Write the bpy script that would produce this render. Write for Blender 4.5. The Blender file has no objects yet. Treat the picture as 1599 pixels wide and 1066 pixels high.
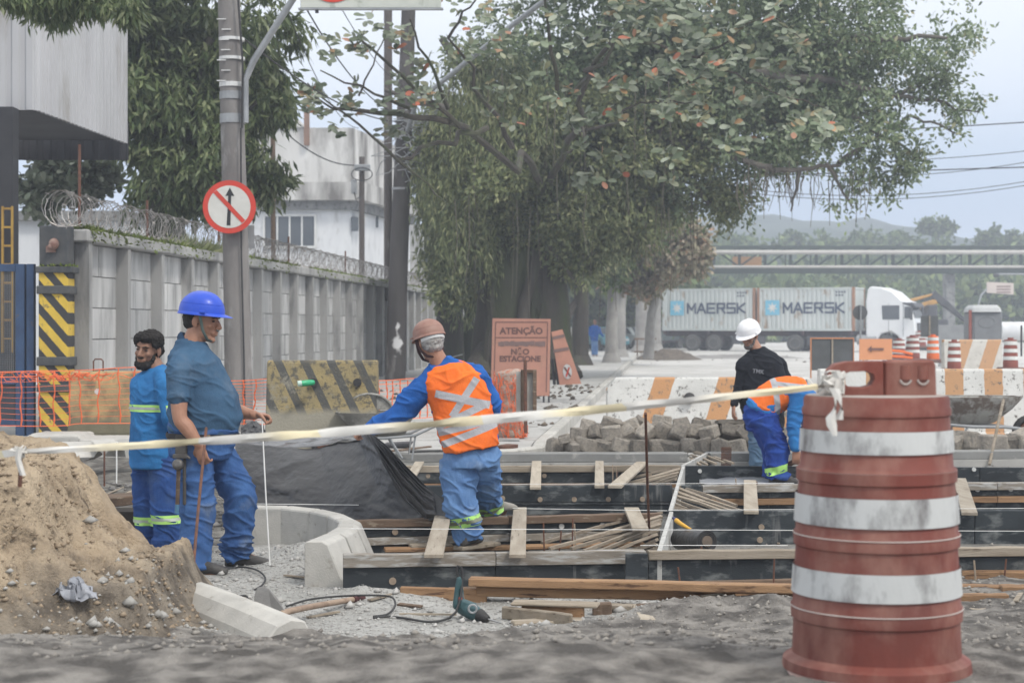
import bpy, bmesh, math, random
import numpy as np
from mathutils import Vector, Matrix, Quaternion, noise as mnoise
random.seed(7); RNG = np.random.default_rng(11)
SC = bpy.context.scene
COL = SC.collection
# ------------------------------------------------------------------ camera (real metres, eye height 1.6 m, about 61 mm lens)
FPX, CX, HY, EYE = 2700.0, 799.5, 508.0, 1.6
cam_data = bpy.data.cameras.new('camera')
cam = bpy.data.objects.new('camera', cam_data); COL.objects.link(cam)
cam.location = (0, 0, EYE); cam.rotation_euler = (math.radians(90), 0, 0)
cam_data.sensor_width = 36; cam_data.lens = FPX*36/1599
cam_data.shift_y = -25.0/1599
cam_data.clip_start = 0.1; cam_data.clip_end = 5000
cam_data.dof.use_dof = True; cam_data.dof.focus_distance = 11.8; cam_data.dof.aperture_fstop = 4.2
SC.camera = cam
# ------------------------------------------------------------------ overcast daylight
world = bpy.data.worlds.new('World'); SC.world = world; world.use_nodes = True
wt = world.node_tree; wt.nodes.clear()
def wn(t, **k):
    n = wt.nodes.new(t)
    for a, b in k.items(): setattr(n, a, b)
    return n
SUN_EL, SUN_AZ = math.radians(52), math.radians(138)
sky = wn('ShaderNodeTexSky', sky_type='NISHITA', sun_disc=False); sky.sun_elevation = SUN_EL; sky.sun_rotation = SUN_AZ
sky.dust_density = 4; sky.air_density = 1.2
hs = wn('ShaderNodeHueSaturation'); hs.inputs['Saturation'].default_value = 0.3
wt.links.new(sky.outputs[0], hs.inputs['Color'])
tc = wn('ShaderNodeTexCoord'); sx = wn('ShaderNodeSeparateXYZ'); wt.links.new(tc.outputs['Generated'], sx.inputs[0])
rp = wn('ShaderNodeValToRGB'); cr = rp.color_ramp
cr.elements[0].position = 0.0; cr.elements[0].color = (.25, .37, .56, 1)
cr.elements[1].position = 1.0; cr.elements[1].color = (.98, .99, 1.0, 1)
for p_, c_ in ((.06, (.32, .44, .62, 1)), (.10, (.46, .56, .70, 1)), (.135, (.64, .70, .79, 1)), (.18, (.75, .79, .85, 1)), (.5, (.88, .91, .94, 1))):
    e = cr.elements.new(p_); e.color = c_
wt.links.new(sx.outputs[2], rp.inputs[0])
sc_ = wn('ShaderNodeVectorMath', operation='SCALE'); sc_.inputs['Scale'].default_value = 10.2
wt.links.new(rp.outputs[0], sc_.inputs[0])
mx = wn('ShaderNodeMix', data_type='RGBA'); mx.inputs[0].default_value = 0.88
wt.links.new(hs.outputs[0], mx.inputs[6]); wt.links.new(sc_.outputs[0], mx.inputs[7])
bg = wn('ShaderNodeBackground'); bg.inputs[1].default_value = 0.1
wt.links.new(mx.outputs[2], bg.inputs[0])
wo = wn('ShaderNodeOutputWorld'); wt.links.new(bg.outputs[0], wo.inputs[0])
sun_data = bpy.data.lights.new('sun', 'SUN'); sun_data.energy = 1.5; sun_data.angle = math.radians(11); sun_data.color = (1, .95, .87)
sun = bpy.data.objects.new('sun', sun_data); COL.objects.link(sun)
sd = Vector((math.sin(SUN_AZ)*math.cos(SUN_EL), math.cos(SUN_AZ)*math.cos(SUN_EL), math.sin(SUN_EL)))
sun.rotation_euler = (-sd).to_track_quat('-Z', 'Y').to_euler(); sun.location = (0, 0, 40)
vs = SC.view_settings; vs.view_transform = 'Standard'; vs.look = 'None'; vs.gamma = 1; vs.use_curve_mapping = False; vs.exposure = 0.5
SC.cycles.max_bounces = 6; SC.cycles.diffuse_bounces = 3; SC.cycles.glossy_bounces = 2; SC.cycles.transmission_bounces = 3
SC.cycles.transparent_max_bounces = 6; SC.cycles.volume_bounces = 1; SC.cycles.caustics_reflective = False; SC.cycles.caustics_refractive = False
SC.cycles.use_denoising = True; SC.cycles.use_adaptive_sampling = True; SC.cycles.adaptive_threshold = 0.015
# ------------------------------------------------------------------ picture measurements -> metres
def P(px, py, Y): return Vector(((px-CX)*Y/FPX, Y, EYE-(py-HY)*Y/FPX))
def G(px, py, z=0.0):
    Y = (EYE-z)*FPX/(py-HY); return Vector(((px-CX)*Y/FPX, Y, z))
def X_(px, Y): return (px-CX)*Y/FPX
def Z_(py, Y): return EYE-(py-HY)*Y/FPX
# ------------------------------------------------------------------ numpy noise
def _h(ix, iy, iz, s):
    n = (ix.astype(np.int64)*374761393 + iy.astype(np.int64)*668265263 + iz.astype(np.int64)*2147483647 + s*1274126177) & 0xffffffff
    n = ((n ^ (n >> 13))*1274126177) & 0xffffffff
    n = (n ^ (n >> 16)) & 0xffff
    return n/32767.5-1.0
def vnoise(p, seed=0):
    i = np.floor(p); f = p-i; f = f*f*f*(f*(f*6-15)+10)
    x, y, z = i[:, 0], i[:, 1], i[:, 2]; u, v, w = f[:, 0], f[:, 1], f[:, 2]
    def l(a, b, t): return a+(b-a)*t
    c = lambda a, b, d: _h(x+a, y+b, z+d, seed)
    return l(l(l(c(0,0,0), c(1,0,0), u), l(c(0,1,0), c(1,1,0), u), v), l(l(c(0,0,1), c(1,0,1), u), l(c(0,1,1), c(1,1,1), u), v), w)
def fbm(p, scale=1.0, octv=4, seed=0, gain=.5):
    p = np.asarray(p, float)*scale; a, s, t = 1.0, 0.0, 0.0
    for o in range(octv):
        s = s+a*vnoise(p+o*17.3, seed+o); t += a; a *= gain; p = p*2.03
    return s/t
def sstep(a, b, x):
    t = np.clip((x-a)/(b-a), 0, 1); return t*t*(3-2*t)
# ------------------------------------------------------------------ mesh collector
class MB:
    def __init__(s): s.v = []; s.f = []
    def add(s, vs, fs):
        b = len(s.v); s.v.extend([tuple(v) for v in vs]); s.f.extend([tuple(i+b for i in f) for f in fs]); return s
    def merge(s, o): return s.add(o.v, o.f)
    def xf(s, m): s.v = [tuple(m @ Vector(v)) for v in s.v]; return s
    def box(s, c, size, rot=None, taper=1.0):
        hx, hy, hz = size[0]/2, size[1]/2, size[2]/2; c = Vector(c); vs = []
        for z in (-1, 1):
            t = taper if z > 0 else 1
            for x, y in ((-1,-1), (1,-1), (1,1), (-1,1)):
                v = Vector((x*hx*t, y*hy*t, z*hz))
                if rot is not None: v = rot @ v
                vs.append(v+c)
        return s.add(vs, [(3,2,1,0), (4,5,6,7), (0,1,5,4), (1,2,6,5), (2,3,7,6), (3,0,4,7)])
    def bb(s, x0, x1, y0, y1, z0, z1): return s.box(((x0+x1)/2, (y0+y1)/2, (z0+z1)/2), (abs(x1-x0), abs(y1-y0), abs(z1-z0)))
    def beam(s, a, b, w, h, up=(0, 0, 1), roll=0):
        a = Vector(a); b = Vector(b); d = b-a; L = d.length; d.normalize(); up = Vector(up)
        side = d.cross(up); side = side.normalized() if side.length > 1e-5 else Vector((1, 0, 0)); u = side.cross(d)
        if roll: q = Quaternion(d, roll); side = q @ side; u = q @ u
        m = Matrix((d, side, u)).transposed()
        return s.box((a+b)/2, (L, w, h), m)
    def tube(s, pts, r, n=8, cap=True, flat=1.0, closed=False):
        pts = [Vector(p) for p in pts]; k = len(pts)
        rs = r if isinstance(r, (list, tuple)) else [r]*k
        b = len(s.v); nrm = None
        for i, p in enumerate(pts):
            if closed: t = (pts[(i+1) % k]-pts[i-1])
            else: t = pts[min(i+1, k-1)]-pts[max(i-1, 0)]
            if t.length < 1e-9: t = Vector((0, 0, 1))
            t.normalize()
            if nrm is None:
                a = Vector((0, 0, 1)) if abs(t.z) < .9 else Vector((1, 0, 0)); nrm = (a-t*a.dot(t)).normalized()
            else:
                nrm = nrm-t*nrm.dot(t); nrm = nrm.normalized() if nrm.length > 1e-6 else t.orthogonal().normalized()
            bi = t.cross(nrm)
            for j in range(n):
                a = 2*math.pi*j/n; s.v.append(tuple(p+(nrm*math.cos(a)*flat+bi*math.sin(a))*rs[i]))
        K = k if closed else k-1
        for i in range(K):
            for j in range(n):
                i2 = (i+1) % k
                s.f.append((b+i*n+j, b+i*n+(j+1) % n, b+i2*n+(j+1) % n, b+i2*n+j))
        if cap and not closed:
            s.f.append(tuple(b+j for j in range(n-1, -1, -1))); s.f.append(tuple(b+(k-1)*n+j for j in range(n)))
        return s
    def lathe(s, prof, n=32, c=(0, 0, 0), sy=1.0, capb=True, capt=True):
        c = Vector(c); b = len(s.v)
        for r, z in prof:
            for j in range(n):
                a = 2*math.pi*j/n; s.v.append((c.x+r*math.cos(a), c.y+r*math.sin(a)*sy, c.z+z))
        for i in range(len(prof)-1):
            for j in range(n): s.f.append((b+i*n+j, b+i*n+(j+1) % n, b+(i+1)*n+(j+1) % n, b+(i+1)*n+j))
        if capb: s.f.append(tuple(b+j for j in range(n-1, -1, -1)))
        if capt: s.f.append(tuple(b+(len(prof)-1)*n+j for j in range(n)))
        return s
    def prism(s, poly, axis, a, b):
        """poly in a plane, pushed along axis ('x','y','z') from a to b"""
        def mk(u, v, w): return (w, u, v) if axis == 'x' else ((u, w, v) if axis == 'y' else (u, v, w))
        n = len(poly); vs = [mk(u, v, a) for u, v in poly]+[mk(u, v, b) for u, v in poly]
        return s.add(vs, [tuple(range(n-1, -1, -1)), tuple(range(n, 2*n))]+[(i, (i+1) % n, n+(i+1) % n, n+i) for i in range(n)])
    def ell(s, c, r, m=None, n=14, k=10):
        c = Vector(c); vs = []; 
        for i in range(1, k):
            t = math.pi*i/k
            for j in range(n):
                a = 2*math.pi*j/n; v = Vector((r[0]*math.sin(t)*math.cos(a), r[1]*math.sin(t)*math.sin(a), -r[2]*math.cos(t)))
                vs.append(c+(m @ v if m is not None else v))
        top = Vector((0, 0, r[2])); bot = -top
        if m is not None: top = m @ top; bot = m @ bot
        vs += [c+bot, c+top]; B, T = len(vs)-2, len(vs)-1; fs = []
        for i in range(k-2):
            for j in range(n): fs.append((i*n+j, i*n+(j+1) % n, (i+1)*n+(j+1) % n, (i+1)*n+j))
        for j in range(n): fs.append((B, (j+1) % n, j)); fs.append((T, (k-2)*n+j, (k-2)*n+(j+1) % n))
        return s.add(vs, fs)
    def loft(s, secs, n=24, p=2.0):
        """secs: (centre, u axis, v axis, ru, rv); closed at both ends"""
        b = len(s.v)
        for c, u, v, ru, rv in secs:
            for j in range(n):
                a = 2*math.pi*j/n; ca, sa = math.cos(a), math.sin(a)
                x = math.copysign(abs(ca)**(2/p), ca); y = math.copysign(abs(sa)**(2/p), sa)
                s.v.append(tuple(c+u*(ru*x)+v*(rv*y)))
        k = len(secs)
        for i in range(k-1):
            for j in range(n): s.f.append((b+i*n+j, b+i*n+(j+1) % n, b+(i+1)*n+(j+1) % n, b+(i+1)*n+j))
        s.f.append(tuple(b+j for j in range(n-1, -1, -1))); s.f.append(tuple(b+(k-1)*n+j for j in range(n)))
        return s
    def grid(s, arr):
        h, w = len(arr), len(arr[0]); b = len(s.v)
        for row in arr: s.v.extend([tuple(p) for p in row])
        for i in range(h-1):
            for j in range(w-1): s.f.append((b+i*w+j, b+i*w+j+1, b+(i+1)*w+j+1, b+(i+1)*w+j))
        return s
LOC = {}
def wloc(o): return LOC.get(o.name, Vector((0, 0, 0)))
def mesh_from(name, v, f):
    me = bpy.data.meshes.new(name); me.from_pydata(v, [], f); me.update(); return me
def fast_mesh(name, V, F):
    """V (n,3) float, F (m,k) int"""
    me = bpy.data.meshes.new(name); m, k = F.shape
    me.vertices.add(len(V)); me.vertices.foreach_set('co', np.ascontiguousarray(V, np.float32).ravel())
    me.loops.add(m*k); me.loops.foreach_set('vertex_index', np.ascontiguousarray(F, np.int32).ravel())
    me.polygons.add(m); me.polygons.foreach_set('loop_start', np.arange(0, m*k, k, dtype=np.int32))
    me.update(calc_edges=True); return me
def put(name, me, mat, parent=None, loc=None, smooth=False):
    o = bpy.data.objects.new(name, me); COL.objects.link(o)
    if mat is not None and len(me.materials) == 0:
        for m in (mat if isinstance(mat, (list, tuple)) else [mat]): me.materials.append(m)
    if smooth:
        me.polygons.foreach_set('use_smooth', np.ones(len(me.polygons), bool))
        if len(me.vertices) < 6000: me.set_sharp_from_angle(angle=math.radians(48))
    if parent is not None: o.parent = parent
    if loc is not None: o.location = loc; LOC[o.name] = Vector(loc)
    return o
def obj(name, mb, mat, parent=None, smooth=False, world=True, bev=0, loc=None):
    """a mesh object out of world-space vertices; its origin goes to its own base (top level) or to its parent's"""
    vs = mb.v
    if parent is None:
        if loc is None:
            a = np.array(vs); lo = a.min(0); hi = a.max(0); loc = Vector(((lo[0]+hi[0])/2, (lo[1]+hi[1])/2, lo[2]))
        off = Vector(loc)
    else: off = wloc(parent) if world else Vector((0, 0, 0))
    A = np.array(vs, float)-np.array(off)
    me = mesh_from(name, A.tolist(), mb.f)
    o = put(name, me, mat, parent, Vector(loc) if parent is None else None, smooth)
    if parent is not None: LOC[o.name] = off
    if bev:
        md = o.modifiers.new('bevel', 'BEVEL'); md.width = bev; md.segments = 1; md.limit_method = 'ANGLE'
    return o
def tag(o, label=None, cat=None, group=None, kind=None):
    if label: o['label'] = label
    if cat: o['category'] = cat
    if group: o['group'] = group
    if kind: o['kind'] = kind
    return o
def thing(name, label, cat, loc, rz=0, group=None):
    o = bpy.data.objects.new(name, None); COL.objects.link(o); o.location = loc; o.rotation_euler = (0, 0, rz)
    o.empty_display_size = .1; LOC[o.name] = Vector(loc); return tag(o, label, cat, group)
def copy_tree(o, parent=None):
    c = o.copy(); COL.objects.link(c); c.parent = parent
    for ch in list(o.children): copy_tree(ch, c)
    return c
# ------------------------------------------------------------------ materials
MATS = {}
def M(name, c1, c2=None, scale=4, rough=.8, bump=0., bscale=30, c3=None, s3=12, t3=.6, stretch=(1, 1, 1), metal=0, spec=.35, rnd=0., detail=6, contrast=.5, sub=0, coat=0, c3w=.08, bstr=None):
    if name in MATS: return MATS[name]
    m = bpy.data.materials.new(name); m.use_nodes = True; nt = m.node_tree; N = nt.nodes; L = nt.links; N.clear()
    out = N.new('ShaderNodeOutputMaterial'); b = N.new('ShaderNodeBsdfPrincipled'); L.new(b.outputs[0], out.inputs[0])
    b.inputs['Roughness'].default_value = rough; b.inputs['Metallic'].default_value = metal; b.inputs['Specular IOR Level'].default_value = spec
    if coat: b.inputs['Coat Weight'].default_value = coat; b.inputs['Coat Roughness'].default_value = .15
    tcn = N.new('ShaderNodeTexCoord'); mp = N.new('ShaderNodeMapping'); L.new(tcn.outputs['Object'], mp.inputs[0]); mp.inputs['Scale'].default_value = stretch
    oi = N.new('ShaderNodeObjectInfo'); ad = N.new('ShaderNodeVectorMath'); ad.operation = 'ADD'
    ms = N.new('ShaderNodeMath'); ms.operation = 'MULTIPLY'; ms.inputs[1].default_value = 37.0; L.new(oi.outputs['Random'], ms.inputs[0])
    L.new(mp.outputs[0], ad.inputs[0]); L.new(ms.outputs[0], ad.inputs[1])
    def noise(sc, det):
        n = N.new('ShaderNodeTexNoise'); n.inputs['Scale'].default_value = sc; n.inputs['Detail'].default_value = det; n.inputs['Roughness'].default_value = .6
        L.new(ad.outputs[0], n.inputs['Vector']); return n
    if c2 is None: c2 = tuple(x*.75 for x in c1)
    n1 = noise(scale, detail); r1 = N.new('ShaderNodeValToRGB'); w = .5-.32*contrast
    r1.color_ramp.elements[0].position = w; r1.color_ramp.elements[1].position = 1-w
    r1.color_ramp.elements[0].color = (*c1, 1); r1.color_ramp.elements[1].color = (*c2, 1)
    L.new(n1.outputs[0], r1.inputs[0]); colr = r1.outputs[0]
    if c3 is not None:
        n3 = noise(s3, 8); r3 = N.new('ShaderNodeValToRGB'); r3.color_ramp.elements[0].position = t3-c3w/2; r3.color_ramp.elements[1].position = t3+c3w/2
        L.new(n3.outputs[0], r3.inputs[0]); mxx = N.new('ShaderNodeMix'); mxx.data_type = 'RGBA'
        L.new(r3.outputs[0], mxx.inputs[0]); L.new(colr, mxx.inputs[6]); mxx.inputs[7].default_value = (*c3, 1); colr = mxx.outputs[2]
    if rnd:
        h = N.new('ShaderNodeHueSaturation'); mr = N.new('ShaderNodeMapRange'); mr.inputs[3].default_value = 1-rnd; mr.inputs[4].default_value = 1+rnd
        L.new(oi.outputs['Random'], mr.inputs[0]); L.new(mr.outputs[0], h.inputs['Value']); L.new(colr, h.inputs['Color']); colr = h.outputs[0]
    L.new(colr, b.inputs['Base Color'])
    if bump:
        nb = noise(bscale, 6); bp = N.new('ShaderNodeBump'); bp.inputs['Strength'].default_value = bump; bp.inputs['Distance'].default_value = bstr or .01
        L.new(nb.outputs[0], bp.inputs['Height']); L.new(bp.outputs[0], b.inputs['Normal'])
    m['colour'] = 1; MATS[name] = m; m.node_tree['c'] = colr.node.name; return m
def bsdf(m): return next(n for n in m.node_tree.nodes if n.type == 'BSDF_PRINCIPLED')
def overlay(m, fac_builder, color, rough=None):
    """mix a flat colour over the base colour where fac (built by a function of (nodes, links)) is 1 : paint and print"""
    nt = m.node_tree; N, L = nt.nodes, nt.links; b = bsdf(m); src = b.inputs['Base Color'].links[0].from_socket
    fac = fac_builder(N, L); mxx = N.new('ShaderNodeMix'); mxx.data_type = 'RGBA'
    L.new(fac, mxx.inputs[0]); L.new(src, mxx.inputs[6])
    if isinstance(color, tuple): mxx.inputs[7].default_value = (*color, 1)
    else: L.new(color, mxx.inputs[7])
    L.new(mxx.outputs[2], b.inputs['Base Color']); return m
def math_(N, L, op, a, b=None, c=None):
    n = N.new('ShaderNodeMath'); n.operation = op
    for i, x in enumerate((a, b, c)):
        if x is None: continue
        if isinstance(x, (int, float)): n.inputs[i].default_value = x
        else: L.new(x, n.inputs[i])
    return n.outputs[0]
def leaf_mat(name, cols, rough=.55, trans=.25, gain=1.0):
    m = bpy.data.materials.new(name); m.use_nodes = True; nt = m.node_tree; N = nt.nodes; L = nt.links; N.clear(); cols = [(p, tuple(x*gain for x in c)) for p, c in cols]
    out = N.new('ShaderNodeOutputMaterial'); b = N.new('ShaderNodeBsdfPrincipled'); b.inputs['Roughness'].default_value = rough; b.inputs['Specular IOR Level'].default_value = .3
    g = N.new('ShaderNodeNewGeometry'); r = N.new('ShaderNodeValToRGB'); r.color_ramp.interpolation = 'LINEAR'
    while len(r.color_ramp.elements) < len(cols): r.color_ramp.elements.new(.5)
    for e, (p, c) in zip(r.color_ramp.elements, cols): e.position = p; e.color = (*c, 1)
    L.new(g.outputs['Random Per Island'], r.inputs[0])
    tcn = N.new('ShaderNodeTexCoord'); n = N.new('ShaderNodeTexNoise'); n.inputs['Scale'].default_value = .55; n.inputs['Detail'].default_value = 3; L.new(tcn.outputs['Object'], n.inputs['Vector'])
    mr = N.new('ShaderNodeMapRange'); mr.inputs[1].default_value = .3; mr.inputs[2].default_value = .7; mr.inputs[3].default_value = .6; mr.inputs[4].default_value = 1.45; L.new(n.outputs[0], mr.inputs[0])
    h = N.new('ShaderNodeHueSaturation'); L.new(r.outputs[0], h.inputs['Color']); L.new(mr.outputs[0], h.inputs['Value'])
    L.new(h.outputs[0], b.inputs['Base Color'])
    t = N.new('ShaderNodeBsdfTranslucent'); L.new(h.outputs[0], t.inputs[0]); mx_ = N.new('ShaderNodeMixShader'); mx_.inputs[0].default_value = trans
    L.new(b.outputs[0], mx_.inputs[1]); L.new(t.outputs[0], mx_.inputs[2]); L.new(mx_.outputs[0], out.inputs[0]); return m
# ------------------------------------------------------------------ leaves
def leaves_mesh(name, pos, d, nrm, ln, wd, fold=0.0):
    """rhomb leaves: pos base, d unit direction, nrm unit normal-ish, ln length, wd width arrays"""
    d = d/np.linalg.norm(d, axis=1, keepdims=True); s = np.cross(d, nrm); s /= np.linalg.norm(s, axis=1, keepdims=True)+1e-9
    ln = ln[:, None]; wd = wd[:, None]
    a = pos; b = pos+d*ln*.45+s*wd*.5; c = pos+d*ln; e = pos+d*ln*.45-s*wd*.5
    V = np.stack([a, b, c, e], 1).reshape(-1, 3); F = np.arange(len(V)).reshape(-1, 4)
    return fast_mesh(name, V, F)
def round_leaves_mesh(name, pos, d, nrm, ln, wd):
    """oval leaves of six triangles folded along the midrib"""
    d = d/np.linalg.norm(d, axis=1, keepdims=True); s = np.cross(d, nrm); s /= np.linalg.norm(s, axis=1, keepdims=True)+1e-9
    n = np.cross(s, d); ln = ln[:, None]; wd = wd[:, None]; P_ = []
    for t, w in ((0, 0), (.3, .34), (.62, .5), (.88, .34), (1, 0), (.88, -.34), (.62, -.5), (.3, -.34)):
        P_.append(pos+d*ln*t+s*wd*w+n*wd*(.35*abs(w)))
    V = np.stack(P_, 1).reshape(-1, 3); k = len(pos); base = np.arange(k)[:, None]*8
    F = np.concatenate([base+np.array([[0, 1, 2, 3]]), base+np.array([[0, 3, 4, 5]]), base+np.array([[0, 5, 6, 7]])], 0)
    return fast_mesh(name, V, F)
def rand_unit(n, rng=RNG):
    v = rng.normal(size=(n, 3)); return v/np.linalg.norm(v, axis=1, keepdims=True)
def text_mesh(s, size, bold=0., extrude=.002, align='CENTER', sx=1.0):
    c = bpy.data.curves.new('t', 'FONT'); c.body = s; c.size = size; c.offset = bold; c.extrude = extrude; c.align_x = align; c.align_y = 'CENTER'; c.resolution_u = 3
    o = bpy.data.objects.new('t', c); COL.objects.link(o); dg = bpy.context.evaluated_depsgraph_get()
    me = bpy.data.meshes.new_from_object(o.evaluated_get(dg)); mb = MB()
    mb.v = [(v.co.x*sx, v.co.y, v.co.z) for v in me.vertices]; mb.f = [tuple(p.vertices) for p in me.polygons]
    bpy.data.objects.remove(o); bpy.data.curves.remove(c); bpy.data.meshes.remove(me); return mb

STROKES = {'M':[[(0,0),(0,1),(.5,.35),(1,1),(1,0)]],'A':[[(0,0),(.45,1),(.55,1),(1,0)],[(.18,.33),(.82,.33)]],'E':[[(.95,1),(0,1),(0,0),(.95,0)],[(0,.5),(.85,.5)]],'R':[[(0,0),(0,1),(.9,1),(.9,.5),(0,.5)],[(.5,.5),(.95,0)]],'S':[[(.95,1),(0,1),(0,.52),(.95,.52),(.95,0),(0,0)]],'K':[[(0,0),(0,1)],[(.9,1),(.12,.5),(.95,0)]]}
def stroke_text(s, h, w, gap, th, y):
    """block letters made of flat strokes in the xz plane, centred"""
    mb = MB(); tot = len(s)*w+(len(s)-1)*gap; x0 = -tot/2
    for ch in s:
        for pl in STROKES[ch]:
            for a, b in zip(pl, pl[1:]):
                A = Vector((x0+a[0]*w, y, (a[1]-.5)*h)); B = Vector((x0+b[0]*w, y, (b[1]-.5)*h)); d = (B-A).normalized()*th*.45; y -= .0004; mb.beam(A-d, B+d, .004, th, up=Vector((0,-1,0)).cross((B-A).normalized()))
        x0 += w+gap
    return mb
# ================================================================== base materials
c_pale = M('pale_concrete', (.40,.39,.37), (.29,.285,.27), 3, .9, .5, 60, c3=(.2,.195,.18), s3=9, t3=.66)
c_kerb = M('kerb_concrete', (.50,.485,.45), (.40,.39,.365), 5, .9, .35, 90, c3=(.33,.31,.28), s3=14, t3=.64, rnd=.08)
c_grey = M('grey_concrete', (.27,.27,.265), (.16,.165,.165), 2.5, .92, .5, 50, c3=(.10,.10,.095), s3=5, t3=.6, rnd=.1)
m_rust = M('rusty_steel', (.17,.075,.045), (.09,.05,.04), 20, .8, .4, 200)
m_dark = M('dark_steel', (.06,.06,.065), (.035,.035,.04), 12, .6, .2, 80)
m_black = M('black_rubber', (.025,.025,.027), (.05,.048,.045), 15, .6, .2, 100)
m_wood = M('weathered_wood', (.36,.31,.25), (.24,.20,.15), 3, .85, .5, 30, c3=(.13,.10,.075), s3=6, t3=.64, stretch=(.6,6,6), rnd=.16)
m_wood_v = M('weathered_wood_across', (.42,.37,.30), (.30,.255,.20), 3, .85, .5, 30, c3=(.16,.13,.10), s3=6, t3=.66, stretch=(6,.6,6), rnd=.13)
m_wood_o = M('fresh_brown_wood', (.36,.22,.12), (.24,.14,.075), 3, .8, .5, 30, c3=(.11,.06,.035), s3=5, t3=.6, stretch=(.5,7,7), rnd=.15)
m_wood_d = M('dark_brown_wood', (.17,.115,.08), (.10,.07,.05), 3, .85, .5, 30, c3=(.25,.20,.15), s3=6, t3=.62, stretch=(.5,6,6), rnd=.15)
m_white = M('dirty_white_paint', (.72,.72,.70), (.60,.60,.58), 4, .7, .25, 60, c3=(.25,.24,.22), s3=16, t3=.66)
# ================================================================== ground
GXB = np.array([-9, -3, -1.62, -.9, -.63, -.19, .27, .93, 1.6, 2.2, 9]); GYB = np.array([9.3, 9.2, 8.85, 8.5, 8.5, 8.78, 9.06, 9.66, 10.25, 11.2, 12.0])
def height(x, y):
    p = np.stack([x, y, 0*x], 1)
    h = .42*sstep(8.5, 5.9, y)*(1+.08*fbm(p, 1.1, 3, 5))
    b = np.interp(x, GXB, GYB); soil = sstep(.25, -.15, y-b+.25*fbm(p, 2.2, 4, 9))
    h += soil*(.045+.06*fbm(p, 2.0, 5, 2)+.035*np.abs(fbm(p, 7.0, 4, 3))+.012*fbm(p, 20, 3, 21))*sstep(4, 7, y)
    h += (1-soil)*(.012*fbm(p, 3.0, 5, 4)+.006*fbm(p, 16, 3, 8))
    # gravel heaped behind the kerb curve and around the tool
    h += .11*np.exp(-(((x+1.42)/.26)**2+((y-11.75)/.5)**2))*(1+.5*fbm(p, 6, 4, 12))
    h += .05*np.exp(-(((x+.75)/.5)**2+((y-10.15)/.2)**2))*(1+.9*fbm(p, 9, 4, 13))
    h += .05*np.exp(-(((x-1.35)/.5)**2+((y-9.55)/.22)**2))*(1+1.0*fbm(p, 7, 4, 14))
    # floor inside the formwork
    tr = sstep(-1.1, -.95, x)*sstep(10.6, 10.75, y)*sstep(18.6, 18.4, y)
    h = h*(1-tr)+tr*(-.03+.012*fbm(p, 6, 4, 6))
    # bank at the left behind the sand
    h += .08*sstep(-2.4, -3.2, x)*sstep(11, 13, y)*(1+.6*fbm(p, 3, 4, 7))+.05*sstep(16, 20, y)*sstep(-1.2, -2.2, x)
    k = sstep(20.2, 21.2, y); h = h*(1-k)+k*(.036)
    return h, soil, tr
def ground_grid(name, xs, ys, mat):
    X, Y = np.meshgrid(xs, ys); x, y = X.ravel(), Y.ravel(); z, soil, tr = height(x, y)
    V = np.stack([x, y, z], 1); h, w = X.shape
    i = (np.arange(h-1)[:, None]*w+np.arange(w-1)[None]).ravel(); F = np.stack([i, i+1, i+w+1, i+w], 1)
    me = fast_mesh(name, V, F); a = me.attributes.new('soil', 'FLOAT', 'POINT'); a.data.foreach_set('value', soil.astype(np.float32))
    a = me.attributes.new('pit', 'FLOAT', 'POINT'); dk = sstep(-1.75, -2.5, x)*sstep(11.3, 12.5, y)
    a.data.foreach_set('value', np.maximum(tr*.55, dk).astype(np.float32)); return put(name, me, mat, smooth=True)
m_ground = M('gravel_and_soil', (.50,.495,.475), (.34,.335,.315), 3.0, .95, 1, 45, c3=(.22,.21,.195), s3=34, t3=.58, bstr=.03, contrast=.7)
def soil_fac(N, L):
    a = N.new('ShaderNodeAttribute'); a.attribute_name = 'soil'; return a.outputs['Fac']
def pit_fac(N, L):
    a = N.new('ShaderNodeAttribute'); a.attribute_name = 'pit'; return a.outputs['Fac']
def noise_col(m, a, b, sc):
    N, L = m.node_tree.nodes, m.node_tree.links; n = N.new('ShaderNodeTexNoise'); n.inputs['Scale'].default_value = sc; n.inputs['Detail'].default_value = 8
    t = N.new('ShaderNodeTexCoord'); L.new(t.outputs['Object'], n.inputs['Vector']); r = N.new('ShaderNodeValToRGB'); L.new(n.outputs[0], r.inputs[0])
    r.color_ramp.elements[0].position = .38; r.color_ramp.elements[1].position = .64; r.color_ramp.elements[0].color = (*a, 1); r.color_ramp.elements[1].color = (*b, 1); return r.outputs[0]
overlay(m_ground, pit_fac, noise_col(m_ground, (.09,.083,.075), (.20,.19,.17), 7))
overlay(m_ground, soil_fac, noise_col(m_ground, (.095,.087,.08), (.30,.28,.255), 6.5))
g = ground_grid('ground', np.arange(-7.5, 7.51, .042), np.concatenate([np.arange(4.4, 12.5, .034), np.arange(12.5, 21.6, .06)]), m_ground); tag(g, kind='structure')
m_road = M('dusty_road', (.56,.55,.53), (.43,.42,.40), .35, .95, .4, 12, c3=(.33,.32,.30), s3=1.3, t3=.62)
mb = MB(); mb.add([(-480,21.5,.03),(600,21.5,.03),(600,1080,.03),(-480,1080,.03)], [(0,1,2,3)]); mb.add([(-60,-25,-.06),(60,-25,-.06),(60,21.6,-.06),(-60,21.6,-.06)], [(0,1,2,3)])
tag(obj('road', mb, m_road, loc=(0,0,0)), kind='structure')
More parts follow.
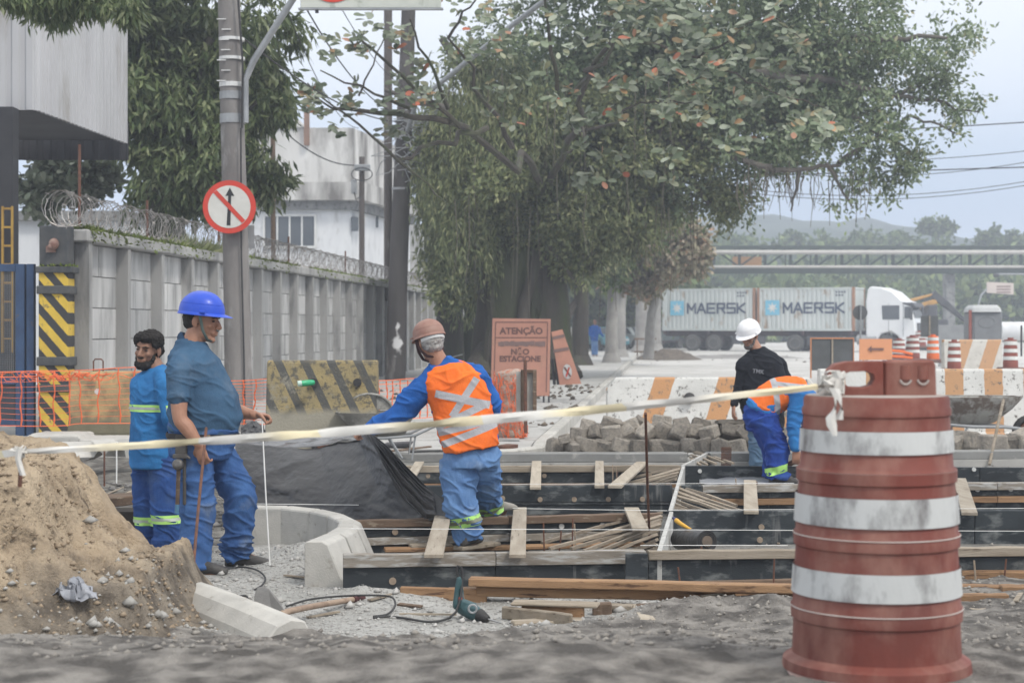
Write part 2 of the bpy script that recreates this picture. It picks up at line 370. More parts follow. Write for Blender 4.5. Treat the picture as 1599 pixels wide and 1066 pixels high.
# pavement on the left of the street, with its kerb stones
def kx(Y): return .43+.0905*(Y-21.07)
m_pave = M('pavement_concrete', (.46,.455,.44), (.36,.355,.34), 1.2, .92, .4, 20, c3=(.24,.235,.22), s3=3, t3=.64)
mb = MB(); poly = [(-9, 19.35), (-.35, 19.35), (.02, 19.6), (.2, 20.0), (kx(21)-.17, 21.0), (kx(95)-.17, 95), (-9, 95)]
mb.prism(poly, 'z', -.05, .18); tag(obj('pavement', mb, m_pave, loc=(0,19,0)), kind='structure')
pav = bpy.data.objects['pavement']
line = [Vector((-.35,19.28,0)), Vector((.05,19.5,0)), Vector((.3,19.95,0))]+[Vector((kx(y)-.07, y, 0)) for y in np.arange(20.9, 95, 1.0)]
for a, b in zip(line, line[1:]):
    d = (b-a).normalized(); mb = MB(); mb.beam(a+d*.008+Vector((0,0,.09)), b-d*.008+Vector((0,0,.09)), .15, .24); obj('kerb_stone', mb, c_kerb, pav, bev=.02)
# pavement slab joints as thin recessed slabs is too fine: broad slabs near the board instead
for j in range(9):
    mb = MB(); y0 = 19.7+j*1.5; mb.bb(-4.6, kx(y0)-.35 if y0 > 21 else -.3, y0, y0+1.47, .182, .192+.004*(j % 3)); obj('paving_slab', mb, m_pave, pav)
# litter and crumbs on pavement and road
def crumbs(name, n, xr, yr, sz, mat, zf=None, seed=1, kind='stuff', parent=None, dens=None):
    r = np.random.default_rng(seed); x = r.uniform(*xr, n); y = r.uniform(*yr, n)
    if dens is not None:
        k = dens(x, y) > r.uniform(0, 1, n); x, y = x[k], y[k]; n = len(x)
    z = zf(x, y) if zf is not None else np.zeros(n); s = sz[0]*(sz[1]/sz[0])**(r.uniform(0, 1, n)**2.2)
    base = np.array([(1,0,0),(-1,0,0),(0,1,0),(0,-1,0),(0,0,1),(0,0,-1)], float); tri = np.array([(0,2,4),(2,1,4),(1,3,4),(3,0,4),(2,0,5),(1,2,5),(3,1,5),(0,3,5)])
    j = 1+r.uniform(-.45, .45, (n, 6, 3)); V = base[None]*j*s[:, None, None]; V[:, :, 2] *= .7
    a = r.uniform(0, 6.28, n); ca, sa = np.cos(a)[:, None], np.sin(a)[:, None]; X = V[:, :, 0]*ca-V[:, :, 1]*sa+.3*V[:, :, 2]; Y = V[:, :, 0]*sa+V[:, :, 1]*ca
    V[:, :, 0] = X+x[:, None]; V[:, :, 1] = Y+y[:, None]; V[:, :, 2] += (z+s*.25)[:, None]
    F = (tri[None]+np.arange(n)[:, None, None]*6).reshape(-1, 3); return tag(put(name, fast_mesh(name, V.reshape(-1, 3), F), mat), kind=kind)
def gz(x, y): return height(x, y)[0]
m_grv = M('pale_gravel', (.50,.49,.47), (.30,.29,.275), 8, .9, rnd=0); m_clod = M('soil_clods', (.19,.175,.16), (.31,.29,.26), 12, .95); m_sandc = M('sand_clods', (.36,.285,.205), (.24,.185,.13), 10, .95)
bxy = lambda x, y: np.interp(x, GXB, GYB)
crumbs('gravel', 16000, (-2.2, 2.4), (8.6, 12.3), (.003, .012), m_grv, gz, 2, dens=lambda x, y: (y > bxy(x, y)-.05)*(x < 1.9)*(1-((x > -.95)*(y > 10.5))))
crumbs('gravel', 500, (-2.2, 2.4), (8.7, 12.3), (.016, .035), m_grv, gz, 22, dens=lambda x, y: (y > bxy(x, y)-.05)*(x < 1.9)*(1-((x > -.95)*(y > 10.5)))*.8)
crumbs('dirt', 15000, (-3.6, 3.6), (6.0, 10.6), (.003, .022), m_clod, lambda x, y: gz(x, y)-.003, 3, dens=lambda x, y: (y < bxy(x, y)+.1)*1.)
crumbs('rubble', 900, (-4.6, -2.0), (11.6, 16.5), (.012, .05), M('dark_rubble', (.12,.115,.11), (.26,.25,.24), 9, .95), gz, 4)
crumbs('rubble', 1500, (-1, 6), (10.8, 18.2), (.006, .025), M('pit_rubble', (.22,.20,.18), (.34,.32,.29), 9, .95), gz, 14)
crumbs('rubble', 500, (.3, 8), (18.9, 21.4), (.01, .05), m_clod, lambda x, y: np.full(len(x), .05), 5)
m_litter = M('leaf_litter', (.07,.06,.05), (.17,.14,.11), 6, .95)
crumbs('leaf_litter', 1600, (-5, 4.5), (24, 42), (.02, .10), m_litter, lambda x, y: np.full(len(x), .18), 6, dens=lambda x, y: np.clip(np.exp(-((x-kx(y)+.7)/.9)**2)+.7*(x < -2)*np.exp(-((x+3.2-.0724*(y-30))/.8)**2), 0, 1)*(fbm(np.stack([x, y, 0*x], 1), .5, 3, 3) > -.1)*(x < kx(y)-.1))
crumbs('leaf_litter', 700, (0, 30), (26, 90), (.02, .11), m_litter, lambda x, y: np.full(len(x), .03), 7, dens=lambda x, y: (fbm(np.stack([x, y, 0*x], 1), .2, 3, 3) > .15)*(x > kx(y)+.1)*.8)
# grass verge at the wall foot
# low heap of asphalt rubble far down the road
def heap(name, c, r, h, mat, seed, n=60, kind='stuff'):
    t = np.linspace(-1, 1, n); X, Y = np.meshgrid(t, t); rr = np.sqrt(X**2+Y**2); p = np.stack([X.ravel()*r[0]+c[0], Y.ravel()*r[1]+c[1], 0*X.ravel()], 1)
    z = (h*np.clip(1-rr.ravel()**1.3, -.03, 1)*(1+.55*fbm(p, 2.6/r[0]*1.2, 5, seed)))+c[2]
    V = np.stack([p[:, 0], p[:, 1], z], 1); i = (np.arange(n-1)[:, None]*n+np.arange(n-1)[None]).ravel(); F = np.stack([i, i+1, i+n+1, i+n], 1)
    return tag(put(name, fast_mesh(name, V, F), mat, smooth=True), kind=kind)
heap('rubble_heap', (7.2, 80, 0), (1.7, 2.4), .5, m_litter, 3); heap('rubble_heap', (11.0, 84, 0), (3.5, 3), .22, M('grey_heap', (.30,.29,.28), (.2,.19,.18), 1.5, .95), 4)
# ================================================================== sand pile at the left, near
def sandz(x, y):
    prof = np.interp(x, [-4.5,-2.8,-2.5,-2.40,-2.33,-2.26,-2.16,-2.05,-1.93,-1.86,-1.80,-1.74,-1.66,-1.46,-1.28], [1.10,1.06,1.03,.94,.80,.62,.50,.45,.43,.40,.24,.10,.05,.02,-.06])
    p = np.stack([x, y, 0*x], 1); yc = 9.3+.15*fbm(p, 1.2, 2, 31)
    up = sstep(7.15, 9.05, y+.22*fbm(p, 1.7, 4, 32)); dn = 1-sstep(9.7, 10.6, y)
    # slumped ledge: a steep upper bank and a gentle apron
    k = up*dn; k = .45*k+.3*sstep(.30, .44, k)+.25*sstep(.62, .76, k)
    r1 = (1-np.abs(vnoise(p*4.2+.4*fbm(p, 3, 2, 30)[:, None], 36)))**2; lump = .17*fbm(p, 2.3, 6, 33, .60)+.07*(1-np.abs(fbm(p, 6, 4, 34)))-.075*r1+.03*fbm(p, 22, 4, 35, .65)-.05
    base = .42*sstep(8.5, 5.9, y)
    return base*.96+.93*prof*k*(1-.25*base)+lump*np.clip(prof*k*2.5, 0, .85)-.012
xs = np.arange(-4.0, -1.1, .016); ys = np.arange(6.4, 11.0, .019); X, Y = np.meshgrid(xs, ys); x, y = X.ravel(), Y.ravel(); z = sandz(x, y)
# undercut lumps: push sideways a little so that the bank shows overhangs
p = np.stack([x, y, z], 1); x2 = x+.05*fbm(p, 5, 3, 41)*np.clip(z*2, 0, 1); y2 = y-.07*np.clip(fbm(p, 3.5, 3, 42), -.3, 1)*np.clip(z*2, 0, 1)
i = (np.arange(len(ys)-1)[:, None]*len(xs)+np.arange(len(xs)-1)[None]).ravel(); w = len(xs)
m_sand = M('excavated_sand', (.55,.44,.31), (.31,.235,.16), 3.4, .97, 1, 45, c3=(.13,.10,.07), s3=9, t3=.62, bstr=.03, c3w=.2, contrast=.8)
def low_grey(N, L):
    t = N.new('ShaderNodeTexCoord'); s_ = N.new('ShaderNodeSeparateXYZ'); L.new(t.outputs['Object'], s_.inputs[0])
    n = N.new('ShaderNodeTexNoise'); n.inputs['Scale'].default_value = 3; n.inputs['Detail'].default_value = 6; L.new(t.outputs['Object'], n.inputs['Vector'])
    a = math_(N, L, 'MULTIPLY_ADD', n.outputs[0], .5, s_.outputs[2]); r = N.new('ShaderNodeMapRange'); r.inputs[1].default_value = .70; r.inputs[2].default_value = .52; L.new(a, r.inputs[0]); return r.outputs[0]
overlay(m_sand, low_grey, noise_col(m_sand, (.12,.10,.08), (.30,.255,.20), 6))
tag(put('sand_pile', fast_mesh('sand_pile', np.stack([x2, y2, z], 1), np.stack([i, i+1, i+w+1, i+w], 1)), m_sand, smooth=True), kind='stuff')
crumbs('sand_clods', 9000, (-3.6, -1.2), (6.6, 9.6), (.004, .022), m_sandc, lambda x, y: sandz(x, y)-.004, 8)
crumbs('pebbles', 700, (-3.4, -1.35), (7.0, 9.2), (.012, .045), M('grey_pebbles', (.42,.41,.39), (.28,.27,.25), 10, .9), sandz, 9, dens=lambda x, y: np.clip(1.2-2.2*(sandz(x, y)-.1), .03, 1))
# ================================================================== boundary wall with pilasters, down the left of the street
def WP(Y, off=0., z=0.): return Vector((-5.67+.0724*(Y-22.2)+off, Y, z))
WU = Vector((.0724, 1, 0)).normalized(); WN = Vector((WU.y, -WU.x, 0))
wall = thing('boundary_wall', 'long grey precast concrete wall with pilasters and mossy top along the pavement', 'wall', WP(22.4))
m_panel = M('wall_panel_concrete', (.55,.545,.535), (.38,.38,.375), 2.2, .92, .4, 40, c3=(.19,.19,.185), s3=3.2, t3=.60, stretch=(1,1,.22), rnd=.10, c3w=.22)
m_pil = M('pilaster_concrete', (.40,.395,.385), (.28,.277,.27), 1.2, .92, .35, 40, c3=(.15,.15,.15), s3=3, t3=.63, stretch=(1,1,.25), rnd=.1, c3w=.2)
bays = [22.5]; 
while bays[-1] < 70: bays.append(bays[-1]+1.72)
pan = None; rows = [(.16+.42*k, .16+.42*(k+1)) for k in range(6)]
def along(mb, Y0, Y1, o0, o1, z0, z1):
    a = [WP(Y0), WP(Y1)]; vs = []
    for z in (z0, z1):
        for (q, o) in ((a[0], o0), (a[0], o1), (a[1], o1), (a[1], o0)): vs.append(q+WN*o+Vector((0, 0, z)))
    return mb.add(vs, [(3,2,1,0), (4,5,6,7), (0,1,5,4), (1,2,6,5), (2,3,7,6), (3,0,4,7)])
for Yb0, Yb1 in zip(bays, bays[1:]):
    for (z0, z1) in rows:
        o = random.uniform(-.005, .005)
        if Yb0 > 48:
            mb = MB(); along(mb, Yb0, Yb1, -.1, o, z0, z1-.012)
        else:
            mb = MB(); ym = (Yb0+Yb1)/2+random.uniform(-.02, .02); along(mb, Yb0, ym-.005, -.1, o, z0, z1-.012); along(mb, ym+.005, Yb1, -.1, o+random.uniform(-.004, .004), z0, z1-.012)
        obj('panel', mb, m_panel, wall)
for Yb in bays:
    mb = MB(); along(mb, Yb-.07, Yb+.07, -.02, .17, .14, 2.66); obj('pilaster', mb, m_pil, wall)
mb = MB(); along(mb, 22.3, 70.5, -.14, .2, 2.68, 2.84); obj('coping', mb, m_pil, wall, bev=.02)
mb = MB(); along(mb, 22.3, 70.5, -.16, -.11, .1, 2.68); obj('back_face', mb, c_grey, wall)
m_moss = leaf_mat('moss', [(0, (.09,.13,.03)), (.5, (.16,.20,.05)), (1, (.07,.08,.03))], .9, .1)
n = 9000; r = RNG; Ym = 22.4+38*r.uniform(0, 1, n)**1.6; t = r.uniform(-.12, .22, n); den = fbm(np.stack([Ym, 0*Ym, 0*Ym], 1), .8, 3, 51); keep = (den > -.25) | (Ym < 29)
Ym, t = Ym[keep], t[keep]; pos = np.stack([-5.67+.0724*(Ym-22.2)+t, Ym, 2.84+0*Ym-(t > .2)*r.uniform(0, .14, len(t))], 1)
dd = rand_unit(len(pos)); dd[:, 2] = np.abs(dd[:, 2])*.9; dd[t > .19, 2] *= -1
tag(put('moss', leaves_mesh('moss', pos, dd, rand_unit(len(pos)), r.uniform(.03, .11, len(pos)), r.uniform(.015, .04, len(pos))), m_moss, wall, None), kind='stuff').location = -wall.location
# razor wire coil
m_razor = M('galvanised_razor_wire', (.42,.41,.40), (.25,.22,.20), 6, .5, 0, metal=.6)
mb = MB(); Yc = 21.6; pts = []
while Yc < 62:
    a = (Yc-21.6)/.12*2*math.pi; R = .215+.02*math.sin(a*.13); pts.append(WP(Yc, .03+R*math.cos(a)*.9, 2.84+.235+R*math.sin(a))+WU*(.05*math.sin(a*1.7))); Yc += .12/14
mb.tube(pts, .0055, 3, cap=False)
for k in range(0, len(pts), 5):
    q = pts[k]; mb.box(q, (.05, .007, .016), Matrix.Rotation(k*.7, 3, 'Y') @ Matrix.Rotation(k*.31, 3, 'X'))
rz = obj('razor_wire', mb, m_razor); tag(rz, 'coil of razor wire stretched along the top of the long concrete wall', 'razor wire')
for k, Yp in enumerate((22.5, 25.6, 30, 36, 43, 51)):
    mb = MB(); mb.tube([WP(Yp, .02, 2.84), WP(Yp, .02, 3.95 if k == 0 else 3.45)], .02, 6); o = obj('wire_post', mb, m_rust, rz)
# ================================================================== striped gate pillar and blue gate
m_yel = M('striped_pillar_paint', (.66,.46,.07), (.55,.38,.06), 5, .75, .3, 60, c3=(.24,.18,.08), s3=9, t3=.64)
def stripes(sx_, sz_, per, duty, blk):
    def f(N, L):
        t = N.new('ShaderNodeTexCoord'); s_ = N.new('ShaderNodeSeparateXYZ'); L.new(t.outputs['Object'], s_.inputs[0])
        a = math_(N, L, 'MULTIPLY', s_.outputs[0], sx_); a = math_(N, L, 'MULTIPLY_ADD', s_.outputs[2], sz_, a)
        n = N.new('ShaderNodeTexNoise'); n.inputs['Scale'].default_value = 12; L.new(t.outputs['Object'], n.inputs['Vector'])
        a = math_(N, L, 'MULTIPLY_ADD', n.outputs[0], per*.06, a)
        a = math_(N, L, 'DIVIDE', a, per); a = math_(N, L, 'ADD', a, 50.0); a = math_(N, L, 'FRACT', a); return math_(N, L, 'LESS_THAN', a, duty)
    return f
overlay(m_yel, stripes(1.15, 1, .29, .5, 0), (.05,.05,.053))
Yg = 22.0; px0, px1 = X_(60, Yg), X_(106, Yg)
gp = thing('gate_pillar', 'concrete gate pillar with yellow and black diagonal stripes and dark block on top', 'pillar', ((px0+px1)/2, Yg, .1))
mb = MB(); mb.bb(px0, px1, Yg, Yg+.34, .1, Z_(424, Yg)); obj('striped_shaft', mb, m_yel, gp, bev=.012)
mb = MB(); mb.bb(px0-.03, px1+.06, Yg-.04, Yg+.36, Z_(426, Yg), Z_(416, Yg)); obj('ledge', mb, M('pillar_dark', (.06,.065,.07), (.10,.10,.10), 5, .85, .4, 40), gp, bev=.01)
mb = MB(); mb.bb(px0+.005, px1+.0, Yg+.01, Yg+.33, Z_(415, Yg), Z_(352, Yg)); obj('dark_block', mb, MATS['pillar_dark'], gp, bev=.015)
for a, b in ((446, 459), (557, 571), (600, 612)):
    mb = MB(); mb.bb(px0-.02, px1+.03, Yg-.03, Yg+.36, Z_(b, Yg), Z_(a, Yg)); obj('strap', mb, MATS['pillar_dark'], gp, bev=.01)
mb = MB(); mb.ell(P(84, 381, Yg-.03), (.065,.07,.075)); mb.ell(P(78, 385, Yg-.08), (.03,.03,.03)); mb.bb(px0+.1, px0+.22, Yg-.02, Yg+.01, Z_(394, Yg), Z_(384, Yg)); obj('bell', mb, M('rusty_bell', (.20,.10,.08), (.30,.22,.18), 12, .7, .3, 60), gp, smooth=True)
mb = MB(); rr_ = RNG
pos = np.stack([rr_.uniform(px0, px1+.08, 160), rr_.uniform(Yg-.05, Yg+.3, 160), np.full(160, Z_(416, Yg))], 1); dd = rand_unit(160); dd[:, 2] = abs(dd[:, 2])
tag(put('moss', leaves_mesh('moss2', pos, dd, rand_unit(160), rr_.uniform(.03,.09,160), rr_.uniform(.015,.03,160)), m_moss, gp), kind='stuff').location = -gp.location
m_blue = M('blue_gate_paint', (.045,.085,.17), (.035,.06,.12), 4, .55, .15, 60, c3=(.10,.08,.07), s3=9, t3=.68)
gt = thing('steel_gate', 'blue steel gate with wire mesh infill beside the striped pillar', 'gate', (X_(20, 22.2), 22.2, .12))
for (a, b, n) in ((24, 38, 'stile'), (41, 53, 'stile')):
    mb = MB(); mb.bb(X_(a, 22.2), X_(b, 22.2), 22.2, 22.3, .12, Z_(412, 22.2)); obj(n, mb, m_blue, gt, bev=.006)
for a, b in ((412, 424), (588, 600), (655, 664)):
    mb = MB(); mb.bb(X_(-60, 22.2), X_(24, 22.2)-.003, 22.21, 22.27, Z_(b, 22.2), Z_(a, 22.2)); obj('rail', mb, m_blue, gt, bev=.005)
mb = MB(); mb.bb(X_(-60, 22.2), X_(24, 22.2)-.004, 22.235, 22.245, Z_(655, 22.2)+.003, Z_(600, 22.2)-.003); obj('kick_plate', mb, M('gate_plate', (.05,.055,.07), (.035,.04,.05), 4, .6, .15, 50), gt)
mb = MB()
for k in range(26): x_ = X_(-60+k*3.3, 22.2); mb.bb(x_, x_+.005, 22.24, 22.246, Z_(588, 22.2), Z_(424, 22.2))
for k in range(60): z_ = Z_(588-k*2.75, 22.2); mb.bb(X_(-60, 22.2), X_(24, 22.2)-.004, 22.247, 22.252, z_, z_+.005)
obj('wire_mesh', mb, M('mesh_wire', (.11,.12,.14), (.2,.2,.2), 3, .6), gt)
# dark frame with yellow ladder behind the gate, and the canopy building
m_corr = M('corrugated_sheet', (.50,.50,.515), (.40,.40,.41), .8, .75, .2, 20, c3=(.30,.28,.26), s3=1.5, t3=.64, stretch=(1,1,.3), c3w=.2)
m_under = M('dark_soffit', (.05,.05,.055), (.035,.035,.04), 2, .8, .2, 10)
bl = thing('canopy_building', 'grey corrugated metal canopy building with dark underside behind the wall', 'building', (-8.6, 29, 0))
def corr(a, b, z0, z1, name, mat, parent, pitch=.19, dep=.035, wld=True):
    a = Vector(a); b = Vector(b); d = (b-a); L_ = d.length; d.normalize(); nrm = Vector((d.y, -d.x, 0)); prof = []; s = 0
    while s < L_:
        for t, o in ((0, 0), (.35, 0), (.45, 1), (.9, 1)): 
            if s+t*pitch <= L_: prof.append(a+d*(s+t*pitch)+nrm*(o*dep))
        s += pitch
    prof.append(b); mb = MB(); mb.grid([[p+Vector((0,0,z0)) for p in prof], [p+Vector((0,0,z1)) for p in prof]])
    mb.grid([[p+Vector((0,0,z0))-nrm*.05 for p in prof], [p+Vector((0,0,z1))-nrm*.05 for p in prof]]); return obj(name, mb, mat, parent, world=wld)
cz = Z_(172, 26); A = Vector((X_(55, 26), 26, 0)); B = Vector((X_(197, 30.8), 30.8, 0)); Lf = Vector((-16, 26.0, 0))
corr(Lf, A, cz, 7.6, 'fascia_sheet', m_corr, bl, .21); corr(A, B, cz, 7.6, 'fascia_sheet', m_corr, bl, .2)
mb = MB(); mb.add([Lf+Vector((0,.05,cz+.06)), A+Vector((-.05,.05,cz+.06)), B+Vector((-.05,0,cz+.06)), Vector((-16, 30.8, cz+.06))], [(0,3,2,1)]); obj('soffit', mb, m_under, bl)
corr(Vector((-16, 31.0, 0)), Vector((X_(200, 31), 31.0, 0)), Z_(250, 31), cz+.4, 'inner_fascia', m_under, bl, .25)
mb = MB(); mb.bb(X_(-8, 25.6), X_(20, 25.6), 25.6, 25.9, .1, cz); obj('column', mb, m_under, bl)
m_lad = M('yellow_ladder_paint', (.45,.28,.06), (.30,.18,.05), 4, .7)
mb = MB()
for px_ in (2, 17): mb.bb(X_(px_, 25.4), X_(px_+3, 25.4), 25.4, 25.44, 1.2, Z_(322, 25.4))
for k in range(8): z_ = Z_(324+k*29, 25.4); mb.bb(X_(2, 25.4), X_(20, 25.4), 25.41, 25.43, z_-.03, z_)
lad = obj('ladder', mb, m_lad); tag(lad, 'yellow metal ladder on the dark column behind the blue gate', 'ladder')
# low white building behind the gate
m_wh = M('white_render', (.70,.71,.72), (.60,.61,.63), 1.5, .85, .15, 20, c3=(.40,.40,.39), s3=2.5, t3=.66, stretch=(1,1,.4), c3w=.2)
lb = thing('low_building', 'low white rendered building behind the blue gate and the wall', 'building', (-14, 42, 0))
mb = MB(); mb.bb(-22, X_(200, 42), 42, 46, 0, Z_(345, 42)); obj('wall', mb, m_wh, lb)
mb = MB(); mb.bb(-22, X_(203, 42), 41.8, 46.1, Z_(345, 42), Z_(330, 42)); obj('parapet', mb, c_grey, lb)
# ================================================================== white two-storey building
wb = thing('white_building', 'stained white two storey building with balcony band behind the wall', 'building', (X_(480, 75), 75, 0)); Yw = 75
xa, xc = X_(380, Yw), X_(548, Yw); xd, Yd = X_(640, 86), 86
m_stain = M('stained_white_render', (.64,.63,.61), (.46,.45,.43), .5, .9, .15, 8, c3=(.16,.15,.14), s3=.9, t3=.55, stretch=(1,1,.3), c3w=.22)
def wbx(name, z0, z1, out, mat):
    mb = MB(); mb.add([(xa-out, Yw-out, z0), (xc+out, Yw-out, z0), (xd+out, Yd, z0), (xa, Yd, z0), (xa-out, Yw-out, z1), (xc+out, Yw-out, z1), (xd+out, Yd, z1), (xa, Yd, z1)], [(3,2,1,0), (4,5,6,7), (0,1,5,4), (1,2,6,5), (2,3,7,6), (3,0,4,7)]); return obj(name, mb, mat, wb)
wbx('wall', 0, Z_(328, Yw), 0, m_wh); wbx('ledge', Z_(328, Yw), Z_(314, Yw), .25, c_grey); wbx('balcony_band', Z_(314, Yw)+.003, Z_(286, Yw), .6, m_stain); wbx('upper_wall', Z_(286, Yw), Z_(200, Yw), .1, m_stain)
mb = MB(); mb.add([(xa-.2, Yw-.2, Z_(200,Yw)), (xc-2.0, Yw-.2, Z_(200,Yw)), (xc-2.6, Yw-.2, Z_(175,Yw)), (xa-.2, Yw-.2, Z_(170,Yw)), (xa-.2, Yd, Z_(200,Yw)), (xc-2.0, Yd, Z_(200,Yw)), (xc-2.6, Yd, Z_(175,Yw)), (xa-.2, Yd, Z_(170,Yw))], [(0,1,2,3), (7,6,5,4), (3,2,6,7), (1,5,6,2)]); obj('gable', mb, m_stain, wb)
mb = MB(); mb.bb(X_(476, Yw), X_(484, Yw), Yw-.35, Yw-.12, Z_(228, Yw), Z_(170, Yw)); obj('chimney', mb, M('brick_brown', (.28,.17,.12), (.2,.13,.1), 3, .9), wb)
m_glass = M('dark_window_glass', (.07,.08,.09), (.11,.12,.13), .7, .12, spec=.6)
m_frame = M('white_frame_paint', (.66,.66,.65), (.58,.58,.57), 3, .6)
def window(parent, x0, x1, z0, z1, y, lights=3, fw=.09):
    fr = MB(); fr.bb(x0-fw, x1+fw, y-.08, y+.02, z1, z1+fw); fr.bb(x0-fw, x1+fw, y-.1, y+.02, z0-fw, z0); fr.bb(x0-fw, x0, y-.08, y+.02, z0+.002, z1-.002); fr.bb(x1, x1+fw, y-.08, y+.02, z0+.002, z1-.002)
    for k in range(1, lights): xm = x0+(x1-x0)*k/lights; fr.bb(xm-fw*.4, xm+fw*.4, y-.07, y+.02, z0+.002, z1-.002)
    w_ = obj('window', fr, m_frame, parent)
    for k in range(lights):
        a = x0+(x1-x0)*k/lights; b = x0+(x1-x0)*(k+1)/lights; mb = MB(); mb.bb(a+.02, b-.02, y-.03, y-.015, z0+.01, z1-.01); obj('pane', mb, m_glass, w_)
window(wb, X_(414, Yw), X_(491, Yw), Z_(384, Yw), Z_(338, Yw), Yw-.02, 4)
for (a, b, c, d) in ((550, 561, 340, 362), (581, 592, 338, 356)):
    t0 = (a-548)/60; y0 = Yw+.1+t0*8.5; wnd = MB(); wnd.bb(X_(a, y0), X_(b, y0), y0-.5, y0-.3, Z_(d, y0), Z_(c, y0)); obj('side_window', wnd, m_glass, wb)
mb = MB(); mb.bb(X_(556, 76), X_(572, 76), 75.2, 75.7, Z_(352, 76), Z_(338, 76)); obj('air_conditioner', mb, m_frame, wb)
# far dark house seen past the second pole
fb = thing('distant_house', 'distant pale house with shuttered windows seen past the thick leaning pole', 'house', (X_(670, 95), 95, 0))
mb = MB(); mb.bb(X_(640, 95), X_(760, 95), 95, 100, 0, Z_(350, 95)); obj('wall', mb, M('pale_house', (.42,.41,.40), (.3,.3,.29), 1, .9), fb)
window(fb, X_(662, 95), X_(688, 95), Z_(410, 95), Z_(370, 95), 94.97, 2)
# ================================================================== poles
m_pole = M('pole_concrete', (.25,.235,.225), (.15,.14,.135), 2.2, .9, .4, 30, c3=(.40,.39,.38), s3=4, t3=.66, stretch=(1,1,.35), c3w=.2)
m_polew = M('dark_pole', (.13,.11,.10), (.08,.07,.065), 2, .9, .4, 30, c3=(.2,.19,.18), s3=3, t3=.64, stretch=(1,1,.2))
m_cable = M('cable_black', (.03,.03,.032), (.05,.05,.05), 5, .6)
m_galv = M('galvanised_pipe', (.36,.37,.38), (.27,.28,.29), 5, .5, .1, 60, metal=.3)
def sag(a, b, s, n=14): return [a.lerp(b, t/n)+Vector((0, 0, -s*4*(t/n)*(1-t/n))) for t in range(n+1)]
up = thing('utility_pole', 'thick grey concrete utility pole carrying the round no straight ahead sign', 'utility pole', P(366, 0, 23.0)*Vector((1,1,0)) if False else Vector((X_(368, 23.0), 23.0, .18)))
mb = MB(); mb.tube([P(374, 700, 23), P(372, 560, 23), P(366, 300, 23), P(361, 120, 23), P(356, -60, 23)], [.19, .185, .165, .155, .145], 20); obj('shaft', mb, m_pole, up, smooth=True)
for y_, h_ in ((150, .05), (186, .06), (133, .03), (92, .02), (62, .02)):
    mb = MB(); c = P(361+y_*.012, y_, 23); mb.lathe([(.165, -h_), (.172, -h_), (.172, h_), (.165, h_)], 20, c); obj('band', mb, m_galv if h_ > .04 else m_frame, up, smooth=False)
mb = MB(); mb.tube([P(383, 192, 22.85), P(383, 125, 22.85), P(396, 95, 22.8), P(426, 48, 22.7), P(462, -8, 22.6), P(500, -60, 22.5)], .045, 10); obj('sign_arm', mb, m_galv, up, smooth=True)
mb = MB(); mb.tube([P(378, 200, 22.8), P(379, 100, 22.8), P(372, 0, 22.8), P(370, -40, 22.8)], .014, 6)
mb.tube([P(376, 200, 22.8), P(377, 400, 22.8), P(381, 560, 22.8), P(383, 690, 22.8)], .012, 6); obj('conduit', mb, m_cable, up, smooth=True)
for k in range(7):
    mb = MB(); y_ = 30+k*16; mb.box(P(348+random.uniform(-3,6), y_, 22.84), (.12, .02, .012)); obj('step_clip', mb, m_frame, up)
# round regulatory sign: no straight ahead
sg = thing('round_sign', 'round red ringed sign with black up arrow struck through by red bar on the pole', 'road sign', P(358, 323, 22.7))
Ys = 22.7; R = 41.5*Ys/FPX; c0 = P(358, 323, Ys); tiltm = Matrix.Rotation(math.radians(-3), 3, 'Y')
m_sr = M('sign_red', (.60,.055,.035), (.50,.06,.04), 6, .5, .05, 50); m_sw = M('sign_white', (.62,.61,.57), (.52,.51,.47), 5, .55); m_sb = M('sign_black', (.02,.022,.025), (.035,.035,.035), 9, .5)
def disc(mb, c, r, y0, y1, n=48):
    return mb.prism([(c.x+r*math.cos(2*math.pi*i/n), c.z+r*math.sin(2*math.pi*i/n)) for i in range(n)], 'y', y0, y1)
mb = MB(); disc(mb, c0, R, Ys, Ys+.012); obj('plate', mb, m_sr, sg)
mb = MB(); disc(mb, c0, R*.80, Ys-.004, Ys-.001); obj('field', mb, m_sw, sg)
def flat(pts, y0, y1): return MB().prism([(p.x, p.z) for p in pts], 'y', y0, y1)
ar = [(357-3,352),(357+3,352),(359.5+1.5,306),(366,306),(359,293),(352,306),(357-.5,306)]
obj('arrow', flat([P(a, b, Ys) for a, b in ar], Ys-.007, Ys-.005), m_sb, sg)
obj('bar', flat([P(a, b, Ys) for a, b in ((333,301),(338.5,297),(383,344),(378,348.5))], Ys-.010, Ys-.008), m_sr, sg)
mb = MB(); mb.bb(c0.x-.03, c0.x+.03, Ys+.012, 22.9, c0.z-.3, c0.z+.3); obj('bracket', mb, m_galv, sg)
mb = MB(); mb.bb(X_(382, 23.2), X_(397, 23.2), 23.2, 23.22, Z_(388, 23.2), Z_(352, 23.2)); tag(obj('back_plate', mb, m_galv), 'small grey blank plate on the pole behind the round sign', 'sign')
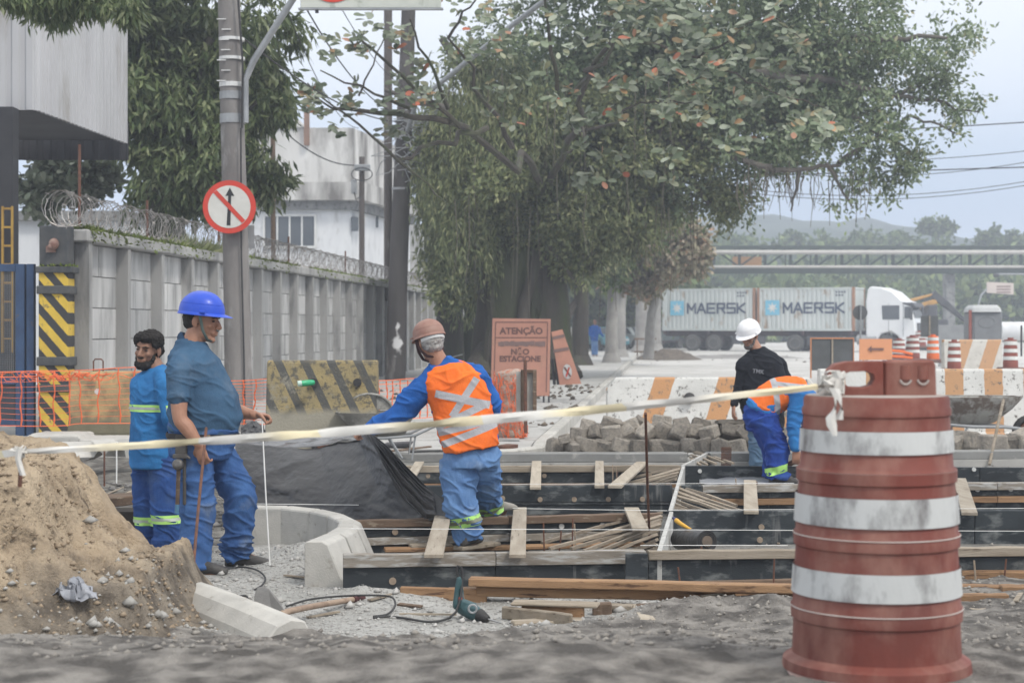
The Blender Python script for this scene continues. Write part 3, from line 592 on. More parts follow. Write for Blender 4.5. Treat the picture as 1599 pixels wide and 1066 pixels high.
# overhead sign board, only its lower edge in frame
ov = thing('overhead_sign', 'large white overhead sign board cut by the top of the photo with red ring emblem', 'road sign', P(579, 12, 22.5))
mb = MB(); mb.bb(X_(469, 22.5), X_(689, 22.5), 22.5, 22.54, Z_(13, 22.5), Z_(-130, 22.5)); obj('board', mb, M('sign_board', (.58,.59,.53), (.47,.49,.44), 2.5, .6, c3=(.36,.38,.33), s3=5, t3=.62), ov, bev=.01)
mb = MB(); mb.bb(X_(466, 22.5), X_(692, 22.5), 22.48, 22.56, Z_(15.5, 22.5), Z_(13, 22.5)+.002); obj('rim', mb, m_galv, ov)
mb = MB(); cc = P(520, -40, 22.5); n = 40
ring = [(cc.x+.37*math.cos(2*math.pi*i/n), cc.z+.37*math.sin(2*math.pi*i/n)) for i in range(n)]; rin = [(cc.x+.27*math.cos(2*math.pi*i/n), cc.z+.27*math.sin(2*math.pi*i/n)) for i in range(n)]
for i in range(n):
    j = (i+1) % n; mb.add([(ring[i][0], 22.49, ring[i][1]), (ring[j][0], 22.49, ring[j][1]), (rin[j][0], 22.49, rin[j][1]), (rin[i][0], 22.49, rin[i][1])], [(0,1,2,3)])
obj('red_ring', mb, m_sr, ov)
mb = MB(); mb.bb(X_(492, 22.5), X_(497, 22.5), 22.5, 22.55, Z_(20, 22.5), Z_(15.5, 22.5)-.001); obj('clip', mb, m_dark, ov)
# leaning thick pole, and the thin ones
lp = thing('leaning_pole', 'dark thick leaning utility pole with white paint blotch at its foot', 'utility pole', (X_(618, 45), 45, .18))
m_lp = M('leaning_pole_bark', (.10,.09,.086), (.055,.05,.048), 1.6, .9, .4, 18, c3=(.23,.22,.215), s3=2, t3=.64, stretch=(1,1,.2))
def blotch(N, L):
    t = N.new('ShaderNodeTexCoord'); s_ = N.new('ShaderNodeSeparateXYZ'); L.new(t.outputs['Object'], s_.inputs[0]); n = N.new('ShaderNodeTexNoise'); n.inputs['Scale'].default_value = 3.5; n.inputs['Detail'].default_value = 8; L.new(t.outputs['Object'], n.inputs['Vector'])
    d = math_(N, L, 'SUBTRACT', s_.outputs[2], .95); d = math_(N, L, 'ABSOLUTE', d); d = math_(N, L, 'MULTIPLY', d, .9); x = math_(N, L, 'SUBTRACT', s_.outputs[0], .05); x = math_(N, L, 'ABSOLUTE', x); d = math_(N, L, 'MULTIPLY_ADD', x, 3.0, d)
    d = math_(N, L, 'SUBTRACT', math_(N, L, 'MULTIPLY', n.outputs[0], 2.1), d); r = N.new('ShaderNodeMapRange'); r.inputs[1].default_value = .62; r.inputs[2].default_value = .85; L.new(d, r.inputs[0]); return r.outputs[0]
overlay(m_lp, blotch, (.62,.62,.62))
mb = MB(); mb.tube([P(617, 596, 45), P(621, 450, 45), P(629, 250, 45), P(636, 80, 45), P(640, -60, 45)], [.27, .25, .22, .19, .17], 18); obj('shaft', mb, m_lp, lp, smooth=True)
mb = MB(); mb.tube([P(636, 205, 44.6), P(650, 160, 44), P(700, 120, 42), P(780, 55, 40), P(862, -8, 38)], .06, 8); obj('arm', mb, m_galv, lp, smooth=True)
for y_ in (150, 190, 215, 250, 295):
    mb = MB(); mb.lathe([(.235, -.03), (.24, .03)], 16, P(632-(y_-150)*.04, y_, 45)); obj('band', mb, m_galv, lp)
mb = MB(); rr_ = random.Random(5)
for k in range(26):
    a = P(632+rr_.uniform(-8, 10), rr_.uniform(175, 270), 44.7); b = a+Vector((rr_.uniform(-.9, .9), rr_.uniform(-.4, .2), rr_.uniform(-.5, .35))); c = a+Vector((rr_.uniform(-.4, .5), -.3, rr_.uniform(-.5, .1))); mb.tube([a, (a+b)/2+Vector((0,0,-.12)), b, (b+c)/2+Vector((0,0,.1)), c], .012, 4, cap=False)
obj('wire_tangle', mb, m_galv, lp)
for (x0, y0, x1, y1, Y, r0, nm, lab, mt) in ((606, 470, 606, -30, 50, .12, 'slim_pole', 'tall slim dark pole just behind the leaning pole', m_polew), (427, 480, 426, 175, 40, .055, 'wooden_post', 'thin brown post rising behind the wall left of the white building', m_wood_d), (565, 470, 565, 245, 55, .09, 'meter_pole', 'grey service pole with meter box in front of the white building corner', m_polew)):
    mb = MB(); mb.tube([P(x0, y0, Y), P(x1, y1, Y)], r0, 10); o = obj(nm, mb, mt, smooth=True); tag(o, lab, 'pole')
    if nm == 'meter_pole':
        mb = MB(); mb.box(P(553, 292, 54.8), (.18,.15,.45)); mb.box(P(566, 262, 54.8), (.5,.2,.2)); obj('meter_box', mb, m_galv, o, bev=.02)
        mb = MB(); c = P(565, 272, 54.7); mb.tube([c+Vector((.33*math.cos(a)*1.0, 0, .2*math.sin(a))) for a in np.linspace(0, 6.28, 24)], .016, 5); mb.tube([P(553, 300, 54.7), P(556, 312, 54.7), P(564, 306, 54.7)], .02, 5); obj('cable_loop', mb, m_cable, o)
# overhead wires
def wire(a, b, s, r, label, g='overhead wires'): 
    mb = MB(); mb.tube(sag(a, b, s), r, 4, cap=False); tag(obj('overhead_wire', mb, m_cable), label, 'wire', g)
wire(P(395, 155, 40), P(553, 258, 54), .4, .02, 'sagging wire from the leafy tree down to the meter pole')
wire(P(380, 60, 23), P(632, 190, 45), .3, .014, 'wire from the sign pole to the tangle on the leaning pole')
wire(P(465, -10, 30), P(634, 180, 45), .5, .016, 'dark wire crossing the sky under the overhead sign board')
wire(P(450, 20, 30), P(560, 200, 54), .5, .010, 'thin wire crossing the pale gap beside the tree')
wire(P(520, -10, 30), P(640, 140, 45), .3, .009, 'thinnest wire near the board and leaning pole top')
for (ya, yb, lab, s_) in ((196, 190, 'upper pair wire beside the right tree edge', .1), (236, 228, 'pale wire in the right sky above the two dark ones', .3), (262, 262, 'dark level wire in the right sky', .0), (246, 238, 'rising wire in the right sky below the pale wire', .6), (282, 262, 'lowest rising wire in the right sky', .6), (276, 256, 'second lowest rising wire in the right sky', .6)):
    a = P(1130, ya+14, 62); b = P(1700, ya-12 if ya != 262 else 258, 58); wire(a, b, s_, .02 if ya in (262, 196) else .012, lab)
# ================================================================== trees
m_bark = M('grey_bark', (.085,.075,.063), (.045,.04,.034), 1.6, .95, .8, 9, c3=(.07,.085,.04), s3=1.2, t3=.58, stretch=(1,1,.25), c3w=.2, bstr=.05)
m_bark2 = M('branch_bark', (.15,.135,.115), (.09,.08,.07), 3, .95, .5, 12, stretch=(1,1,.4))
L_ficus = leaf_mat('ficus_leaves', [(0,(.06,.082,.048)),(.45,(.092,.122,.066)),(.8,(.145,.175,.10)),(.95,(.22,.25,.16)),(1,(.20,.17,.10))], .5, .4, 1.75)
L_weep = leaf_mat('weeping_leaves', [(0,(.055,.068,.038)),(.4,(.10,.118,.056)),(.75,(.145,.16,.075)),(1,(.20,.20,.11))], .55, .4, 1.75)
L_drop = leaf_mat('drooping_leaves', [(0,(.045,.07,.03)),(.4,(.085,.115,.045)),(.8,(.15,.18,.085)),(1,(.25,.27,.15))], .42, .3, 1.15)
L_almond = leaf_mat('almond_leaves', [(0,(.08,.105,.06)),(.3,(.15,.185,.115)),(.72,(.29,.32,.25)),(.90,(.25,.25,.15)),(.945,(.33,.20,.10)),(.975,(.36,.21,.14)),(1,(.45,.13,.07))], .45, .2)
L_brown = leaf_mat('faded_leaves', [(0,(.12,.12,.07)),(.5,(.22,.20,.14)),(.85,(.30,.25,.19)),(1,(.34,.20,.13))], .6, .3, 1.35)
L_far = leaf_mat('far_leaves', [(0,(.05,.08,.035)),(.5,(.095,.135,.05)),(1,(.18,.22,.08))], .7, .3, 1.25)
def tree_root(name, label, x, y, z=.1, group=None): return thing(name, label, 'tree', (x, y, z), 0, group)
def branch(mb, a, b, r0, r1, n=7, wob=.12, seg=7, sg_=0):
    a, b = Vector(a), Vector(b); L_ = (b-a).length; rr = random.Random(int(a.x*91+b.z*57+sg_)); pts = []; rad = []
    for i in range(seg+1):
        t = i/seg; o = Vector((rr.uniform(-1,1), rr.uniform(-1,1), rr.uniform(-1,1)))*wob*L_*.35*math.sin(math.pi*t); pts.append(a.lerp(b, t)+o); rad.append(r0+(r1-r0)*t)
    mb.tube(pts, rad, n); return pts
def blob_leaves(blobs, n_cl, n_leaf, ln, wd, seed, droop=.0, spread=.5, gap=.0, hang=0, shell=.35):
    """leaf clusters in ellipsoids; blobs: (cx,cy,cz,rx,ry,rz)"""
    r = np.random.default_rng(seed); B = np.array(blobs, float); vol = B[:, 3]*B[:, 5]; w = vol/vol.sum(); k = r.choice(len(B), n_cl, p=w)
    u = rand_unit(n_cl, r)*((shell+(1-shell)*r.uniform(0, 1, n_cl))[:, None]); c = B[k, :3]+u*B[k, 3:]
    c += .35*np.stack([fbm(c, .9, 3, seed), fbm(c, .9, 3, seed+5), fbm(c, .9, 3, seed+9)], 1)
    if gap: c = c[fbm(c, .75, 3, seed+2) > gap-.35*0]
    n = len(c); axis = rand_unit(n, r); axis[:, 2] -= droop; axis /= np.linalg.norm(axis, axis=1, keepdims=True); sp = spread
    t = r.uniform(0, 1, (n, n_leaf, 1)); pos = c[:, None]+axis[:, None]*sp*t+r.normal(size=(n, n_leaf, 3))*sp*.16
    if hang: pos[:, :, 2] -= hang*t[:, :, 0]**1.5
    d = axis[:, None]*.6+r.normal(size=(n, n_leaf, 3))*.55; d[:, :, 2] -= droop*.8
    nn = r.normal(size=(n, n_leaf, 3)); nn[:, :, 2] += .8; pos = pos.reshape(-1, 3); d = d.reshape(-1, 3); nn = nn.reshape(-1, 3); m_ = len(pos)
    return pos, d, nn, ln*r.uniform(.6, 1.25, m_), wd*r.uniform(.7, 1.2, m_)
def crown(root, name, mat, *sets, rnd=False):
    a = [np.concatenate([s[i] for s in sets]) for i in range(5)]; me = (round_leaves_mesh if rnd else leaves_mesh)(name, *a)
    o = put(name, me, mat, root); o.location = -Vector(root.location); return o
def pb(px, py, Y, rx, ry, dy=None):
    c = P(px, py, Y); k = Y/FPX; return (c.x, c.y, c.z, rx*k, (dy or (rx+ry)*.5*k), ry*k)
# big ficus in the middle
fx = tree_root('ficus_tree', 'huge ficus tree with thick fused trunk and spreading crown beside the road', X_(815, 46), 46)
mb = MB()
for (x0, x1, r0, r1) in ((770, 790, .75, .5), (815, 820, .9, .6), (858, 850, .75, .5), (838, 835, .7, .5), (790, 802, .7, .5)):
    branch(mb, P(x0, 592, 46+random.uniform(-.6,.6)), P(x1, 330, 46), r0*.9, r1, 16, .05)
    for q_ in range(3): branch(mb, P(x0+random.uniform(-22,22), 592, 45.3), P(x1+random.uniform(-20,20), 380, 45.4), .16, .10, 7, .06)
    mb.tube([P(x0+(x0-815)*.35, 594, 45.6), P(x0, 540, 46)], [r0*.9, r0*.5], 10)
obj('trunk', mb, m_bark, fx, smooth=True)
Yf = 46
for (a, b, r0, r1, Y2) in (((830,350),(1000,200),.40,.22,47),((1000,200),(1180,110),.22,.14,46.5),((1180,110),(1330,60),.14,.07,45),((1000,200),(1210,266),.14,.07,44.5),((1210,266),(1310,258),.07,.045,44),((1205,262),(1160,250),.08,.05,44),((1310,255),(1420,180),.08,.04,44),((1180,110),(1400,150),.14,.05,44),((1400,150),(1530,175),.06,.02,44),
      ((1290,255),(1330,322),.06,.02,44),((1250,263),(1235,330),.06,.02,44),((820,350),(760,180),.4,.2,46),((760,180),(690,60),.2,.1,46),((845,340),(870,120),.4,.2,47),((870,120),(960,20),.2,.1,47),((1330,60),(1480,60),.1,.04,44),((1400,150),(1480,110),.05,.02,44),((1330,180),(1440,250),.07,.02,44),((1000,200),(1120,330),.12,.05,45),((830,350),(900,440),.12,.05,45),((700,170),(600,140),.1,.05,42),((1420,180),(1500,210),.04,.02,44)):
    mb = MB(); branch(mb, P(*a, Yf if r0 > .3 else Y2), P(*b, Y2), r0, r1, 8, .1); obj('limb', mb, m_bark2, fx, smooth=True)
fb1 = [pb(1130,60,46,180,110), pb(1300,60,45,140,100), pb(1410,105,44.5,100,80), pb(1200,190,45,150,90), pb(1340,200,44,100,65), pb(1470,55,45,65,55), pb(1490,150,44,50,42), pb(1455,205,44,45,25), pb(1290,270,44,60,32), pb(1010,150,46,150,130), pb(960,270,46,130,100), pb(1070,285,45,100,50), pb(1150,322,45,42,22), pb(1420,245,44,38,22), pb(1375,275,44,45,20), pb(1310,318,44,26,12), pb(820,140,46,130,140), pb(1100,-70,46,330,90), pb(1360,-50,46,120,60), pb(880,-60,46,160,90), pb(1000,350,46,80,45), pb(1530,110,44,22,30), pb(1240,330,44,22,12), pb(1180,250,45,80,30)]
s1 = blob_leaves(fb1, 11500, 10, .17, .085, 101, .25, .55, gap=-.12, shell=.45)
fb1b = [pb(1000,130,47.5,260,150), pb(870,280,47.5,180,130), pb(1230,120,47.5,150,110)]
s1b = blob_leaves(fb1b, 5200, 9, .24, .13, 105, .25, .7, shell=.0)
crown(fx, 'crown', L_ficus, s1, s1b)
# hanging curtains of the same tree
fb2 = [pb(720,300,45,62,120), pb(790,290,44.5,90,130), pb(870,310,45,100,90), pb(950,370,45,60,50), pb(690,380,45,35,60), pb(800,190,45,110,120), pb(1000,370,46,50,30), pb(750,370,45,40,50), pb(680,250,45,40,90), pb(950,300,45,100,80), pb(740,180,45,80,120)]
s2 = blob_leaves(fb2[:1]+fb2[4:6]+fb2[7:], 2300, 11, .24, .045, 102, 1.2, .4, hang=.6, shell=.4)
fb3 = [pb(720+i*34+9*math.sin(i*5), 120+((i*73)%230), 44.6+.8*math.sin(i*2.3), 46+12*math.sin(i), 34+10*math.cos(i*1.7)) for i in range(13)]+[pb(690,230,45,45,60), pb(905,330,44.6,60,40), pb(840,250,44.4,60,50), pb(960,340,44.6,70,40), pb(760,330,44.5,50,40), pb(700,440,45,28,40), pb(900,400,45,40,26)]
s3 = blob_leaves(fb3, 5200, 10, .17, .085, 103, .35, .5, gap=-.10, shell=.4)
crown(fx, 'hanging_foliage', L_weep, s2, s3)
mb = MB(); rr_ = random.Random(8)
for k in range(150):
    if k < 80: a = P(rr_.uniform(1150, 1360), rr_.uniform(250, 285), 44+rr_.uniform(-1, 1)); l = rr_.uniform(.3, 1.2)
    else: a = P(rr_.uniform(690, 1090), rr_.uniform(100, 330), 44.3+rr_.uniform(-1, 1)); l = rr_.uniform(1, 3.2)
    mb.tube([a, a+Vector((rr_.uniform(-.1,.1), 0, -l*.5)), a+Vector((rr_.uniform(-.15,.15), 0, -l))], [.012, .010, .006], 4, cap=False)
tag(obj('aerial_roots', mb, M('aerial_root', (.16,.14,.11), (.10,.09,.07), 3, .95), fx), kind='stuff')
# mossy trunk beside, left of the sign board
t2 = tree_root('mossy_tree', 'mossy trunk hung with yellow green streamers right of the leaning pole', X_(706, 50), 50)
mb = MB(); branch(mb, P(704, 592, 50), P(712, 200, 50), .42, .3, 12, .05); branch(mb, P(728, 590, 51), P(735, 300, 51), .18, .12, 8, .05); obj('trunk', mb, m_bark, t2, smooth=True)
s = blob_leaves([pb(712,370,49.3,30,85), pb(700,300,49.5,50,110), pb(735,420,49,18,50), pb(690,200,49.5,50,80)], 1500, 11, .28, .05, 111, 1.5, .45, hang=.8, shell=.3)
crown(t2, 'crown', L_weep, s)
# almond tree: open branches with big round leaves
Ya = 30
at = tree_root('almond_tree', 'almond tree with large round grey green and orange leaves in front of the ficus', X_(803, 44.8), 44.8, .18)
mb = MB(); branch(mb, P(803, 594, 44.8), P(850, 300, 45.5), .18, .12, 10, .04); branch(mb, P(850, 300, 45.5), P(960, 60, 31), .10, .04, 8, .06)
limbs = [((850,300),(700,190),45,31.5,.10,.06), ((700,190),(520,170),31.5,31,.06,.03), ((720,200),(560,60),31.5,31,.05,.02), ((640,170),(500,110),31,31,.03,.012), ((760,200),(620,250),34,31,.06,.03), ((620,250),(480,130),31,31,.03,.012), ((700,170),(640,30),31.5,30.5,.04,.015), ((800,230),(700,60),36,30.5,.06,.02),
  ((700,60),(760,-30),30.5,30,.03,.01), ((900,140),(960,60),36,30,.06,.03), ((960,60),(1090,90),30,29.5,.04,.02), ((1090,90),(1220,150),29.5,29,.025,.01), ((1090,90),(1200,20),29.5,29,.025,.01), ((880,200),(1000,160),40,30,.05,.02), ((1000,160),(1080,160),30,29,.02,.01), ((880,240),(920,190),40,30,.03,.012), ((1220,150),(1290,170),29,29,.015,.008), ((520,170),(470,140),31,31,.02,.01), ((560,150),(600,60),31,31,.02,.01), ((1200,20),(1250,60),29,29,.015,.008), ((620,250),(700,320),31,31,.03,.01), ((870,140),(850,-10),31.5,30,.05,.02)]
for a, b, Y1, Y2, r0, r1 in limbs: branch(mb, P(*a, Y1), P(*b, Y2), r0, r1, 6, .1)
obj('trunk', mb, m_bark, at, smooth=True)
twigs = []; rr_ = random.Random(21)
def tw(px, py, Y=29.5): twigs.append(P(px, py, Y))
for (x0, x1, y0, y1, n) in ((930,1110,0,35,10),(985,1250,20,120,22),(905,1000,55,80,5),(985,1110,60,120,10),(1080,1290,90,210,20),(1200,1300,180,200,4),(925,990,120,140,5),(1020,1090,105,165,10),(1020,1080,150,185,5),(860,890,150,165,2),(895,930,185,200,4),(930,970,175,200,3),(1040,1075,165,180,3),(1150,1180,150,165,3),(970,985,270,285,1),(930,945,235,245,1),(1040,1250,-10,70,14),(1250,1300,100,200,5),(955,1050,30,60,7),(1130,1300,200,240,4),(820,940,20,230,9),(850,1100,200,300,7),(920,960,270,285,1)):
    for _ in range(n): tw(rr_.uniform(x0, x1), rr_.uniform(y0, y1), 29.3+rr_.uniform(-.8, .8))
lefts = []
for (x0, x1, y0, y1, n) in ((500,580,60,100,8),(555,640,20,110,14),(480,560,125,190,14),(600,680,60,160,14),(680,800,0,60,14),(700,800,50,150,12),(520,620,150,215,10),(470,500,120,180,5),(480,520,165,190,3),(640,700,130,190,9),(740,830,120,200,6),(600,640,180,230,3)):
    for _ in range(n): lefts.append(P(rr_.uniform(x0, x1), rr_.uniform(y0, y1), 31+rr_.uniform(-.8, .8)))
def whorls(cs, nl, ln, wd, seed, side):
    r = np.random.default_rng(seed); c = np.repeat(np.array([tuple(v) for v in cs]), nl, 0); n = len(c); a = r.uniform(0, 6.28, n)
    d = np.stack([np.cos(a), -.55*np.abs(np.sin(a))-.1, .55*np.sin(a)+side], 1); nn = np.stack([r.normal(size=n)*.35, -.9+r.normal(size=n)*.3, .7+r.normal(size=n)*.3], 1)
    return c+r.normal(size=(n, 3))*.035, d, nn, ln*r.uniform(.7, 1.2, n), wd*r.uniform(.75, 1.1, n)
crown(at, 'crown', L_almond, whorls(twigs, 6, .225, .115, 5, -.05), whorls(lefts, 5, .20, .11, 6, .0), rnd=True)
# left drooping tree behind the wall
lt = tree_root('mango_tree', 'dark drooping leaved mango tree behind the wall left of the sign pole', X_(255, 33), 33)
mb = MB(); branch(mb, P(262, 560, 33), P(250, 120, 33), .42, .3, 12, .04); branch(mb, P(250, 260, 33), P(330, 60, 32.5), .2, .08, 8); branch(mb, P(250, 200, 33), P(160, 40, 32), .18, .06, 8); branch(mb, P(256, 250, 33), P(400, 160, 32.5), .15, .05, 8); branch(mb, P(250, 150, 33), P(230, -60, 33), .25, .1, 8); branch(mb, P(256, 330, 33), P(350, 270, 32), .1, .04, 7)
obj('trunk', mb, m_bark, lt, smooth=True)
lb1 = [pb(300,50,33,150,95), pb(180,20,32,70,40), pb(235,150,32.5,80,75), pb(200,140,32,45,45), pb(320,190,33,90,90), pb(285,275,32.5,80,50), pb(400,120,33,55,70), pb(430,60,33,50,60), pb(405,265,32.5,34,42), pb(345,120,33.5,110,100), pb(360,300,33,70,35), pb(250,-60,33,220,60), pb(425,180,33,30,30), pb(215,225,32.5,45,35), pb(240,310,33,50,22)]
s = blob_leaves(lb1, 3500, 13, .27, .066, 120, .85, .36, gap=-.12, shell=.45)
sb = blob_leaves([pb(300,100,34.5,130,120), pb(310,250,34.5,80,80)], 1300, 10, .36, .11, 121, .8, .5, shell=0)
crown(lt, 'crown', L_drop, s, sb)
ot = tree_root('overhanging_tree', 'tree outside the frame with drooping leaves hanging over the top left corner', -9.5, 24)
mb = MB(); branch(mb, Vector((-9.5, 24, .1)), Vector((-9.2, 24, 7.6)), .25, .15, 8, .04); branch(mb, Vector((-9.2, 24, 7.4)), P(90, -30, 22.5), .1, .04, 6); branch(mb, P(90,-30,22.5), P(180, -16, 22.3), .05, .02, 5); obj('trunk', mb, m_bark, ot, smooth=True)
s = blob_leaves([pb(40,-5,22.5,70,16), pb(130,0,22.5,70,16), pb(70,-25,22.5,160,25), pb(200,5,22.5,30,14), pb(70,12,22.5,24,12)], 420, 12, .17, .042, 123, 1.2, .22, shell=.1)
crown(ot, 'crown', L_drop, s)
sb_ = tree_root('terminalia_bush', 'grey green round leaved bush under the canopy soffit behind the wall', X_(95, 36), 36)
mb = MB(); branch(mb, P(95, 500, 36), P(90, 280, 36), .1, .05, 7); obj('trunk', mb, m_bark2, sb_, smooth=True)
s = blob_leaves([pb(60,295,36,45,35), pb(120,285,36,50,30), pb(150,270,36,35,18), pb(90,262,36,60,14)], 620, 7, .22, .13, 124, .2, .25, shell=.2)
crown(sb_, 'crown', leaf_mat('grey_green_leaves', [(0,(.10,.13,.08)),(.6,(.20,.23,.16)),(1,(.30,.32,.25))], .5, .2), s, rnd=True)
# small rusty tree at the far kerb, and the avenue behind
bt = tree_root('faded_tree', 'pinkish brown leaved tree left of the pipe bridge end', X_(1040, 68), 68)
mb = MB(); branch(mb, P(1012, 560, 68), P(1030, 400, 68), .22, .12, 8, .06); branch(mb, P(1030, 420, 68), P(1085, 370, 67), .1, .04, 6); branch(mb, P(1024, 450, 68), P(975, 390, 68), .1, .04, 6); obj('trunk', mb, M('pale_trunk', (.33,.32,.30), (.24,.23,.22), 2, .9), bt, smooth=True)
s = blob_leaves([pb(1055,385,67,52,50), pb(1000,380,68,60,40), pb(970,410,68,45,40), pb(1085,400,67,28,28), pb(1020,430,68,50,30), pb(1085,365,67,30,20)], 2300, 9, .26, .15, 130, .3, .4, gap=-.2, shell=.3)
crown(bt, 'crown', L_brown, s)
for i, (px_, Y, w, col, lab, top) in enumerate(((905, 62, .34, 0, 'dark trunked tree at the pavement edge beside the worker in blue', 430), (955, 66, .26, 1, 'bare pale grey trunk standing alone past the worker in blue', 380), (968, 78, .28, 1, 'pale trunk close behind the lone grey trunk', 380), (1002, 92, .4, 1, 'pale far trunk in front of the parked cars', 400), (1024, 100, .32, 1, 'narrow yellowish trunk left of the rear container', 400))):
    t_ = tree_root('avenue_tree', lab, X_(px_, Y), Y, .1, 'trees lining the pavement'); zb = EYE+HY*0; b_ = Vector((X_(px_, Y), Y, .05))
    mb = MB(); branch(mb, b_, P(px_+3, top, Y), w, w*.7, 10, .02); mb.tube([b_, b_+Vector((0,0,.5))], [w*1.7, w], 10); obj('trunk', mb, m_bark if col == 0 else MATS['pale_trunk'], t_, smooth=True)
    s = blob_leaves([pb(px_-5, 400, Y, 45, 45), pb(px_+20, 380, Y+2, 50, 50)], 700, 8, .3, .15, 140+i, .5, .5, shell=.2); crown(t_, 'crown', L_far if i else L_weep, s)
mb = MB(); branch(mb, P(900, 470, 62), P(870, 520, 61), .12, .2, 7, .05); tag(obj('fallen_limb', mb, m_bark, smooth=True), 'dark slanting limb low against the trunk behind the toppled sign board', 'branch')
# dense dark backdrop of trees beyond the avenue
def thicket(name, segs, n_cl, nl, ln, wd, seed, mat):
    r = np.random.default_rng(seed); s = blob_leaves(segs, n_cl, nl, ln, wd, seed, .2, ln*2.2, shell=.1); o = put(name, leaves_mesh(name, *s), mat); return tag(o, kind='stuff')
thicket('treeline', [pb(900,440,118,110,70), pb(1010,450,120,90,60), pb(820,450,115,90,80), pb(720,470,110,70,60), pb(980,500,122,160,30), pb(1040,420,125,50,40), pb(930,380,112,120,60), pb(760,400,108,100,80)], 5200, 8, .8, .5, 150, L_far)
def ridge(name, Y, pts, z0, dep, mat, seed, amp):
    """a slope whose crest follows pts (px,py) at distance Y"""
    xs = np.linspace(pts[0][0], pts[-1][0], 240); crest = np.interp(xs, [p[0] for p in pts], [p[1] for p in pts]); V = []; nr = 20
    for j in range(nr+1):
        t = j/nr; Yj = Y-dep*(1-t); k = (1-(1-t)**1.6)
        X = (xs-CX)*Y/FPX; Z = z0+(EYE-(crest-HY)*Y/FPX-z0)*k; q = np.stack([X*.02, np.full_like(X, Yj*.02), 0*X], 1)
        Z = Z+amp*fbm(q*(60/amp)*.1, 1.0, 5, seed)*(.3+.7*k); V.append(np.stack([X, np.full_like(X, Yj), Z], 1))
    V = np.concatenate(V); i = (np.arange(nr)[:, None]*240+np.arange(239)[None]).ravel(); F = np.stack([i, i+1, i+241, i+240], 1); return tag(put(name, fast_mesh(name, V, F), mat, smooth=True), kind='structure')
m_hill = M('forested_hill', (.03,.05,.04), (.06,.085,.06), .06, .95, .6, .25, bstr=3)
ridge('hill', 500, [(900,345),(1060,336),(1110,334),(1150,326),(1200,328),(1240,342),(1290,346),(1330,340),(1370,350),(1400,368),(1440,378),(1500,372),(1560,366),(1620,364),(1800,350)], -2, 200, m_hill, 3, 9)
ridge('near_hill', 250, [(600,470),(900,430),(1060,404),(1150,398),(1220,396),(1300,402),(1400,398),(1480,392),(1560,390),(1640,388),(1900,380)], -1, 90, m_hill, 5, 2.5)
#ridge('mountain', 1700, [(-200,300),(400,250),(900,215),(1200,200),(1400,190),(1600,205),(2000,260)], -5, 600, m_hill, 9, 30)
segs = []; rr_ = random.Random(4)
for k in range(120):
    px_ = 1040+600*rr_.random(); t = rr_.random(); py_ = 402+t*88; Y = 240-80*t; segs.append(pb(px_, py_, Y, rr_.uniform(14, 34), rr_.uniform(9, 20)))
thicket('forest', segs, 15000, 7, 1.15, .75, 160, L_far)
for i, (px_, py_, rx, ry, lab, Y) in enumerate(((1465,352,30,9,'flat umbrella shaped tree crown on the skyline above the pipe bridge',235),(1355,372,26,14,'round yellowish skyline tree left of the umbrella crown',235),(1412,378,28,16,'darker round skyline tree under the umbrella crown',232),(1140,378,24,12,'small skyline tree above the left end of the pipe bridge',235),(1300,380,22,10,'low skyline tree above the middle container',235),(1545,372,18,20,'feathery skyline tree near the right picture edge',230),(1580,378,22,14,'broad skyline tree cut by the right picture edge',232),(1237,374,16,9,'tiny pointed skyline tree above the left container gap',235))):
    t_ = tree_root('skyline_tree', lab, X_(px_, Y), Y, 4, 'trees on the skyline'); mb = MB(); branch(mb, P(px_-4, 420, Y), P(px_, py_, Y), .35, .15, 6, .05); branch(mb, P(px_-2, py_+22, Y), P(px_+rx*.7, py_+2, Y), .15, .06, 5, .05); branch(mb, P(px_-2, py_+22, Y), P(px_-rx*.7, py_+3, Y), .15, .06, 5, .05); obj('trunk', mb, m_bark2, t_)
    s = blob_leaves([pb(px_, py_, Y, rx, ry*.8), pb(px_-rx*.5, py_+ry*.4, Y, rx*.5, ry*.5), pb(px_+rx*.5, py_+ry*.5, Y, rx*.5, ry*.5)], 260, 9, .6, .4, 170+i, .1, .8, gap=-.15, shell=.3); crown(t_, 'crown', L_far, s)
# weeds growing on the wall top near the sign pole
n = 900; Ym = RNG.normal(28.7, .9, n); pos = np.stack([-5.67+.0724*(Ym-22.2)+RNG.uniform(-.1,.2,n), Ym, np.full(n, 2.82)], 1); dd = rand_unit(n); dd[:, 2] = np.abs(dd[:, 2])+.4
tag(put('weeds', leaves_mesh('weeds', pos, dd, rand_unit(n), RNG.uniform(.1,.32,n), RNG.uniform(.012,.03,n)), L_weep), kind='stuff')
# ================================================================== formwork of the concrete slab
m_ply = M('black_formwork_panel', (.034,.042,.048), (.018,.022,.026), 3, .62, .25, 60, c3=(.16,.17,.17), s3=5, t3=.60, stretch=(1,1,2.2), c3w=.16, rnd=.1)
def drips(N, L):
    t = N.new('ShaderNodeTexCoord'); mp = N.new('ShaderNodeMapping'); mp.inputs['Scale'].default_value = (26, 26, 2.2); L.new(t.outputs['Object'], mp.inputs[0]); n = N.new('ShaderNodeTexNoise'); n.inputs['Scale'].default_value = 1; n.inputs['Detail'].default_value = 5; L.new(mp.outputs[0], n.inputs['Vector'])
    n2 = N.new('ShaderNodeTexNoise'); n2.inputs['Scale'].default_value = 1.7; L.new(t.outputs['Object'], n2.inputs['Vector']); a = math_(N, L, 'MULTIPLY', n.outputs[0], n2.outputs[0]); r = N.new('ShaderNodeMapRange'); r.inputs[1].default_value = .36; r.inputs[2].default_value = .46; r.inputs[4].default_value = .7; L.new(a, r.inputs[0]); return r.outputs[0]
overlay(m_ply, drips, (.22,.22,.215))
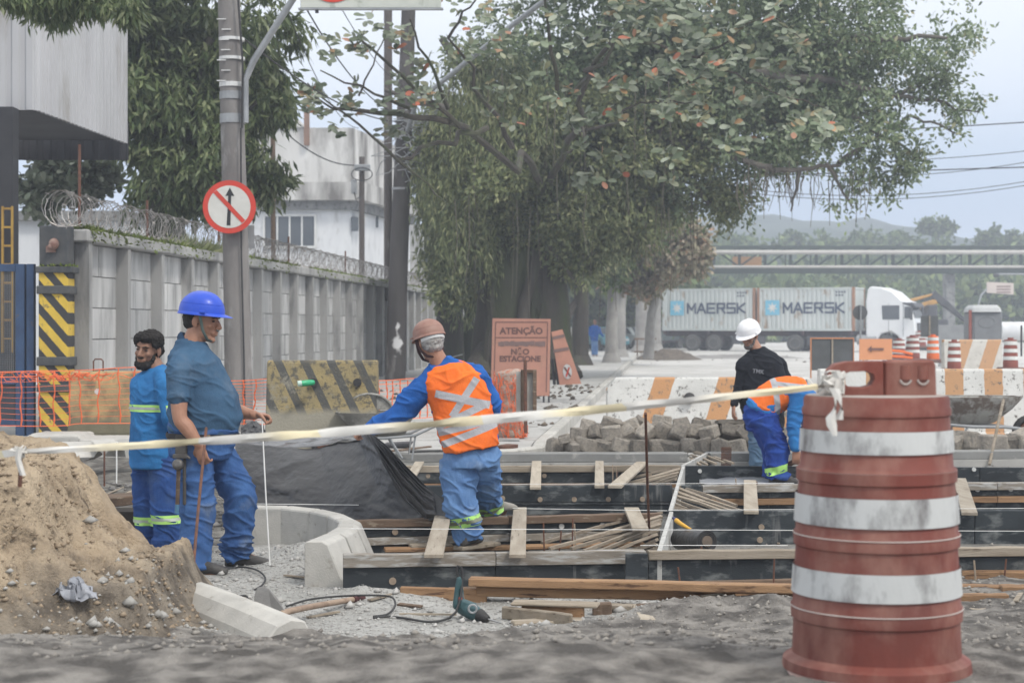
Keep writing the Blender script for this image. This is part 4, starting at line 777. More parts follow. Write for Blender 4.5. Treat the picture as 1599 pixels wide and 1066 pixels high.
m_bat = M('splashed_batten', (.30,.27,.23), (.20,.175,.145), 4, .88, .5, 40, c3=(.42,.415,.40), s3=7, t3=.56, stretch=(.7,5,5), rnd=.12, c3w=.14)
m_slabe = M('cast_slab_edge', (.27,.27,.26), (.20,.20,.195), 2, .92, .5, 50, c3=(.38,.37,.35), s3=6, t3=.62, rnd=.08)
m_bolt = M('bolt_plug', (.36,.29,.22), (.22,.17,.13), 20, .8); m_boltw = M('pale_plug', (.62,.62,.60), (.5,.5,.48), 20, .7)
FORMS = 0
def form(label, p0, p1, ztop, bands, bolts=(), thick=.05, splits=1, holes_w=False):
    """a run of formwork seen from the street; p0,p1 (px,py) of its top edge; bands (name, z1, z0, proud, material)"""
    if p1[0] == 1660: p1 = (2000, p1[1]+(p1[1]-p0[1])*340/(1660-p0[0]))
    a = G(*p0, ztop); b = G(*p1, ztop); a.z = b.z = 0; d = (b-a).normalized(); nrm = Vector((d.y, -d.x, 0)); root = thing('formwork', label, 'formwork', a.lerp(b, .5), 0, 'formwork rows across the slab')
    for name, z1, z0, pr, mt in bands:
        for k in range(splits):
            p = a.lerp(b, k/splits)+d*.002; q = a.lerp(b, (k+1)/splits)-d*.002; mb = MB(); w = thick+pr; off = nrm*(pr/2-thick/2)
            n_ = 9; rows_ = []
            for i_ in range(n_+1):
                c_ = p.lerp(q, i_/n_)+off; j1, j2, j3 = (random.uniform(-.004, .004) for _ in range(3)); j1 *= (name != 'panel'); rows_.append([c_+nrm*(w/2+j3)+Vector((0,0,z0+.001)), c_-nrm*(w/2)+Vector((0,0,z0+.001)), c_-nrm*(w/2)+Vector((0,0,z1-.001+j1)), c_+nrm*(w/2+j3)+Vector((0,0,z1-.001+j1*.7+j2*.3*(name != 'panel')))])
            vs_ = [v for r_ in rows_ for v in r_]; fs_ = [(0,1,2,3), tuple(4*n_+j for j in (3,2,1,0))]
            for i_ in range(n_):
                for j in range(4): fs_.append((4*i_+j, 4*i_+4+j, 4*i_+4+(j+1)%4, 4*i_+(j+1)%4))
            mb.add(vs_, fs_); obj(name, mb, mt, root, bev=.003)
    for px_, zb, pale in bolts:
        # put a plug where the measured picture column meets the run
        best = min((a.lerp(b, t/400) for t in range(401)), key=lambda q: abs(CX+FPX*q.x/q.y-px_)); mb = MB(); n = 14; r_ = .022 if not pale else .02
        vs = []; c = best+Vector((0,0,zb)); e = Vector((0,0,1))
        for k in (0, 1):
            for j in range(n): an = 2*math.pi*j/n; vs.append(c+d*(r_*math.cos(an))+e*(r_*math.sin(an))+nrm*(-.01+.02*k+.004))
        mb.add(vs, [tuple(range(n, 2*n))]+[(j, (j+1)%n, n+(j+1)%n, n+j) for j in range(n)]); obj('plug', mb, m_boltw if pale else m_bolt, root)
    return root
BT = lambda z1, z0, pr=.03, m=None: ('batten', z1, z0, pr, m or m_bat)
PN = lambda z1, z0: ('panel', z1, z0, 0, m_ply)
form('nearest formwork run with splashed grey batten over black panel beside the kerb stones', (535,865), (1008,858.5), .22, [BT(.22,.14,.03), PN(.138,-.03)], [(613,.055,0),(925,.03,0)], splits=2)
form('near right formwork run with pale batten over black panel passing behind the traffic drum', (1012,859.5), (1660,853), .22, [BT(.22,.165,.03,m_wood), PN(.163,-.03)], splits=3)
mb = MB(); c = G(993, 861, .22); mb.box((c.x, c.y-.055, .10), (.135,.03,.235)); tag(obj('joint_board', mb, m_ply, bev=.003), 'short black board covering the joint of the nearest formwork runs', 'board')
form('formwork run with two brown battens under the feet of the man in orange vest', (548,812), (1030,800), .22, [BT(.22,.165,.035,m_wood_d), PN(.163,.095), BT(.093,.04,.03), PN(.038,-.03)], [(617,.13,0),(876,.14,1),(940,.14,1)], splits=2)
form('black formwork run with four round plugs left of the white strip', (640,758), (1050,757), .23, [PN(.23,.085), BT(.083,.06,.012,m_ply), PN(.058,-.02)], [(785,.12,0),(843,.11,0),(897,.11,0),(950,.11,0),(1003,.11,0),(700,.11,0)], splits=1)
form('formwork run with pale batten behind the black plugged run', (600,727), (1062,726), .22, [BT(.22,.155,.03,m_wood), PN(.153,.045), BT(.043,0,.03,m_wood_o)], [(850,.12,0),(668,.12,0),(1015,.12,0)], splits=2)
form('low black panel behind the white strip at the far left lanes', (1064,757.5), (1096,757.5), .22, [PN(.22,-.02)])
form('black formwork run with two plugs behind the plastic roll', (1042,797.5), (1660,796.5), .22, [PN(.22,.075), ('panel', .073, -.05, -.004, m_ply)], [(1189,.10,0),(1186,.005,0)], splits=2)
form('right formwork run with splashed batten over brown board right of the white strip', (1096,757), (1660,752), .22, [BT(.22,.155,.035), PN(.153,.10), BT(.098,.045,.04,m_wood_o), PN(.043,-.03)], [(1525,.16,1),(1578,.16,1)], splits=2)
form('black formwork run under the shiny plastic by the bending man', (1070,727), (1660,730), .22, [PN(.22,-.02)], [(1092,.17,1),(1520,.2,1)], splits=2)
def slab(label, p0, p1):
    r_ = form(label, p0, p1, .22, [('slab_edge', .22, .13, .0, m_slabe), ('slab_foot', .128, -.03, .03, c_pale)], [(p0[0]+40+k*76, .10, 0) for k in range(5)], thick=.3); r_.name = 'cast_strip'; r_['category'] = 'concrete strip'; return r_
slab('cast concrete strip behind the formwork left of the upright rod', (596,709), (1074,708)); slab('cast concrete strip under the cobble pile reaching the right edge', (1110,708), (1660,703))
# long white strip board running up the joint
pts = [G(1030,860,.22), G(1047,797.5,.22), G(1066,727,.22), G(1103,706,.22)]
rt = thing('joint_strip', 'whitish timber strip running away between the left and right formwork lanes', 'board', pts[0]*Vector((1,1,0)) if False else Vector((pts[0].x, pts[0].y, 0)))
for a, b in zip(pts, pts[1:]):
    mb = MB(); mb.beam(a+Vector((0,.02,-.10)), b+Vector((0,-.06,-.10)), .03, .205); obj('plank', mb, M('white_strip', (.50,.50,.48), (.38,.375,.36), 4, .85, .4, 40, c3=(.22,.2,.18), s3=9, t3=.62), rt, bev=.003)
def strewn(name, cat, group, items, mt, world=True):
    for lab, a, b, w, h in items:
        mb = MB(); mb.beam(a, b, w, h); tag(obj(name, mb, mt, bev=.003), lab, cat, group)
# boards bridging the runs
def lay(p, q, wpx, lab, mt=None, z=.232, thick=.024):
    a = G(*p, z); b = G(*q, z); w = wpx*((a.y+b.y)/2)/FPX; mb = MB(); mb.beam(a, b, w, thick); tag(obj('bridging_board', mb, mt or m_wood_v, bev=.003), lab, 'board', 'boards laid across the formwork')
lay((693,800), (677,868), 27, 'slanting board across the nearest run left of the man in orange vest', z=.24)
lay((812,794), (808,868), 23, 'straight board across the nearest run right of the man in orange vest', z=.24)
lay((655,722), (640,747), 15, 'short board half hidden behind the lifted plastic sheet')
lay((838,721), (836,762), 16, 'small upright looking board between the far runs above the vested man')
lay((936,721), (936,760), 14, 'narrow board between the far runs right of the first small one')
lay((1003,722), (960,760), 20, 'skewed board lying between the far runs near the lath bundle')
lay((986,794), (1000,826), 24, 'pale short board end poking over the brown batten near the laths')
lay((1171,751), (1173,800), 21, 'board bridging two runs in the right lane behind the plastic roll')
lay((1498,748), (1514,802), 22, 'board bridging two runs just right of the traffic drum')
# lath fans
m_lath = M('lath_wood', (.33,.28,.22), (.22,.18,.14), 6, .85, .3, 60, rnd=.22, stretch=(1,6,6)); LG = 'thin wooden laths fanned out at the joint strip'
ORD = ['topmost','second','third','fourth','fifth','sixth','seventh','eighth','ninth','tenth','eleventh','twelfth']
def fan(items, lab, w=.028, h=.02, za=.20, zb=.07):
    for i, (p, q) in enumerate(sorted(items, key=lambda t: t[0][1])):
        a = G(*p, za); b = G(*q, zb); mb = MB(); mid = (a+b)/2+Vector((0,0,random.uniform(-.008,.012))); mb.beam(a, mid, w, h, roll=random.uniform(-.3,.3)); mb.beam(mid, b, w, h); tag(obj('lath', mb, m_lath), ORD[i]+' '+lab, 'lath', LG)
fan([((1033,800),(846,847)),((1033,806),(872,852)),((1032,812),(892,856)),((1031,819),(912,860)),((1029,826),(932,862)),((1027,834),(953,863)),((1026,842),(973,864)),((1025,850),(990,864)),((1031,815),(858,856)),((1024,856),(1003,866))], 'lath of the large fan left of the joint strip near the front')
fan([((1064,728),(960,752)),((1062,733),(975,756)),((1060,738),(988,757)),((1058,743),(1002,758)),((1056,748),(1020,760)),((1063,731),(968,757))], 'lath of the middle fan pointing left at the far runs', zb=.1)
fan([((1058,762),(1160,798)),((1056,768),(1146,799)),((1054,774),(1130,799)),((1052,780),(1112,800)),((1050,786),(1096,800)),((1049,791),(1078,800)),((1060,759),(1150,789))], 'lath of the fan pointing right in the right lane', zb=.12)
fan([((1083,706),(1130,722)),((1080,710),(1118,724)),((1078,714),(1104,725)),((1087,705),(1145,723)),((1079,718),(1094,726))], 'lath of the farthest fan in front of the cobble pile', zb=.16)
# stakes and bars
def stick(name, cat, a, b, r, mt, lab, grp=None, n=7, parent=None):
    mb = MB(); mb.tube([a, (a+b)/2+Vector((random.uniform(-.004,.004),0,0)), b], r, n); return tag(obj(name, mb, mt, smooth=True), lab, cat, grp)
stick('reinforcing_bar', 'steel bar', G(1016, 862, .02)+Vector((0,.05,0)), P(1008, 645, 10.75), .009, m_rust, 'tall rusty bar standing upright at the front end of the joint strip')
SG = 'thin steel pins standing in the slab area'; PINS = {}
for (px_, yb, yt, zb) in sorted(((596,848,822,.03),(756,846,812,.03),(850,858,822,.03),(872,858,835,.03),(893,862,815,.03),(898,860,824,.03),(865,745,739,.05),(897,747,741,.05),(938,755,742,.05),(955,756,736,.05),(958,758,730,.05),(962,757,741,.05),(965,757,733,.05),(1151,790,752,.03),(1184,790,757,.03),(1098,878,860,.1),(1208,910,880,.05),(1062,910,893,.05),(1568,900,880,.05),(1524,905,882,.05))):
    b_ = G(px_, yb, zb); t_ = Vector((b_.x+random.uniform(-.02,.02), b_.y, Z_(yt, b_.y)+.03)); b_.z = -.02; PN_ = PINS.setdefault(yb > 800, []); PN_.append(px_); stick('steel_pin', 'steel pin', b_, t_, .006, m_rust if random.random() < .6 else m_bolt, ORD[len(PN_)-1].replace('topmost', 'first')+' short steel pin from the left in the '+('near' if yb > 800 else 'far')+' formwork lanes', SG, 5)
# mason's lines
m_str = M('white_string', (.8,.8,.78), (.7,.7,.68), 9, .7)
for (a, b, z, lab) in (((535,825),(1660,829),.27,'taut white line over the near lane in front of the vested man'),((380,786),(560,788),.3,'taut white line in front of the plastic sheet'),((640,791),(1042,797),.26,'taut white line along the black plugged run'),((1045,796),(1660,793),.26,'taut white line on top of the run behind the roll'),((690,756),(1240,754),.26,'far taut white line crossing the lath fans'),((1000,851),(1230,851),.24,'low short white line near the plastic roll')):
    mb = MB(); mb.tube([G(*a, z), G(*b, z)], .0022, 4); tag(obj('mason_line', mb, m_str), lab, 'string', "mason's lines")
stick('line_pin','steel pin', G(1022,864,.0), P(1026,850,10.7), .004, m_str, 'white painted pin at the foot of the tall rusty bar')
# front timbers and offcuts
def timber(lab, p, q, z, w, h, mt, bend=0, name='timber', roll=0, cat='timber'):
    a = G(*p, z); b = G(*q, z); mb = MB(); n = 6; pr = [a.lerp(b, i/n)+Vector((0,0,bend*math.sin(math.pi*i/n)))+Vector((0, random.uniform(-.004,.004), random.uniform(-.002,.002))) for i in range(n+1)]
    up_ = Vector((0,0,1)); d = (b-a).normalized(); s_ = d.cross(up_).normalized(); 
    if roll: qq = Quaternion(d, roll); s_ = qq @ s_; up_ = qq @ up_
    rows_ = [[c+s_*w/2-up_*h/2, c+s_*w/2+up_*h/2*.93, c-s_*w/2*.96+up_*h/2, c-s_*w/2-up_*h/2] for c in pr]; vs = [v for r_ in rows_ for v in r_]; fs = [(3,2,1,0), tuple(4*n+j for j in range(4))]
    for i in range(n):
        for j in range(4): fs.append((4*i+j, 4*i+(j+1)%4, 4*(i+1)+(j+1)%4, 4*(i+1)+j))
    mb.add(vs, fs); return tag(obj(name, mb, mt, bev=.006), lab, cat)
timber('upper of two long brown timbers lying in front of the formwork', (733,907), (1300,920), .125, .085, .05, m_wood_o, .0)
timber('lower of two long brown timbers lying in front of the formwork', (745,921), (1320,932), .065, .10, .06, m_wood_o)
timber('brown plank on edge at the foot of the nearest formwork run', (625,927), (760,931), .035, .03, .09, m_wood_o)
timber('reddish plank under the formwork behind the two long timbers', (700,925), (1500,905), .03, .03, .07, m_wood_d)
timber('grey brown board lying inside the near lane behind the vested man boot', (600,858), (1005,849), .02, .10, .03, m_wood_o)
timber('weathered board under the heel of the vested man', (640,852), (705,850), .04, .12, .025, m_wood)
timber('board under the right boot of the vested man', (715,856), (775,848), .045, .10, .03, m_wood)
timber('front plank of the small trough made of offcuts near the drill', (785,955), (893,968), .035, .03, .07, m_wood)
timber('bottom plank of the small trough made of offcuts', (800,972), (910,968), .012, .10, .022, m_wood)
timber('rear plank of the small trough made of offcuts', (815,950), (912,955), .05, .03, .07, m_wood_o)
timber('pale flat board resting on the offcuts', (800,940), (935,944), .085, .13, .018, m_wood)
timber('dark offcut block standing behind the pale flat board', (925,950), (955,950), .035, .06, .07, m_wood_d)
timber('light offcut block right of the flat board', (940,948), (988,950), .03, .06, .05, m_wood)
timber('dark offcut against the long timbers', (995,950), (1035,947), .03, .05, .05, m_wood_d)
timber('short pale board pointing at the viewer by the soil edge', (995,944), (1012,968), .03, .085, .02, m_wood_v)
timber('second short pale board pointing at the viewer by the soil edge', (1035,937), (1068,963), .03, .075, .02, m_wood_v)
timber('thin brown lath lying on soil left of the drum', (1150,940), (1235,941), .03, .02, .012, m_wood_o)
timber('brown timber right of the drum below the formwork', (1500,897), (1660,899), .05, .08, .06, m_wood_o)
timber('second brown timber right of the drum', (1500,918), (1566,920), .05, .08, .05, m_wood_o)
timber('third brown timber block at the right picture edge', (1562,922), (1650,923), .05, .09, .07, m_wood_o)
timber('orange brown offcut in front of the right timbers', (1490,934), (1574,934), .05, .06, .055, m_wood_o)
timber('pale flat board lying on the soil right of the drum', (1505,947), (1592,957), .03, .16, .02, m_wood)
# box of planks and props at the sand pile top right
timber('dark plank shelf above the hole behind the sand pile', (150,783), (226,776), .27, .26, .07, m_wood_d)
timber('grey stained block at the left end of the dark plank shelf', (135,792), (158,786), .25, .16, .10, m_wood)
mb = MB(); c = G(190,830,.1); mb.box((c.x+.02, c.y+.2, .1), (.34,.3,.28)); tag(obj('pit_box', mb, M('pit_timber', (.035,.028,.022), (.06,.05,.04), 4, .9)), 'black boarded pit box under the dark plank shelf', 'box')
for (px_, yb, yt, r_, mt, lab) in ((163,765,700,.009,m_rust,'short rusty bar standing behind the sand pile'),(182,762,690,.007,m_str,'white rod standing behind the sand pile'),(150,768,743,.007,m_str,'short white peg behind the sand pile'),(130,780,752,.008,m_rust,'rust stub left of the white peg behind the pile')):
    b_ = G(px_, yb, .05); stick('stake', 'stake', b_, Vector((b_.x, b_.y, Z_(yt, b_.y))), r_, mt, lab)
for k, (p, q) in enumerate((((120,790),(215,752)),((130,800),(222,758)),((140,788),(205,768)))): timber(('highest','middle','lowest')[k]+' of the thin pale laths lying behind the sand pile', p, q, .09, .02, .012, m_lath, name='lath', cat='lath')
# ================================================================== curved row of kerb stones
m_ks = c_kerb
KS = [((-1.17,10.62),(-1.10,11.0),'nearest chamfered kerb stone at the end of the curve beside the formwork'),((-1.09,11.02),(-1.055,11.38),'second kerb stone of the curve behind the chamfered end stone'),((-1.05,11.40),(-1.07,11.80),'third kerb stone where the curve starts to bend left'),((-1.08,11.82),(-1.19,12.16),'fourth kerb stone in the bend behind the gravel'),((-1.205,12.19),(-1.37,12.48),'fifth kerb stone in the bend behind the gravel'),((-1.39,12.505),(-1.63,12.72),'sixth kerb stone at the back of the curve'),((-1.65,12.73),(-2.05,12.80),'long last kerb stone behind the knees of the man in blue helmet')]
for (a, b, lab) in KS:
    a = Vector((*a, 0)); b = Vector((*b, 0)); d = (b-a).normalized(); L_ = (b-a).length; sd_ = Vector((d.y, -d.x, 0)); prof = [(-.085,-.12),(-.085,.26),(-.075,.272),(.0,.275),(.03,.255),(.09,.07),(.10,.04),(.10,-.12)]
    if L_ > .01: prof = [(-x_*1.35 if False else x_*1.3, z_) for x_, z_ in prof]
    mb = MB(); vs = [a+sd_*x_+Vector((0,0,z_)) for x_, z_ in prof]+[b+sd_*x_+Vector((0,0,z_)) for x_, z_ in prof]; n = len(prof)
    mb.add(vs, [tuple(range(n)), tuple(range(2*n-1, n-1, -1))]+[(i, n+i, n+(i+1)%n, (i+1)%n) for i in range(n)]); tag(obj('kerb_stone', mb, m_ks, bev=.006), lab, 'kerb stone', 'loose kerb stones set in a curve')
# long kerb lying in front of the sand pile (bull nosed)
pts = [G(250,915,.08), G(315,937,.08), G(385,965,.075), G(447,992,.07)]; mb = MB(); rows_ = []
for i, p in enumerate(pts):
    d = (pts[min(i+1,3)]-pts[max(i-1,0)]).normalized(); s_ = Vector((d.y, -d.x, 0)).normalized(); w_ = .125
    rows_.append([p+s_*x_*w_+Vector((0,0,z_-.08)) for x_, z_ in ((-1,-.04),(-1,.10),(-.8,.145),(-.2,.16),(.4,.13),(.85,.06),(1,0),(1,-.05))])
mb.grid(rows_); n = 8; mb.f.append(tuple(range(n-1,-1,-1))); mb.f.append(tuple(3*n+j for j in range(n)))
tag(obj('lying_kerb', mb, m_ks, bev=.008), 'long pale kerb stone lying aslant at the foot of the sand pile', 'kerb stone')
# ================================================================== cobble pile and slabs
m_cob = M('granite_cobble', (.37,.33,.28), (.21,.195,.175), 5, .92, .9, 40, c3=(.40,.35,.29), s3=8, t3=.6, rnd=.35, c3w=.2, bstr=.02)
r_ = random.Random(12); cobs = []
for k in range(4):
    bm = bmesh.new(); bmesh.ops.create_cube(bm, size=1); bmesh.ops.bevel(bm, geom=bm.edges[:], offset=.11, segments=1, profile=.6, affect='EDGES')
    for v in bm.verts: v.co += Vector((r_.uniform(-.05,.05), r_.uniform(-.05,.05), r_.uniform(-.05,.05)))
    me = bpy.data.meshes.new('cobble'); bm.to_mesh(me); bm.free(); me.materials.append(m_cob); cobs.append(me)
def cobble(px, py, Y, s=(.19,.17,.16), rot=None):
    o = bpy.data.objects.new('cobble', cobs[r_.randrange(4)]); COL.objects.link(o); c = P(px, py, Y); o.location = c; f = r_.uniform(.85, 1.15); o.scale = (s[0]*f, s[1]*r_.uniform(.85,1.15), s[2]*r_.uniform(.9,1.1))
    o.location.z += r_.uniform(-.015,.015); o.rotation_euler = rot or (r_.uniform(-.3,.3), r_.uniform(-.35,.35), r_.uniform(-.8,.8)); tag(o, 'grey granite paving cobble in the heap before the white barrier', 'paving stone', 'heap of granite cobbles'); return o
rest = lambda: None
x_ = 866
while x_ < 1245:                                     # bottom row
    cobble(x_, 697, 19.3+r_.uniform(-.1,.1)); x_ += r_.uniform(23, 29)
x_ = 905
while x_ < 1225: cobble(x_, 676+r_.uniform(-3,3), 19.45+r_.uniform(-.1,.1), rot=(r_.uniform(-.7,.7), r_.uniform(-.7,.7), r_.uniform(-.9,.9))); x_ += r_.uniform(20, 34)
for (a, b, c) in ((955,662,.5),(985,666,-.7),(1000,664,1.0),(1033,663,.2),(1065,668,-.3),(1094,664,.5),(1110,667,-.2),(1026,675,-.5),(938,672,.1),(1042,672,.6),(920,668,.2)): cobble(a, b, 19.65+r_.uniform(-.1,.1), s=(.20,.17,.15), rot=(r_.uniform(-.5,.5), c*.6, r_.uniform(-1,1)))
for k in range(34): cobble(r_.uniform(880, 1235), r_.uniform(686, 698), 19.9+r_.uniform(0,.5))
for k in range(16): cobble(r_.uniform(925, 1190), r_.uniform(674, 684), 20.0+r_.uniform(0,.4))
for k in range(7): cobble(r_.uniform(870, 905), r_.uniform(686, 700), 19.3+r_.uniform(-.2,.3), s=(.13,.13,.08))
for k in range(9):
    o = cobble(1145+r_.uniform(-8,70), 652+k*5.0+r_.uniform(-2,2), 19.6, s=(.36,.22,.05)); o.name = 'stone_slab'; tag(o, 'thin dark stone slab in the stack behind the bending man', 'stone slab', 'stack of thin stone slabs')
for (a, b) in ((1490,692),(1582,690),(1510,688),(1599,684),(1570,697)): cobble(a, b, 20.5, s=(.26,.2,.2))
mb = MB(); mb.box(P(1550,690,19.6), (.29,.22,.17)); tag(obj('concrete_block', mb, m_cob, bev=.015), 'squared stone block at the foot of the leaning stick behind the drum', 'block')
# orange brown mesh grating pieces
def grate(lab, c, w, h, ax, nm='mesh_panel'):
    mb = MB(); n = 9; m_ = 12
    for i in range(n+1): x__ = -w/2+w*i/n; mb.box(Vector((x__,0,0)), (.007,.006,h))
    for i in range(m_+1): z__ = -h/2+h*i/m_; mb.box(Vector((0,.007,z__)), (w,.006,.006))
    mb.xf(Matrix.Translation(c) @ ax.to_4x4()); tag(obj(nm, mb, m_rust), lab, 'mesh panel')
grate('small rusty mesh panel leaning upright beside the farthest lath fan', P(1134,713,18.35), .10, .2, Matrix.Rotation(.15, 3, 'X'))
grate('rusty mesh sheet held beside the boot of the bending man', P(1228,728,17.3), .30, .09, Matrix.Rotation(-.5, 3, 'Y') @ Matrix.Rotation(.9, 3, 'X'))
# ================================================================== people
m_skin = M('skin', (.40,.215,.145), (.33,.165,.105), 14, .5, .15, 200, spec=.4)
m_skin_d = M('skin_dark', (.27,.145,.095), (.20,.105,.07), 14, .5, .15, 200, spec=.4)
m_hair_b = M('black_hair', (.014,.012,.011), (.03,.026,.024), 90, .8, 1, 260)
m_hair_g = M('grey_hair', (.48,.46,.44), (.26,.25,.24), 40, .7, .8, 220)
m_beard = M('grey_beard', (.26,.24,.23), (.11,.10,.095), 50, .8, .8, 220)
m_eye = M('eye_dark', (.03,.022,.02), (.05,.04,.04), 10, .2)
m_stub = M('stubble_skin', (.20,.12,.09), (.27,.16,.11), 40, .6)
m_boot = M('black_boot', (.045,.043,.042), (.10,.095,.09), 10, .6, .3, 60)
def cloth(name, c1, c2, c3=None): return M(name, c1, c2, 5, .88, .35, 90, c3=c3, s3=4, t3=.64, c3w=.2, spec=.2)
m_polo = cloth('blue_polo_cloth', (.055,.12,.205), (.04,.085,.15), (.10,.15,.215)); m_jean = cloth('blue_work_cloth', (.055,.13,.31), (.035,.085,.225), (.14,.17,.22))
m_sh1 = cloth('bright_blue_shirt', (.035,.18,.42), (.025,.13,.32), (.07,.22,.42)); m_tr1 = cloth('royal_blue_trousers', (.035,.095,.29), (.025,.065,.21), (.07,.12,.25))
m_sh2 = cloth('cobalt_shirt', (.025,.125,.42), (.018,.09,.32)); m_tr2 = cloth('faded_blue_trousers', (.135,.25,.46), (.08,.165,.35), (.26,.34,.46))
m_blk = cloth('black_polo_cloth', (.012,.014,.02), (.02,.022,.028)); m_jn2 = cloth('pale_jeans', (.12,.20,.30), (.08,.14,.22), (.2,.27,.35))
m_tr3 = cloth('deep_blue_trousers', (.02,.065,.30), (.015,.04,.21), (.04,.09,.26)); m_sh3 = cloth('sky_blue_shirt', (.035,.21,.50), (.03,.15,.40))
m_vest = cloth('orange_vest_cloth', (.92,.20,.035), (.82,.155,.03)); m_ref = M('silver_reflective_tape', (.42,.43,.44), (.34,.35,.36), 8, .45, .2, 60, spec=.6)
m_lime = M('lime_reflective_tape', (.50,.85,.22), (.42,.75,.20), 6, .5); m_limeg = M('grey_tape_core', (.55,.60,.50), (.45,.50,.42), 8, .5)
def helm_mat(n, c, c2, s=.38): return M(n, c, c2, 6, s, .05, 60, coat=.12)
def remesh(mb, vox, sm=2):
    me = mesh_from('t', mb.v, mb.f); o = bpy.data.objects.new('t', me); COL.objects.link(o)
    m = o.modifiers.new('r', 'REMESH'); m.mode = 'VOXEL'; m.voxel_size = vox
    if sm: s = o.modifiers.new('s', 'SMOOTH'); s.iterations = sm; s.factor = .5
    dg = bpy.context.evaluated_depsgraph_get(); r = bpy.data.meshes.new_from_object(o.evaluated_get(dg)); bpy.data.objects.remove(o); bpy.data.meshes.remove(me); return r
def displace(me, fn):
    n = len(me.vertices); co = np.empty(n*3, np.float32); me.vertices.foreach_get('co', co); nr = np.empty(n*3, np.float32); me.vertex_normals.foreach_get('vector', nr)
    co = co.reshape(-1, 3); nr = nr.reshape(-1, 3); co = co+nr*fn(co, nr)[:, None]; me.vertices.foreach_set('co', co.astype(np.float32).ravel()); me.update()
def ridge_(x): return 1-2*np.abs(x)
def folds(amp, seed, kz=9., kx=4.5, shear=.5):
    def f(co, nr):
        q = co.astype(float).copy(); w = .09*np.stack([fbm(q, 4, 2, seed+7), fbm(q, 4, 2, seed+8), fbm(q, 4, 2, seed+9)], 1); q = q+w
        a = np.stack([q[:, 0]*kx+q[:, 2]*shear*kz*.3, q[:, 1]*kx, q[:, 2]*kz], 1); b = np.stack([q[:, 0]*kx*.7-q[:, 2]*shear*kz*.6, q[:, 1]*kx*.8, q[:, 2]*kz*1.3+q[:, 0]*kz*.5], 1)
        cr_ = lambda n_: (1-np.abs(n_))**3.2; c_ = q*np.array([kx*.5, kx*.5, kz*.45]); return amp*(1.25*cr_(vnoise(a, seed))*sstep(-.5, .4, vnoise(c_, seed+11))+.95*cr_(vnoise(b*1.5, seed+3))-.55+.6*vnoise(c_*.8, seed+2))+amp*.22*fbm(q, 30, 2, seed+5)
    return f
def limb(mb, pts, rad, n=16, seg=5, flat=1.0, ends=True):
    """smooth tapered limb through joints, round ends"""
    pts = [Vector(p) for p in pts]; P_ = [pts[0]*2-pts[1]]+pts+[pts[-1]*2-pts[-2]]; out = []; rs = []
    for i in range(len(pts)-1):
        a, b, c, d = P_[i:i+4]
        for k in range(seg):
            t = k/seg; v = .5*((2*b)+(c-a)*t+(2*a-5*b+4*c-d)*t*t+(3*b-a-3*c+d)*t**3); out.append(v); rs.append(rad[i]+(rad[i+1]-rad[i])*(t*t*(3-2*t)))
    out.append(pts[-1]); rs.append(rad[-1])
    if ends:
        d0 = (out[0]-out[1]).normalized(); d1 = (out[-1]-out[-2]).normalized(); r0, r1 = rs[0], rs[-1]
        out = [out[0]+d0*r0*.8, out[0]+d0*r0*.45]+out+[out[-1]+d1*r1*.45, out[-1]+d1*r1*.8]; rs = [r0*.45, r0*.85]+rs+[r1*.85, r1*.45]
    mb.tube(out, rs, n, flat=flat)
def hand(mb, w, d, n, side, curl=.5, L=.185, spread=1.0, thumb=.5):
    """palm and five fingers; w wrist, d along the hand, n palm normal, side +1/-1 puts the thumb"""
    w = Vector(w); d = Vector(d).normalized(); n = Vector(n); n = (n-d*n.dot(d)).normalized(); s = d.cross(n)*side; k = L/.185
    secs = [(w-d*.03, s, n, .027, .021), (w+d*.005*k, s, n, .029, .019), (w+d*.035*k, s, n, .038, .017), (w+d*.07*k, s, n, .043, .0155), (w+d*.095*k, s, n, .041, .0125), (w+d*.103*k, s, n, .030, .008)]
    mb.loft(secs, 14)
    for off, ln, c in ((-.032, .062, 1.12), (-.0108, .074, 1.05), (.0108, .080, 1.0), (.032, .072, .93)):
        p = w+d*(.088*k)+s*off; dr = (d+s*off*spread*3.0).normalized(); pts = [p-dr*.02, p]; a = 0
        for seg_, f in ((.46, .55), (.30, 1.0), (.24, .8)):
            a += curl*c*f; q = Quaternion(s*(1), 0); dv = dr*math.cos(a)+n*math.sin(a); p = p+dv*ln*k*seg_*1.08; pts.append(p)
        limb(mb, pts, [.0105, .0102, .0092, .0085, .0072], 8, 2)
    b = w+d*.028*k+s*.028; t1 = (d*.55+s*.65+n*.35).normalized(); p1 = b+t1*.042*k; t2 = (d*(.85)+s*(.25-.5*thumb)+n*(.25+.6*thumb)).normalized(); p2 = p1+t2*.032*k; p3 = p2+(t2+n*.3*thumb-s*.2*thumb).normalized()*.026*k
    limb(mb, [b-t1*.02, b, p1, p2, p3], [.016, .0155, .0125, .0112, .0085], 8, 2)
def frame(fwd, up):
    f = Vector(fwd).normalized(); u = Vector(up); u = (u-f*u.dot(f)).normalized(); r = f.cross(u); return Matrix((r, f, u)).transposed()
HEADP = dict(cran=((0,-.012,.030),(.075,.095,.088)), face=((0,.030,-.025),(.059,.060,.082)))
